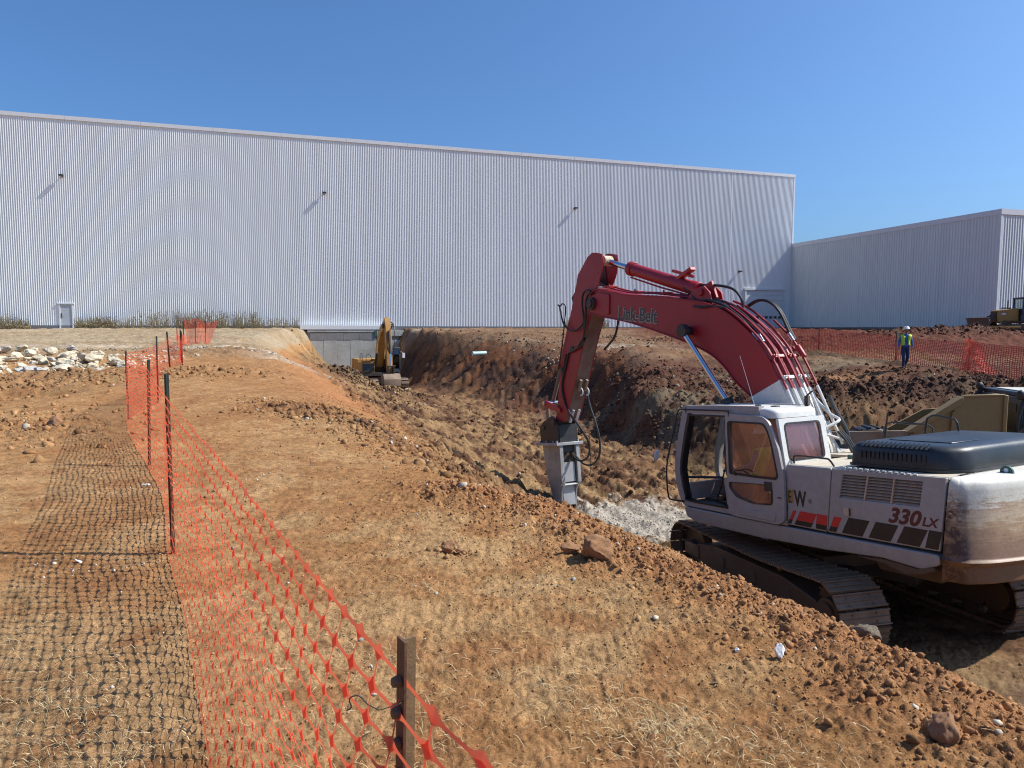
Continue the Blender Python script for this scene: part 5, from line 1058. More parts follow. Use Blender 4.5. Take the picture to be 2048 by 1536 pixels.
# --- breaker
BK = Matrix.Translation((7.98, 0, 2.1)) @ Matrix.Rotation(rad(3.0), 4, 'Y') @ Matrix.Translation((-7.98, 0, -2.1))
for s in (1, -1):
    b_ = MB().prism(rounded([(8.62, 2.04), (7.750, 2.04), (7.730, 2.52), (7.850, 2.66), (7.98, 2.74), (8.46, 2.58), (8.62, 2.44)], .06, 3), s * .25, s * .31).build('bracket_plate', 'black', ex, bevel=.006, mat4=BK)
MB().box2((7.730, -.25, 2.04), (7.790, .25, 2.50)).build('bracket_web', 'black', ex, mat4=BK)
MB().cyl((7.890, -.34, 2.56), (7.890, .34, 2.56), .07, n=14).cyl((8.42, -.34, 2.44), (8.42, .34, 2.44), .06, n=14).build('bracket_pins', 'steel_dirty', ex, mat4=BK)
mb = MB().box2((7.650, -.40, 1.965), (8.74, .40, 2.04))
for x in (7.78, 7.95, 8.3, 8.6):
    for y in (-.32, .32): mb.cyl((x, y, 2.03), (x, y, 2.09), .03, n=6)
mb.build('breaker_flange', 'silver', ex, bevel=.006, mat4=BK)
for s in (1, -1):
    MB().prism([(8.66, 1.965), (7.730, 1.965), (7.730, .92), (7.830, .78), (7.890, .36), (8.16, .36), (8.34, .72), (8.52, 1.2)], s * .20, s * .24).build('breaker_side_plate', 'silver', ex, bevel=.006, mat4=BK)
    MB().prism([(7.750, 1.96), (7.690, 1.96), (7.690, 1.00), (7.750, .92)], s * .20, s * .30).build('breaker_rib', 'silver', ex, bevel=.004, mat4=BK)
MB().box2((7.780, -.195, .98), (8.50, .195, 1.96)).build('breaker_body', 'dark', ex, bevel=.01, mat4=BK)
MB().box2((7.750, -.16, 1.02), (7.779, .16, 1.52)).build('breaker_cover', 'silver', ex, bevel=.004, mat4=BK)
MB().box2((7.720, -.195, .94), (7.830, .195, .975)).build('breaker_shelf', 'trim', ex, mat4=BK)
MB().cyl((7.780, .08, 1.76), (7.650, .08, 1.74), .04, n=10).cyl((7.780, -.08, 1.76), (7.650, -.08, 1.74), .04, n=10).build('hose_port', 'chrome', ex, mat4=BK)
MB().box2((7.850, -.19, .40), (8.12, .19, .975)).build('breaker_front_head', 'silver', ex, bevel=.02, mat4=BK)
MB().cyl((7.90, 0, .4), (7.90, 0, -.2), .085, n=16).cyl((7.90, 0, -.2), (7.90, 0, -.5), .085, .03, n=16).build('chisel', 'dark', ex, mat4=BK)
# ------------------------------------------------------------------ orange mesh fences
def net_material():
    m, t, b = nt('orange_plastic_net'); out = t.nodes['Material Output']
    b.inputs['Base Color'].default_value = (.85, .13, .07, 1); b.inputs['Roughness'].default_value = .32
    tr = N(t, 'ShaderNodeBsdfTranslucent'); tr.inputs[0].default_value = (1.0, .20, .10, 1); mx = N(t, 'ShaderNodeMixShader'); mx.inputs[0].default_value = .5
    t.links.new(b.outputs[0], mx.inputs[1]); t.links.new(tr.outputs[0], mx.inputs[2]); t.links.new(mx.outputs[0], out.inputs[0]); return m
M['net'] = net_material(); M['net_shaded'] = paint('dusty_shaded_net', (.75, .065, .035), .5, dirt=(.3, .12, .08), dirt_amt=.4)  # second net is the same plastic, darkened to stand for its unlit side
def net_mesh(S, nu, nv, wn_u, ws_u, wn_v, ws_v, ts, parent, name='net', u0=0, mat='net'):
    """ribbons of a plastic net lying in the surface S(u, v); widths are given in cell units"""
    ts = np.array(ts); prof = np.clip(1 - np.minimum(ts, 1 - ts) / .26, 0, 1) ** 1.5; V = []; Fq = []; base = 0; k = len(ts)
    for dirn in (0, 1):
        if dirn == 0: I, J = np.meshgrid(np.arange(nu), np.arange(nv + 1), indexing='ij')
        else: I, J = np.meshgrid(np.arange(nu + 1), np.arange(nv), indexing='ij')
        I = I.ravel()[:, None] + u0; J = J.ravel()[:, None]; n = len(I)
        if dirn == 0:
            h = ws_v + (wn_v - ws_v) * prof[None]; u = I + ts[None]; P = [S(u, J + s * h) for s in (-1, 1)]
        else:
            h = ws_u + (wn_u - ws_u) * prof[None]; v = J + ts[None]; P = [S(I + s * h, v) for s in (-1, 1)]
        A = np.stack(P, 2)                                   # n,k,2,3
        if dirn == 1:
            du = A[:, :, 1] - A[:, :, 0]; dv = np.gradient(A[:, :, 0], axis=1); nn = np.cross(du, dv); nn /= np.linalg.norm(nn, axis=-1, keepdims=True) + 1e-9; A = A + .0011 * nn[:, :, None]
        V.append(A.reshape(-1, 3)); b0 = base + (np.arange(n) * k * 2)[:, None, None] + (np.arange(k - 1) * 2)[None, :, None] + np.array([0, 1, 3, 2])[None, None]
        Fq.append(b0.reshape(-1, 4)); base += n * k * 2
    me = npmesh(name, np.concatenate(V), np.concatenate(Fq), [mat]); o = bpy.data.objects.new(name, me); LINK.objects.link(o); o.parent = parent; return o
def t_post(parent, p, top, lean=(0, 0), face=0., mat='fence_post', head='post_green', studs=True, width=.030, bottom=None, stem_pale=False):
    """studded steel T post"""
    x, y = p; g = bottom if bottom is not None else gz(x, y) - .12; H = top - g; m4 = Matrix.Translation((x, y, g)) @ Matrix(((1, 0, lean[0], 0), (0, 1, lean[1], 0), (0, 0, 1, 0), (0, 0, 0, 1))) @ Matrix.Rotation(face, 4, 'Z')
    mb = MB(); w = width; prof = [(-w / 2, 0), (w / 2, 0), (w / 2, .0045), (.003, .0055), (.0025, w * .8), (-.0025, w * .8), (-.003, .0055), (-w / 2, .0045)]
    if stem_pale:
        mb.prism([(-w / 2, 0), (w / 2, 0), (w / 2, .0045), (-w / 2, .0045)], 0, H, 'z', mi=0); mb.prism([(.0028, .0048), (.0028, w * .85), (-.0028, w * .85), (-.0028, .0048)], 0, H, 'z', mi=1)
    else: mb.prism(prof, 0, H - .16, 'z', mi=0); mb.prism(prof, H - .16, H, 'z', mi=1)
    if studs:
        z = .18
        while z < H - .02: mb.cyl((0, -.001, z), (0, -.014, z), .011, .008, n=7, mi=1 if (z > H - .16 and not stem_pale) else 0); z += .054
    return mb.build('post', [mat, head], parent, mat4=m4)
def smooth_poly(P, n):
    P = catmull([Vector(p) for p in P], 12); P = np.array([tuple(p) for p in P]); s = np.r_[0, np.cumsum(np.linalg.norm(np.diff(P, axis=0), axis=1))]
    t = np.linspace(0, s[-1], n); return np.stack([np.interp(t, s, P[:, i]) for i in range(3)], -1), s[-1]
fence = empty('mesh_fence', (-2.4, 4.84, 0), 0, 'orange plastic mesh fence on studded steel posts running from the camera up the dirt strip', 'mesh fence')
fence.location = (0, 0, 0)
TOPP = [(1.05, .15, .98), (.30, .62, .95), (-.03, .98, .955), (-.19, 1.14, 1.015), (-.62, 1.86, 1.03), (-1.18, 2.80, 1.06), (-1.80, 3.82, 1.09), (-2.41, 4.84, 1.12), (-3.25, 6.35, 1.10), (-4.15, 7.91, 1.14), (-5.3, 9.8, 1.09), (-6.45, 11.69, 1.15), (-6.95, 13.0, 1.14), (-7.25, 14.27, 1.22)]
BOTP = [(.95, .05, .03), (.12, .50, .03), (-.30, .98, .03), (-.50, 1.35, .03), (-.84, 1.95, .03), (-1.35, 2.90, .03), (-1.86, 3.85, .03), (-2.43, 4.84, .03), (-3.22, 6.35, .03), (-4.17, 7.91, .03), (-5.4, 9.8, .03), (-6.47, 11.69, .03), (-6.98, 13.0, .04), (-7.27, 14.27, .05)]
def fence_surface(TOPP, BOTP, NV, pitch, belly, seed, flip=1, ess=0.):
    _, L = smooth_poly(TOPP, 10); NU = int(L / pitch); Tt, _ = smooth_poly(TOPP, NU * 4 + 1); Bt, _ = smooth_poly(BOTP, NU * 4 + 1)
    gx = np.linspace(0, NU, NU * 4 + 1); zb = height(Bt[:, 0], Bt[:, 1]) + .015; Bt[:, 2] = zb
    d = np.gradient(Tt[:, :2], axis=0); d /= np.linalg.norm(d, axis=1)[:, None]; Nn = np.stack([-d[:, 1], d[:, 0]], -1) * flip
    def S(u, v):
        u, v = np.broadcast_arrays(np.asarray(u, float), np.asarray(v, float)); f = np.clip(v / NV, -.02, 1.02)      # v: 0 bottom .. NV top
        g = lambda A: np.interp(u, gx, A)
        T_ = np.stack([g(Tt[:, i]) for i in range(3)], -1); B_ = np.stack([g(Bt[:, i]) for i in range(3)], -1); n2 = np.stack([g(Nn[:, 0]), g(Nn[:, 1])], -1)
        P = B_ + (T_ - B_) * f[..., None]
        w = belly * np.sin(np.pi * f) * (.6 + .5 * gn(u * .06, v * .05 + 3, seed)) + .02 * gn(u * .35, v * .3, seed + 1) * np.sin(np.pi * np.clip(f, 0, 1)) ** .5
        w = w - ess * np.sin(2 * np.pi * f) * sst(4, 13, u) * sst(66, 50, u)
        P = P.copy(); P[..., :2] += n2 * w[..., None]; P[..., 2] += .012 * gn(u * .3, v * .25, seed + 2)
        sh = .018 * gn(u * .22, v * .18, seed + 3); P[..., 0] += -n2[..., 1] * sh; P[..., 1] += n2[..., 0] * sh
        return P
    return S, NU
S1, NU1 = fence_surface(TOPP, BOTP, 20, .100, -.03, 500, ess=.035)
TS = [0, .05, .11, .18, .27, .5, .73, .82, .89, .95, 1]
n_near = 66
net_mesh(S1, n_near, 20, .155, .024, .28, .062, TS, fence)
net_mesh(S1, NU1 - n_near, 20, .14, .034, .25, .075, [0, .15, .3, .7, .85, 1], fence, u0=n_near)
t_post(fence, (-.215, 1.12), 1.085, (.035, .02), rad(-58), mat='fence_post', head='post_lit', width=.031, bottom=-.3, stem_pale=True)  # dark flange and pale stem hold shade and sun in their colours
MB().tube([(-.235, 1.10, .985), (-.215, 1.092, .98), (-.185, 1.10, .985), (-.172, 1.125, .985), (-.19, 1.14, .985)], .0009, 5).tube([(-.235, 1.10, .985), (-.25, 1.10, 1.0), (-.265, 1.10, .995), (-.262, 1.10, .98), (-.27, 1.10, .975)], .0012, 5, spline=3).build('tie_wire', 'dark', fence)
t_post(fence, (-2.39, 4.83), 1.28, (.0, 0), rad(200)); t_post(fence, (-4.15, 7.91), 1.23, (.055, 0), rad(200)); t_post(fence, (-6.45, 11.69), 1.20, (.0, 0), rad(200)); t_post(fence, (-7.25, 14.27), 1.42, (.02, 0), rad(200)); t_post(fence, (1.0, .1), 1.02)
far = empty('mesh_fence', (0, 0, 0), 0, 'sagging far stretch of orange mesh fence between thin dark posts, beside the left gravel track', 'mesh fence')
T2 = [(-7.25, 14.27, 1.22), (-8.0, 15.8, .80), (-9.0, 17.6, .70), (-10.3, 20.2, .95), (-10.55, 21.67, 1.28), (-10.6, 22.2, .85), (-10.7, 22.8, 1.3), (-10.82, 23.0, 1.36), (-12.0, 25.5, 1.0), (-14.2, 30.0, 1.1), (-16.95, 35.5, 1.6)]
B2 = [(-7.27, 14.27, 0), (-7.9, 15.8, 0), (-8.9, 17.6, 0), (-10.1, 20.2, 0), (-10.62, 21.67, 0), (-10.72, 22.2, 0), (-10.78, 22.8, 0), (-10.85, 23.0, 0), (-12.0, 25.5, 0), (-14.2, 30.0, 0), (-16.95, 35.5, 0)]
S2, NU2 = fence_surface(T2, B2, 16, .13, .12, 540)
net_mesh(S2, NU2, 16, .13, .05, .16, .08, [0, .2, .8, 1], far)
for p, top, ln in (((-10.6, 21.67), 1.46, (-.10, 0)), ((-10.83, 22.96), 1.46, (.0, 0)), ((-16.95, 35.5), 1.62, (.0, 0)), ((-14.2, 30.0), 1.5, (.02, 0))): t_post(far, p, top, ln, studs=False, width=.05)
bun = empty('mesh_fence', (0, 0, 0), 0, 'bunched bright orange mesh fence hanging upright near the warehouse weeds', 'mesh fence')
T3 = [(-18.6, 39.5, 2.15), (-18.2, 39.4, 1.95), (-17.7, 39.3, 2.1), (-17.0, 39.2, 1.85), (-16.4, 39.2, 2.0)]; B3 = [(-17.9, 38.6, 0), (-17.6, 38.4, 0), (-17.2, 38.3, 0), (-16.9, 38.3, 0), (-16.5, 38.2, 0)]
S3, NU3 = fence_surface(T3, B3, 26, .055, .25, 560); net_mesh(S3, NU3, 26, .22, .16, .22, .12, [0, .2, .8, 1], bun)
S4, NU4 = fence_surface([(-18.3, 38.6, .7), (-18.0, 37.6, 1.1), (-17.3, 37.0, 1.2)], [(-18.0, 38.4, 0), (-17.2, 37.2, 0), (-17.0, 36.8, 0)], 16, .07, .2, 570); net_mesh(S4, NU4, 16, .22, .14, .22, .12, [0, .2, .8, 1], bun)
for p in ((-17.6, 39.0), (-17.0, 38.9), (-18.4, 39.3)): t_post(bun, p, 1.95, studs=False, width=.05)
rf = empty('mesh_fence', (0, 0, 0), 0, 'long dark orange mesh fence crossing the right bank behind the walking worker', 'mesh fence')
T5 = [(12.5, 46.5, 1.32), (14.6, 42.0, 1.48), (16.62, 38.0, 1.55), (17.6, 35.5, 1.36), (18.35, 33.6, 1.24), (18.9, 32.4, 1.10), (19.6, 31.2, 1.02), (19.9, 30.4, 1.02), (20.35, 29.4, .92), (21.0, 27.8, .82), (22.0, 26.0, .68), (24.5, 22.5, .3)]
B5 = [(12.5, 46.5, 0), (14.6, 41.9, 0), (16.62, 38.0, 0), (17.6, 35.4, 0), (18.3, 33.3, 0), (18.9, 32.0, 0), (19.35, 30.9, 0), (19.75, 30.0, 0), (20.35, 29.2, 0), (21.0, 27.6, 0), (22.0, 25.9, 0), (24.5, 22.5, 0)]
S5, NU5 = fence_surface(T5, B5, 18, .10, -.06, 600); net_mesh(S5, NU5, 18, .2, .16, .22, .15, [0, .2, .8, 1], rf, mat='net_shaded')
# the fold of slack net gathered at one post, and the end lying on the ground
S6, NU6 = fence_surface([(19.75, 30.55, 1.20), (19.9, 30.3, 1.12), (20.1, 30.15, .98)], [(19.2, 30.0, 0), (19.6, 29.6, 0), (20.5, 29.7, 0)], 20, .035, .10, 620); net_mesh(S6, NU6, 20, .3, .2, .25, .16, [0, .2, .8, 1], rf)
for p, top in (((16.62, 38.0), 1.62), ((18.35, 33.5), 1.42), ((19.85, 30.4), 1.24), ((21.05, 27.7), .98), ((14.6, 42.0), 1.55), ((12.5, 46.5), 1.4)): t_post(rf, p, top, studs=False, width=.055)
MB().box2((18.33, 33.36, .1), (18.38, 33.42, 1.62)).build('lath', 'wood', rf)

# ------------------------------------------------------------------ people
def limb_body(name, joints, bones, root, sub=2):
    me = bpy.data.meshes.new(name); me.from_pydata([j[0] for j in joints], bones, []); o = bpy.data.objects.new(name, me); LINK.objects.link(o)
    sk = o.modifiers.new('skin', 'SKIN'); sk.use_smooth_shade = True; sk.branch_smoothing = .4
    for k, j in enumerate(joints):
        v = me.skin_vertices[0].data[k]; r = j[1]; v.radius = (r, r) if isinstance(r, (int, float)) else r; v.use_root = (k == root)
    sb_ = o.modifiers.new('sub', 'SUBSURF'); sb_.levels = sub; sb_.render_levels = sub
    bpy.context.view_layer.update(); m2 = bpy.data.meshes.new_from_object(o.evaluated_get(bpy.context.evaluated_depsgraph_get())); bpy.data.objects.remove(o); bpy.data.meshes.remove(me); m2.name = name; return m2
def hand(mb_j, mb_b, w, d, side, curl, start):
    """palm, four unequal fingers and a thumb leaving the side of the palm; returns joints"""
    d = Vector(d).normalized(); side = Vector(side).normalized(); n = d.cross(side).normalized(); w = Vector(w)
    mb_j.append((tuple(w + d * .045), (.030, .016))); p = len(mb_j) - 1; mb_b.append((start, p))
    for k, L in enumerate((.068, .078, .073, .058)):
        b_ = w + d * .07 + side * (.026 - .0175 * k); mb_j.append((tuple(b_), .0085)); i0 = len(mb_j) - 1; mb_b.append((p, i0))
        q = b_ + (d * math.cos(curl * .5) + n * math.sin(curl * .5)) * L * .5; mb_j.append((tuple(q), .0080)); mb_b.append((i0, i0 + 1))
        q2 = q + (d * math.cos(curl) + n * math.sin(curl)) * L * .5; mb_j.append((tuple(q2), .0065)); mb_b.append((i0 + 1, i0 + 2))
    b_ = w + d * .02 + side * .028; mb_j.append((tuple(b_), .011)); i0 = len(mb_j) - 1; mb_b.append((p, i0))
    q = b_ + (d * .6 + side * .8 + n * .3).normalized() * .032; mb_j.append((tuple(q), .0095)); mb_b.append((i0, i0 + 1))
    q = q + (d * .9 + side * .25 + n * .4).normalized() * .028; mb_j.append((tuple(q), .0078)); mb_b.append((i0 + 1, i0 + 2))
def person(name, root, J, matf, label, vestf=None, hat=None, cat='person'):
    """J: joint table; body is one skin mesh whose faces carry skin, shirt, trousers or boots"""
    joints, bones, rt = J; me = limb_body('body', joints, bones, rt); mats = ['skin', 'shirt', 'jeans', 'boot']
    me.materials.clear(); [me.materials.append(M[k]) for k in mats]
    for p in me.polygons: p.material_index = matf(p.center); p.use_smooth = True
    o = bpy.data.objects.new('body', me); LINK.objects.link(o); o.parent = root
    if vestf:
        bm = bmesh.new(); bm.from_mesh(me); bm.normal_update()
        for f in [f for f in bm.faces if not vestf(f.calc_center_median())[0]]: bm.faces.remove(f) if f.is_valid else None
        for v in [v for v in bm.verts if not v.link_faces]: bm.verts.remove(v)
        bm.normal_update()
        for v in bm.verts: v.co += v.normal * .022
        for f in bm.faces: f.material_index = vestf(f.calc_center_median())[1]
        m2 = bpy.data.meshes.new('vest'); bm.to_mesh(m2); bm.free(); m2.materials.clear(); m2.materials.append(M['vest']); m2.materials.append(M['vest_stripe'])
        v_ = bpy.data.objects.new('vest', m2); LINK.objects.link(v_); v_.parent = root; sd = v_.modifiers.new('solid', 'SOLIDIFY'); sd.thickness = .012
    return o
def hard_hat(c, tilt, parent, R_=.125):
    mb = MB(); mb.X = Matrix.Translation(c) @ tilt; L = []; n = 20
    for z, r in ((-.005, 1.22), (.0, 1.25), (.006, 1.05), (.03, 1.02), (.07, .93), (.10, .74), (.122, .45), (.13, .12)):
        L.append([(R_ * r * math.cos(a) * 1.0, R_ * r * math.sin(a) * (1.10 + (.12 if math.sin(a) > 0 and r > 1.1 else 0)), z) for a in [2 * math.pi * k / n for k in range(n)]])
    vs = [p for r in L for p in r]; mb.add(vs, [(i * n + j, i * n + (j + 1) % n, (i + 1) * n + (j + 1) % n, (i + 1) * n + j) for i in range(len(L) - 1) for j in range(n)] + [tuple((len(L) - 1) * n + j for j in range(n)), tuple(range(n - 1, -1, -1))])
    mb.prism([(-.012, .095), (.012, .095), (.012, .137), (-.012, .137)], -.10, .10); return mb.build('hard_hat', 'helmet', parent, smooth=True)
def face_bits(h, parent, s=1.):
    hx, hy, hz = h   # head centre; face looks along +y of the figure
    for sx in (-1, 1):
        e = MB().sphere((hx + sx * .031, hy + .088, hz + .012), .012, 8, 6).build('eye', 'trim', parent, smooth=True); MB().sphere((hx + sx * .031, hy + .098, hz + .012), .0055, 6, 4).build('pupil', 'black', e)
        MB().sphere((hx + sx * .083, hy - .005, hz), (.012, .022, .032), 8, 6).build('ear', 'skin', parent, smooth=True)
    MB().add([(hx - .016, hy + .088, hz - .022), (hx + .016, hy + .088, hz - .022), (hx, hy + .122, hz - .020), (hx - .006, hy + .092, hz + .016), (hx + .006, hy + .092, hz + .016)], [(0, 1, 2), (0, 2, 3), (1, 4, 2), (3, 2, 4), (0, 3, 4, 1)]).build('nose', 'skin', parent, smooth=True)
    MB().box((hx, hy + .091, hz - .048), (.045, .008, .009)).build('mouth', 'brick_red', parent, bevel=.003)
# worker walking towards the camera, right foot down, left leg trailing
pw = empty('person', (17.12, 30.5, gz(17.12, 30.5) - .02), rad(165), 'worker walking on the right bank in white hard hat, lime vest, blue shirt and jeans', 'person')
jt = [((0, 0, .96), (.165, .13)), ((0, .005, 1.10), (.175, .15)), ((0, .01, 1.28), (.175, .145)), ((0, 0, 1.43), (.150, .10)), ((0, .0, 1.50), .062), ((0, .02, 1.56), .058), ((0, .03, 1.64), (.082, .098)), ((0, .03, 1.71), (.078, .095)),
      ((.17, 0, 1.42), .068), ((.245, -.02, 1.18), .052), ((.27, .07, .96), .040), ((-.17, 0, 1.42), .068), ((-.25, -.05, 1.18), .052), ((-.29, -.06, .95), .040),
      ((.09, .0, .88), .108), ((.085, .10, .50), .073), ((.075, .08, .12), .052), ((.075, .08, .055), .045), ((.085, .20, .045), .040),
      ((-.09, 0, .88), .108), ((-.095, .04, .50), .073), ((-.09, -.22, .20), .052), ((-.09, -.25, .14), .045), ((-.095, -.18, .05), .040)]
bn = [(0, 1), (1, 2), (2, 3), (3, 4), (4, 5), (5, 6), (6, 7), (3, 8), (8, 9), (9, 10), (3, 11), (11, 12), (12, 13), (0, 14), (14, 15), (15, 16), (16, 17), (17, 18), (0, 19), (19, 20), (20, 21), (21, 22), (22, 23)]
hand(jt, bn, jt[10][0], (.05, .12, -1), (0, 1, .1), .7, 10); hand(jt, bn, jt[13][0], (-.05, .02, -1), (0, 1, 0), .7, 13)
def wm(c):
    if c.z > 1.52: return 0
    if abs(c.x) > .2 and c.z < .99: return 0
    if c.z > .97 or (abs(c.x) > .205 and c.z > .9): return 1
    if c.z < .13 and c.y > -.3 or (c.y < -.12 and c.z < .17): return 3
    return 2
person('person', pw, (jt, bn, 0), wm, '', lambda c: (c.z > 1.0 and c.z < 1.47 and abs(c.x) < .205 and not (c.y > 0 and abs(c.x - .0) < .065), 1 if (abs(c.z - 1.12) < .03 or (abs(abs(c.x) - .12) < .02 and c.y > 0)) else 0))
hard_hat((0, .03, 1.715), Matrix.Rotation(rad(4), 4, 'X'), pw); face_bits((0, .03, 1.655), pw)
# operator seated in the cab of the red machine (figure axes: +y ahead)
OPM = EX @ Matrix.Translation((.30, .99, 1.50)) @ Matrix.Rotation(rad(-90), 4, 'Z')
op = empty('person', label='seated operator in lime vest and blue jeans inside the red excavator cab', cat='person', mat4=OPM)
jo = [((0, .06, .46), (.165, .12)), ((0, .05, .60), (.165, .125)), ((0, .04, .78), (.165, .13)), ((0, .04, .93), (.145, .095)), ((0, .05, 1.0), .06), ((0, .07, 1.06), .056), ((0, .09, 1.14), (.08, .095)), ((0, .09, 1.20), (.076, .09)),
      ((.17, .05, .91), .064), ((.25, .10, .70), .048), ((.32, .34, .62), .036), ((-.17, .05, .91), .064), ((-.25, .10, .70), .048), ((-.33, .36, .62), .036),
      ((.10, .16, .45), .095), ((.13, .56, .48), .070), ((.13, .82, .12), .050), ((.13, .84, .06), .044), ((.14, .96, .045), .04),
      ((-.10, .16, .45), .095), ((-.13, .56, .48), .070), ((-.13, .84, .12), .050), ((-.13, .86, .06), .044), ((-.14, .98, .045), .04)]
bo = list(bn[:23]); hand(jo, bo, jo[10][0], (.1, 1, .1), (-1, 0, .1), 1.3, 10); hand(jo, bo, jo[13][0], (-.1, 1, .1), (1, 0, .1), 1.3, 13)
def om(c):
    if c.z > 1.01: return 0
    if abs(c.x) > .2 and c.y > .2 and c.z > .55: return 0
    if c.z > .52 and c.y < .3: return 1
    if c.z < .13: return 3
    return 2
person('person', op, (jo, bo, 0), om, '', lambda c: (c.z > .52 and c.z < .97 and abs(c.x) < .2 and c.y < .28 and not (c.y > .06 and abs(c.x) < .05), 1 if abs(c.z - .66) < .03 else 0))
hard_hat((0, .09, 1.205), Matrix.Identity(4), op); face_bits((0, .09, 1.145), op)

# ------------------------------------------------------------------ yellow excavator at the end of the trench
YM = pose((-9.7, 50.2, -2.80), rad(180 + 22), -.02)
yx = empty('excavator', mat4=YM, label='yellow crawler excavator facing the camera before the concrete wall at the trench end', cat='excavator')
_s2 = MB().box((0, 0, 0), (.19, .60, .02)).box((.08, 0, .02), (.02, .60, .03)); YU = Matrix.Rotation(rad(14), 4, 'Z')
crawler(yx, YU, 2.30, 40, _s2, 1.75, .40, .44, .95, ('steel_dirty', 'steel_dirty'))
MB().box2((-1.2, -.7, .5), (1.2, .7, .95)).build('car_body', 'steel_dirty', yx, bevel=.03, mat4=YU)
MB().box2((-2.5, -1.35, 1.0), (1.5, 1.35, 1.25)).build('platform', 'dark', yx, bevel=.03)
MB().prism(rounded([(-2.75, 1.05), (-2.75, 2.15), (-1.9, 2.2), (-1.9, 1.05)], .1), -1.35, 1.35).build('counterweight', 'yellow', yx, bevel=.06)
MB().box2((-1.88, -1.34, 1.26), (-.3, 1.34, 2.15)).build('engine_cover', 'yellow', yx, bevel=.04)
bx = MB().box2((-.28, -1.34, 1.26), (1.45, -.42, 1.98)).build('fuel_tank', 'yellow', yx, bevel=.04)
MB().box2((1.451, -1.28, 1.32), (1.47, -.48, 1.86)).build('tank_front_panel', 'bluegreen', bx); MB().box2((.9, -1.3, 1.985), (1.44, -.45, 2.06)).build('tank_top_step', 'yellow', bx, bevel=.02)
MB().tube([(1.4, -1.28, 1.98), (1.4, -1.28, 2.55), (1.1, -1.28, 2.58), (.6, -1.28, 2.4), (.55, -1.28, 2.0)], .02, 6, spline=3).tube([(1.42, -1.0, 2.0), (1.42, -1.0, 2.45), (1.42, -.7, 2.45), (1.42, -.65, 2.0)], .02, 6, spline=3).build('handrail', 'dark', yx)
MB().tube([(1.4, -1.25, 2.3), (1.45, -1.38, 2.4)], .015, 6).box((1.46, -1.42, 2.36), (.03, .16, .26)).build('mirror', 'trim', yx, bevel=.01)
cb = MB(); [cb.box2(a, b_) for a, b_ in (((-.25, .42, 1.26), (1.62, 1.34, 1.50)), ((-.25, .42, 2.88), (1.45, 1.34, 3.0)), ((1.50, .42, 1.5), (1.62, .50, 2.5)), ((1.50, 1.26, 1.5), (1.62, 1.34, 2.5)), ((1.36, .42, 2.5), (1.50, .50, 2.88)), ((1.36, 1.26, 2.5), (1.50, 1.34, 2.88)), ((-.25, .42, 1.5), (-.15, 1.34, 2.88)), ((.55, 1.26, 1.5), (.65, 1.34, 2.88)))]
cb = cb.build('cab', 'bluegreen', yx, bevel=.02)
MB().add([(1.56, .50, 1.5), (1.56, 1.26, 1.5), (1.56, 1.26, 2.5), (1.42, 1.26, 2.88), (1.42, .5, 2.88), (1.56, .5, 2.5)], [(0, 1, 2, 5), (5, 2, 3, 4)]).build('windscreen', 'glass_dark', cb)
for y in (.45, 1.31): MB().box2((-.15, y, 1.5), (1.50, y + .01, 2.86)).build('side_window', 'glass_dark', cb)
MB().tube([(1.5, 1.40, 2.7), (1.62, 1.55, 2.6)], .015, 6).box((1.64, 1.58, 2.42), (.03, .18, .34)).build('mirror', 'trim', cb, bevel=.01)
MB().box2((.1, .7, 1.5), (.7, 1.1, 2.5)).build('operator_seat', 'black', cb, bevel=.05)
def arm_plate(name, T_, B_, w, mat, par):
    T_ = catmull([Vector((a, 0, b_)) for a, b_ in T_], 3); B_ = catmull([Vector((a, 0, b_)) for a, b_ in B_], 3); vs = []
    for a, b_ in zip(T_, B_): vs += [(a.x, w, a.z), (a.x, -w, a.z), (b_.x, -w, b_.z), (b_.x, w, b_.z)]
    n = len(T_); return MB().add(vs, [(k * 4 + j, k * 4 + (j + 1) % 4, k * 4 + 4 + (j + 1) % 4, k * 4 + 4 + j) for k in range(n - 1) for j in range(4)] + [(3, 2, 1, 0), tuple((n - 1) * 4 + q for q in range(4))]).build(name, mat, par, bevel=.02)
yb = arm_plate('boom', [(.5, 1.7), (1.0, 2.9), (1.8, 3.9), (2.8, 4.5), (3.7, 4.62)], [(1.0, 1.6), (1.5, 2.6), (2.2, 3.4), (3.0, 4.0), (3.8, 4.22)], .26, 'yellow', yx)
MB().prism([(3.4, 4.85), (3.75, 5.0), (4.15, 4.3), (4.35, 2.9), (4.50, 1.35), (4.20, 1.35), (3.95, 2.9), (3.55, 4.2)], -.19, .19).build('stick', 'yellow', yx, bevel=.02)
MB().cyl((3.65, -.32, 4.42), (3.65, .32, 4.42), .16, n=14).build('stick_pivot', 'dark', yx)
for s in (1, -1): MB().cyl((1.1, .34 * s, 1.4), (1.9, .34 * s, 2.6), .09, n=12).cyl((1.9, .34 * s, 2.6), (2.35, .34 * s, 3.3), .05, n=10, mi=1).build('boom_cylinder', ['dark', 'chrome'], yx)
MB().cyl((2.2, 0, 4.4), (3.3, 0, 4.95), .10, n=12).cyl((3.3, 0, 4.95), (3.65, 0, 5.02), .05, n=10, mi=1).build('stick_cylinder', ['yellow', 'chrome'], yx)
MB().cyl((4.25, 0, 4.1), (4.62, 0, 2.6), .09, n=12).cyl((4.62, 0, 2.6), (4.78, 0, 1.8), .05, n=10, mi=1).build('bucket_cylinder', ['dark', 'chrome'], yx)
MB().cyl((4.78, -.28, 1.78), (4.78, .28, 1.78), .06, n=10).box2((4.45, -.2, 1.3), (4.85, -.14, 1.8)).box2((4.45, .14, 1.3), (4.85, .2, 1.8)).build('linkage', 'dark', yx)
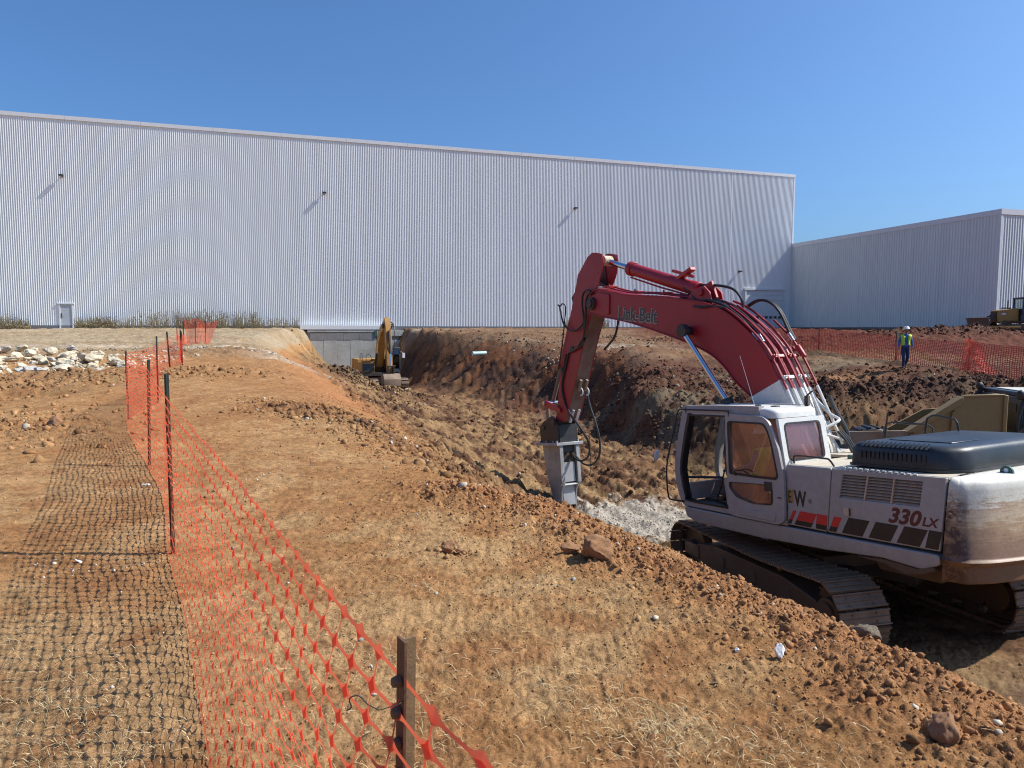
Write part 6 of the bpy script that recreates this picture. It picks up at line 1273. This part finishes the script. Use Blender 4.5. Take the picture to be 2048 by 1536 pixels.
MB().tube([(3.6, .30, 4.7), (4.3, .34, 4.4), (4.5, .30, 3.5), (4.35, .26, 2.4)], .03, 6, spline=3).tube([(2.6, .2, 4.5), (3.2, .36, 4.75), (3.9, .36, 4.4)], .03, 6, spline=3).build('hydraulic_hoses', 'black', yx)
mb = MB(); pr = [(4.15, 1.30), (4.95, 1.28), (5.20, .95), (5.18, .50), (4.92, .20), (4.50, .10), (4.10, .26), (3.95, .34)]; pi_ = [(4.18, 1.22), (4.90, 1.20), (5.12, .92), (5.10, .55), (4.88, .28), (4.50, .18), (4.14, .32), (3.97, .40)]
n = len(pr); vs = [(x, y, z) for y in (-.55, .55) for x, z in pr] + [(x, y, z) for y in (-.55, .55) for x, z in pi_]; fs = [(i, i + 1, n + i + 1, n + i) for i in range(n - 1)] + [(2 * n + i, 3 * n + i, 3 * n + i + 1, 2 * n + i + 1) for i in range(n - 1)] + [(0, n, 3 * n, 2 * n), (n - 1, 3 * n - 1, 4 * n - 1, 2 * n - 1)] + [(i, i + 1, 2 * n + i + 1, 2 * n + i) for i in range(n - 1)] + [(n + i, n + i + 1, 3 * n + i + 1, 3 * n + i) for i in range(n - 1)]
mb.add(vs, fs); mb.prism([(4.15, 1.30), (4.95, 1.28), (5.20, .95), (5.18, .50), (4.92, .20), (4.50, .10), (4.10, .26)], -.56, -.52).prism([(4.15, 1.30), (4.95, 1.28), (5.20, .95), (5.18, .50), (4.92, .20), (4.50, .10), (4.10, .26)], .52, .56)
bk = mb.build('bucket', 'truck_tail', yx, bevel=.012)
for q in range(5): MB().prism([(4.02, .36), (3.98, .28), (3.74, .38)], -.52 + q * .235, -.42 + q * .235).build('bucket_tooth', 'shoe', bk)

# ------------------------------------------------------------------ articulated hauler behind the excavator
HM = Matrix.Translation((8.22, 18.92, -2.86)) @ Matrix.Rotation(rad(-5), 4, 'Z')
hl = empty('dump_truck', mat4=HM, label='muddy yellow articulated dump truck with an empty steel body, standing beyond the black engine hood', cat='dump truck')
def sidewall(y, s):
    P0 = [(-.9, 1.15), (-.9, 1.86), (1.93, 1.94)]; P1 = [(1.93, 1.94), (2.95, 2.62), (3.02, 2.78), (4.0, 2.84), (4.05, 1.0), (1.95, 1.0)]
    MB().prism([(-.9, 1.0), (-.9, 1.84), (1.90, 1.93), (1.82, 1.0)], y, y + .05 * s).build('tail_side_plate', 'truck_tail', hl, bevel=.008)
    MB().prism([(1.84, 1.0), (1.92, 1.93), (2.90, 2.58), (3.02, 2.78), (4.02, 2.84), (4.05, 1.0)], y, y + .05 * s).build('body_side_plate', 'truck', hl, bevel=.008)
    MB().prism([(1.72, 1.90), (1.92, 1.90), (2.98, 2.60), (3.04, 2.74), (3.02, 2.80), (2.84, 2.68)], y - .10 * s, y + .18 * s).build('sloping_rim', 'truck', hl, bevel=.01)
    MB().prism([(3.04, 2.76), (4.04, 2.82), (4.04, 2.86), (3.04, 2.82)], y - .02 * s, y + .08 * s).build('top_rim', 'truck', hl, bevel=.008)
    for x in (.2, 1.78, 2.75): MB().prism([(x, 1.02), (x + .10, 1.02), (x + .13, 1.85 if x < 1.9 else 2.45), (x + .05, 1.85 if x < 1.9 else 2.40)], y - .06 * s, y - .005 * s).build('side_rib', 'truck', hl, bevel=.008)
    MB().prism([(1.9, 1.72), (4.0, 1.86), (4.0, 1.92), (1.9, 1.78)], y - .04 * s, y - .005 * s).build('side_ridge', 'truck', hl, bevel=.006)
sidewall(-1.45, 1)
MB().prism([(-.9, 1.0), (-.9, 1.40), (1.95, 1.46), (1.95, 1.0)], 1.40, 1.45).build('tail_side_plate', 'truck_tail', hl, bevel=.008)
MB().prism([(1.96, 1.0), (1.96, 1.46), (2.3, 1.46), (3.5, 2.15), (4.02, 2.2), (4.05, 1.0)], 1.40, 1.45).build('body_side_plate', 'truck', hl, bevel=.008)
MB().prism([(-.95, 1.25), (.9, 1.02), (4.0, .98), (4.0, 1.04), (.9, 1.08), (-.95, 1.31)], -1.39, 1.39).build('body_floor', 'truck_tail', hl)
MB().prism([(-1.5, 1.0), (-1.5, 2.84), (-.9, 2.84), (1.5, 2.2), (1.5, 1.0)], 4.0, 4.1, 'x').build('headboard', 'truck', hl, bevel=.02)
MB().box2((-.6, -.45, .72), (4.1, .45, .95)).build('chassis', 'dark', hl, bevel=.02)
wheel = None
def add_wheel(x, y):
    global wheel
    m4 = Matrix.Translation((x, y, .82)) @ Matrix.Rotation(0 if y < 0 else math.pi, 4, 'Z')
    if wheel is None:
        mb = MB()
        P_ = [(.30, -.30), (.62, -.32), (.80, -.27), (.83, -.20), (.83, .20), (.80, .27), (.62, .32), (.30, .30)]; n = 28; vs = [(r * math.cos(2 * math.pi * k / n), y_, r * math.sin(2 * math.pi * k / n)) for k in range(n) for r, y_ in P_]; m_ = len(P_)
        mb.add(vs, [(k * m_ + j, ((k + 1) % n) * m_ + j, ((k + 1) % n) * m_ + (j + 1) % m_, k * m_ + (j + 1) % m_) for k in range(n) for j in range(m_)])
        for k in range(22): a = 2 * math.pi * k / 22; mb.box((.835 * math.cos(a), 0, .835 * math.sin(a)), (.05, .52, .09), (0, -a, 0))
        wheel = mb.build('wheel', 'black', hl, bevel=.01, mat4=m4); MB().cyl((0, -.22, 0), (0, .22, 0), .34, n=20).cyl((0, -.30, 0), (0, -.2, 0), .16, n=12).build('rim', 'truck', wheel, bevel=.01); return
    c = inst(wheel, hl, m4)
    for ch in wheel.children: inst(ch, c)
for x in (.1, 2.0, 6.1):
    for y in (-1.25, 1.25): add_wheel(x, y)
MB().box2((4.35, -.5, .7), (7.3, .5, 1.0)).cyl((4.25, 0, .5), (4.25, 0, 1.2), .2, n=12).build('front_chassis', 'dark', hl, bevel=.02)
hb = MB(); [hb.box2(a, b_) for a, b_ in (((4.42, -1.0, 1.15), (5.85, .9, 1.9)), ((4.50, -1.0, 2.82), (5.7, .9, 2.94)), ((4.45, -1.0, 1.9), (4.58, -.88, 2.82)), ((5.55, -1.0, 1.9), (5.66, -.9, 2.82)), ((4.45, .8, 1.9), (4.58, .9, 2.82)), ((5.55, .8, 1.9), (5.66, .9, 2.82)), ((5.0, -1.0, 1.9), (5.08, -.94, 2.82)))]
hcab = hb.build('cab', 'bluegreen', hl, bevel=.05)
MB().box2((4.58, -.97, 1.9), (5.55, -.955, 2.82)).build('side_window', 'glass_dark', hcab); MB().box2((4.40, -1.0, 1.15), (4.45, .9, 2.82)).build('rear_wall', 'bluegreen', hcab, bevel=.03); MB().box2((4.385, -.80, 1.98), (4.398, .70, 2.66)).build('rear_window', 'black', hcab); MB().box2((4.375, .30, 2.15), (4.384, .56, 2.45)).build('plate', 'concrete', hcab); MB().box2((4.70, -.86, 2.945), (5.6, .70, 2.965)).build('cab_roof_top', 'concrete', hcab, bevel=.01)
MB().tube([(4.36, .86, 1.3), (4.24, .92, 2.1), (4.30, .90, 2.7), (4.5, .86, 2.92)], .05, 8, spline=4).sphere((4.36, .80, 2.98), (.10, .08, .11), 10, 8).prism([(4.0, 1.95), (4.3, 2.2), (4.28, 2.0), (4.1, 1.85)], .9, 1.0).build('corner_guard_and_mirror', 'black', hcab)
MB().box2((5.86, -.85, 1.1), (7.4, .85, 1.95)).build('bonnet', 'truck', hl, bevel=.1)
MB().tube([(4.44, -1.02, 1.2), (4.28, -1.03, 2.0), (4.36, -1.03, 2.6), (4.55, -1.0, 2.82)], .06, 8, spline=4).build('cab_corner_guard', 'black', hcab)
MB().sphere((4.36, -1.0, 2.90), (.11, .08, .13), 10, 8).build('work_lamp', 'black', hcab, smooth=True)
MB().box2((4.44, -1.06, 1.98), (4.70, -1.04, 2.30)).build('plate', 'concrete', hcab, bevel=.01)
MB().prism(rounded([(3.92, 1.75), (4.38, 2.10), (4.34, 1.90), (4.10, 1.70)], .04), -1.25, -1.18).tube([(4.5, -1.0, 1.62), (4.25, -1.2, 1.9)], .06, 8).tube([(4.0, -1.2, 1.25), (4.4, -1.1, 1.9)], .09, 8).build('mirror_and_stay', 'black', hcab)
MB().tube([(4.7, -.7, 2.97), (4.68, -.7, 3.7)], .005, 5).build('antenna', 'dark', hcab)
MB().tube([(4.62, -.99, 2.70), (4.75, -.99, 2.71)], .012, 6).build('grab_handle', 'trim', hcab)

# ------------------------------------------------------------------ bulldozer by the side building
DM = Matrix.Translation((37.7, 52.2, 1.34)) @ Matrix.Rotation(rad(172), 4, 'Z')        # faces left in the picture
hcab.location = (.32, 0, -.10)
dz = empty('bulldozer', mat4=DM, label='yellow bulldozer with dark cab and two white roof antennas by the side building corner', cat='bulldozer')
_s3 = MB().box((0, 0, 0), (.20, .60, .02)).box((.06, 0, .04), (.02, .60, .07)); crawler(dz, Matrix.Identity(4), 1.95, 34, _s3, 1.35, .38, .42, .9, ('steel_dirty', 'steel_dirty'))
MB().prism(rounded([(1.75, .75), (1.80, 1.62), (.35, 1.78), (.3, .75)], .08), -.45, .45).build('engine_bonnet', 'yellow', dz, bevel=.03)
MB().box2((1.80, -.38, .8), (1.85, .38, 1.55)).build('radiator_grille', 'dark', dz, bevel=.01)
MB().box2((.6, -.3, 1.76), (1.2, -.1, 1.84)).cyl((1.0, .25, 1.7), (1.0, .25, 2.35), .05, n=10).build('exhaust', 'dark', dz)
MB().box2((-1.5, -.7, .75), (.28, .7, 1.3)).build('main_frame', 'bluegreen', dz, bevel=.04)
dc = MB(); [dc.box2(a, b_) for a, b_ in (((-1.1, -.68, 1.3), (.22, .68, 1.75)), ((-1.15, -.72, 2.46), (.2, .72, 2.58)), ((.08, -.68, 1.75), (.18, -.58, 2.46)), ((.08, .58, 1.75), (.18, .68, 2.46)), ((-1.1, -.68, 1.75), (-.98, -.58, 2.46)), ((-1.1, .58, 1.75), (-.98, .68, 2.46)), ((-.5, .60, 1.75), (-.40, .68, 2.46)))]
dc = dc.build('cab', 'bluegreen', dz, bevel=.02)
MB().box2((-1.0, .60, 1.75), (.1, .615, 2.46)).box2((-1.0, -.615, 1.75), (.1, -.60, 2.46)).build('side_window', 'glass_clear', dc); MB().box2((.12, -.6, 1.75), (.135, .6, 2.46)).build('windscreen', 'glass_clear', dc)
MB().box2((-.7, -.25, 1.5), (-.3, .25, 2.2)).build('operator_seat', 'black', dc, bevel=.05)
for x in (-.15, -.95): MB().cyl((x, .45, 2.58), (x, .45, 2.80), .05, n=8).cyl((x, .45, 2.80), (x, .45, 2.88), .16, .13, n=14, mi=1).build('roof_antenna', ['dark', 'trim'], dc)
mb = MB(); bp_ = [(2.95, .02), (2.80, .35), (2.78, .70), (2.92, 1.10), (3.0, 1.08), (2.88, .70), (2.90, .38), (3.05, .04)]; mb.prism(bp_, -1.55, 1.55); bl = mb.build('blade', 'steel_dirty', dz, bevel=.01); MB().prism([(3.04, .02), (3.10, -.06), (2.98, .06)], -1.55, 1.55).build('cutting_edge', 'shoe', bl)
for s in (1, -1): MB().box2((.6, s * 1.30 - .06, .30), (2.85, s * 1.30 + .06, .46)).build('push_arm', 'yellow', dz, bevel=.01); MB().cyl((1.85, s * .3, 1.25), (2.80, s * .35, .75), .06, n=10).build('lift_cylinder', 'dark', dz)
for s in (1,): MB().box2((1.2, .44, 1.30), (1.5, .47, 1.42)).build('side_badge', 'trim', dz)

# ------------------------------------------------------------------ rocks, clods, pipes and litter
def rock_mesh(seed, sub=3, ang=.35):
    r = np.random.default_rng(seed); bm = bmesh.new(); bmesh.ops.create_icosphere(bm, subdivisions=sub, radius=1)
    planes = []
    for _ in range(9): n_ = Vector(r.normal(size=3)).normalized(); planes.append((n_, r.uniform(.55, .9)))
    for v in bm.verts:
        for n_, d_ in planes:
            e = v.co.dot(n_) - d_
            if e > 0: v.co -= n_ * e
        v.co += Vector(r.normal(size=3)) * .02; v.co *= 1 + .06 * math.sin(v.co.x * 7 + seed) * math.sin(v.co.y * 6) + .05 * math.sin(v.co.z * 9 + v.co.x * 5)
    me = bpy.data.meshes.new('rock'); bm.to_mesh(me); bm.free(); me.polygons.foreach_set('use_smooth', [False] * len(me.polygons)); return me
rocks = [rock_mesh(900 + k) for k in range(9)]
def place_rock(name, me, mat, x, y, s, sc, label, cat, group=None, sink=.3, z=None, rz=None):
    m2 = me.copy() if len(me.materials) == 0 or me.materials[0] != M[mat] else me
    if m2 is not me: m2.materials.clear(); m2.materials.append(M[mat])
    o = bpy.data.objects.new(name, m2); LINK.objects.link(o); zz = gz(x, y) if z is None else z
    o.location = (x, y, zz + s * sc[2] * (1 - sink) * .8); o.scale = (s * sc[0], s * sc[1], s * sc[2]); o.rotation_euler = (random.uniform(-.4, .4), random.uniform(-.4, .4), random.uniform(0, 6.28) if rz is None else rz); return tag(o, label, cat, group)
RM = {}
for mt in ('limestone', 'limestone_grey'):
    for k in range(9): me = rocks[k].copy(); me.materials.append(M[mt]); RM[mt, k] = me
from mathutils import noise as mn
def clod_mesh(seed):
    me = rock_mesh(seed, 4); off = Vector((seed, seed * .3, 0))
    for v in me.vertices:
        c = v.co.copy(); d = sum(mn.noise(c * f + off) * a for f, a in ((1.7, .16), (4., .09), (9., .055), (20., .03))); v.co = c * (1 + d)
    me.polygons.foreach_set('use_smooth', [True] * len(me.polygons)); return me
clods = [clod_mesh(40 + k) for k in range(8)]
random.seed(21); GR = 'pale limestone boulders dumped at the left edge'; nr = 0
for row, (y0, z0, cnt, x0, x1) in enumerate(((22.2, 0, 17, -17.6, -12.4), (23.2, .12, 17, -18.4, -12.6), (24.5, .20, 16, -19.4, -13.2), (26.2, .2, 15, -20.6, -15.2), (28.0, .2, 13, -22.0, -17.4))):
    for k in range(cnt):
        x = x0 + (x1 - x0) * (k + random.uniform(-.3, .3)) / (cnt - 1); y = y0 + random.uniform(-.45, .45); s = random.uniform(.10, .26) * (1.05 if row < 3 else 1)
        if x > -12.9: s *= .6
        mt = 'limestone' if random.random() < .72 else 'limestone_grey'; sz = random.choice(('rounded', 'rough', 'broken')) if False else ('large' if s > .225 else ('small' if s < .155 else 'middling')); nm = ('front row', 'second row', 'middle row', 'fourth row', 'back row')[row]
        lab = f'{sz} {"pale cream" if mt == "limestone" else "grey white"} limestone boulder in the {nm} of the rock pile at left'
        place_rock('boulder', RM[mt, random.randrange(9)], mt, x, y, s, (random.uniform(.8, 1.4), random.uniform(.8, 1.2), random.uniform(.5, .75)), lab, 'boulder', GR, .25, gz(x, y) + .6 * z0 * random.random())
Pb = np.c_[RNG.uniform(-20, -12, 900), RNG.uniform(21.8, 27, 900)]
scatter('limestone_rubble', Pb, lsize(900, .03, .14, 2.), lambda P, n: np.array([.60, .53, .39])[None] * RNG.uniform(.6, 1.2, (n, 1)), ['clods'])
place_rock('soil_clod', clods[3], 'clod_mat', .60, 4.90, .105, (1.35, 1.0, .95), 'largest orange clay clod at the foot of the rubble ridge, in the centre foreground', 'clod', None, .5)
place_rock('soil_clod', clods[5], 'clod_mat', .43, 5.02, .06, (1.2, 1.0, .8), 'smaller clay clod touching the left side of the largest orange clod', 'clod', None, .45)
place_rock('soil_clod', clods[1], 'clod_mat', -.45, 4.92, .055, (1., .8, 1.2), 'upright broken clay clod alone on the dirt strip, left of the rubble ridge', 'clod', None, .45)
place_rock('soil_clod', clods[6], 'clod_mat', -.36, 4.90, .04, (1.3, .8, .5), 'flat clay clod just right of the upright broken clod on the dirt strip', 'clod', None, .45)
place_rock('soil_clod', clods[2], 'clod_mat', 1.72, 2.66, .06, (1.2, 1., .9), 'torn dark brown clod on the ridge at the bottom right edge', 'clod', None, .45)
place_rock('soil_clod', clods[7], 'clod_brown', 2.0, 3.82, .07, (1.3, 1., .7), 'grey brown muddy clod on the ridge crest beside the rear of the left track', 'clod', None, .45)
place_rock('white_stone', rocks[4], 'litter', 1.33, 3.36, .030, (.9, .6, 1.4), 'bright white stone on the rubble ridge at lower right', 'stone', None, .1)
place_rock('white_stone', rocks[8], 'litter', 1.14, 3.42, .012, (1, 1, 1), 'tiny white chip just left of the bright white stone', 'stone', None, .1)
place_rock('soil_clod', clods[0], 'clod_brown', -1.95, 11.1, .13, (1.9, .9, .6), 'long dark clod at the lip where the strip drops to the trench', 'clod', None, .45)
place_rock('soil_clod', clods[1], 'clod_brown', -2.7, 12.0, .08, (1.2, .9, .8), 'dark clod behind the long dark clod at the trench lip', 'clod', None, .45)
place_rock('soil_clod', clods[2], 'clod_mat', -6.9, 10.5, .12, (1.5, .9, .7), 'dark orange clod on open ground left of the fence', 'clod', None, .5)
place_rock('soil_clod', clods[4], 'clod_brown', 2.35, 29.2, .42, (1., 1., .9), 'big dark boulder in the trench left of the breaker', 'boulder', None, .5)
for k, (x, y, s) in enumerate(((-14.9, 57.5, .55), (-14.2, 58.6, .6), (-15.6, 59.0, .45))): place_rock('boulder', rocks[k], 'clod_brown', x, y, s, (1.1, 1, .9), ('lowest', 'broadest', 'leftmost')[k] + ' brown boulder at the foot of the concrete wall', 'boulder', 'boulders at the foot of the concrete wall', .2)
def pipe_thing(p0, p1, r, label):
    o = MB(); n = 16; p0 = Vector(p0); p1 = Vector(p1); o.cyl(p0, p1, r, n=n, caps=False); o.cyl(p0 + (p1 - p0) * .001, p1 - (p1 - p0) * .001, r * .86, n=n, caps=False); d = (p1 - p0).normalized(); o.cyl(p0, p0 + d * .14, r * 1.1, n=n)
    return tag(o.build('drain_pipe', 'pvc', smooth=True), label, 'pipe', 'pale drain pipes')
pipe_thing((-2.78, 49.4, -.22), (-1.85, 49.9, -.19), .14, 'pale turquoise pipe end sticking out of the dark trench face')
pipe_thing((-18.05, 56.8, -.42), (-18.8, 57.2, -.40), .15, 'short pale pipe end in the left bank beside the wing wall')
for k, (x, y) in enumerate(((-2.92, 4.62), (-3.66, 6.92))):
    place_rock('paper_scrap', rocks[k], 'litter', x, y, .022, (1.6, 1., .35), ('crumpled white scrap on the ground by the second fence post', 'white scrap on the ground near the third fence post')[k], 'litter', None, .1)
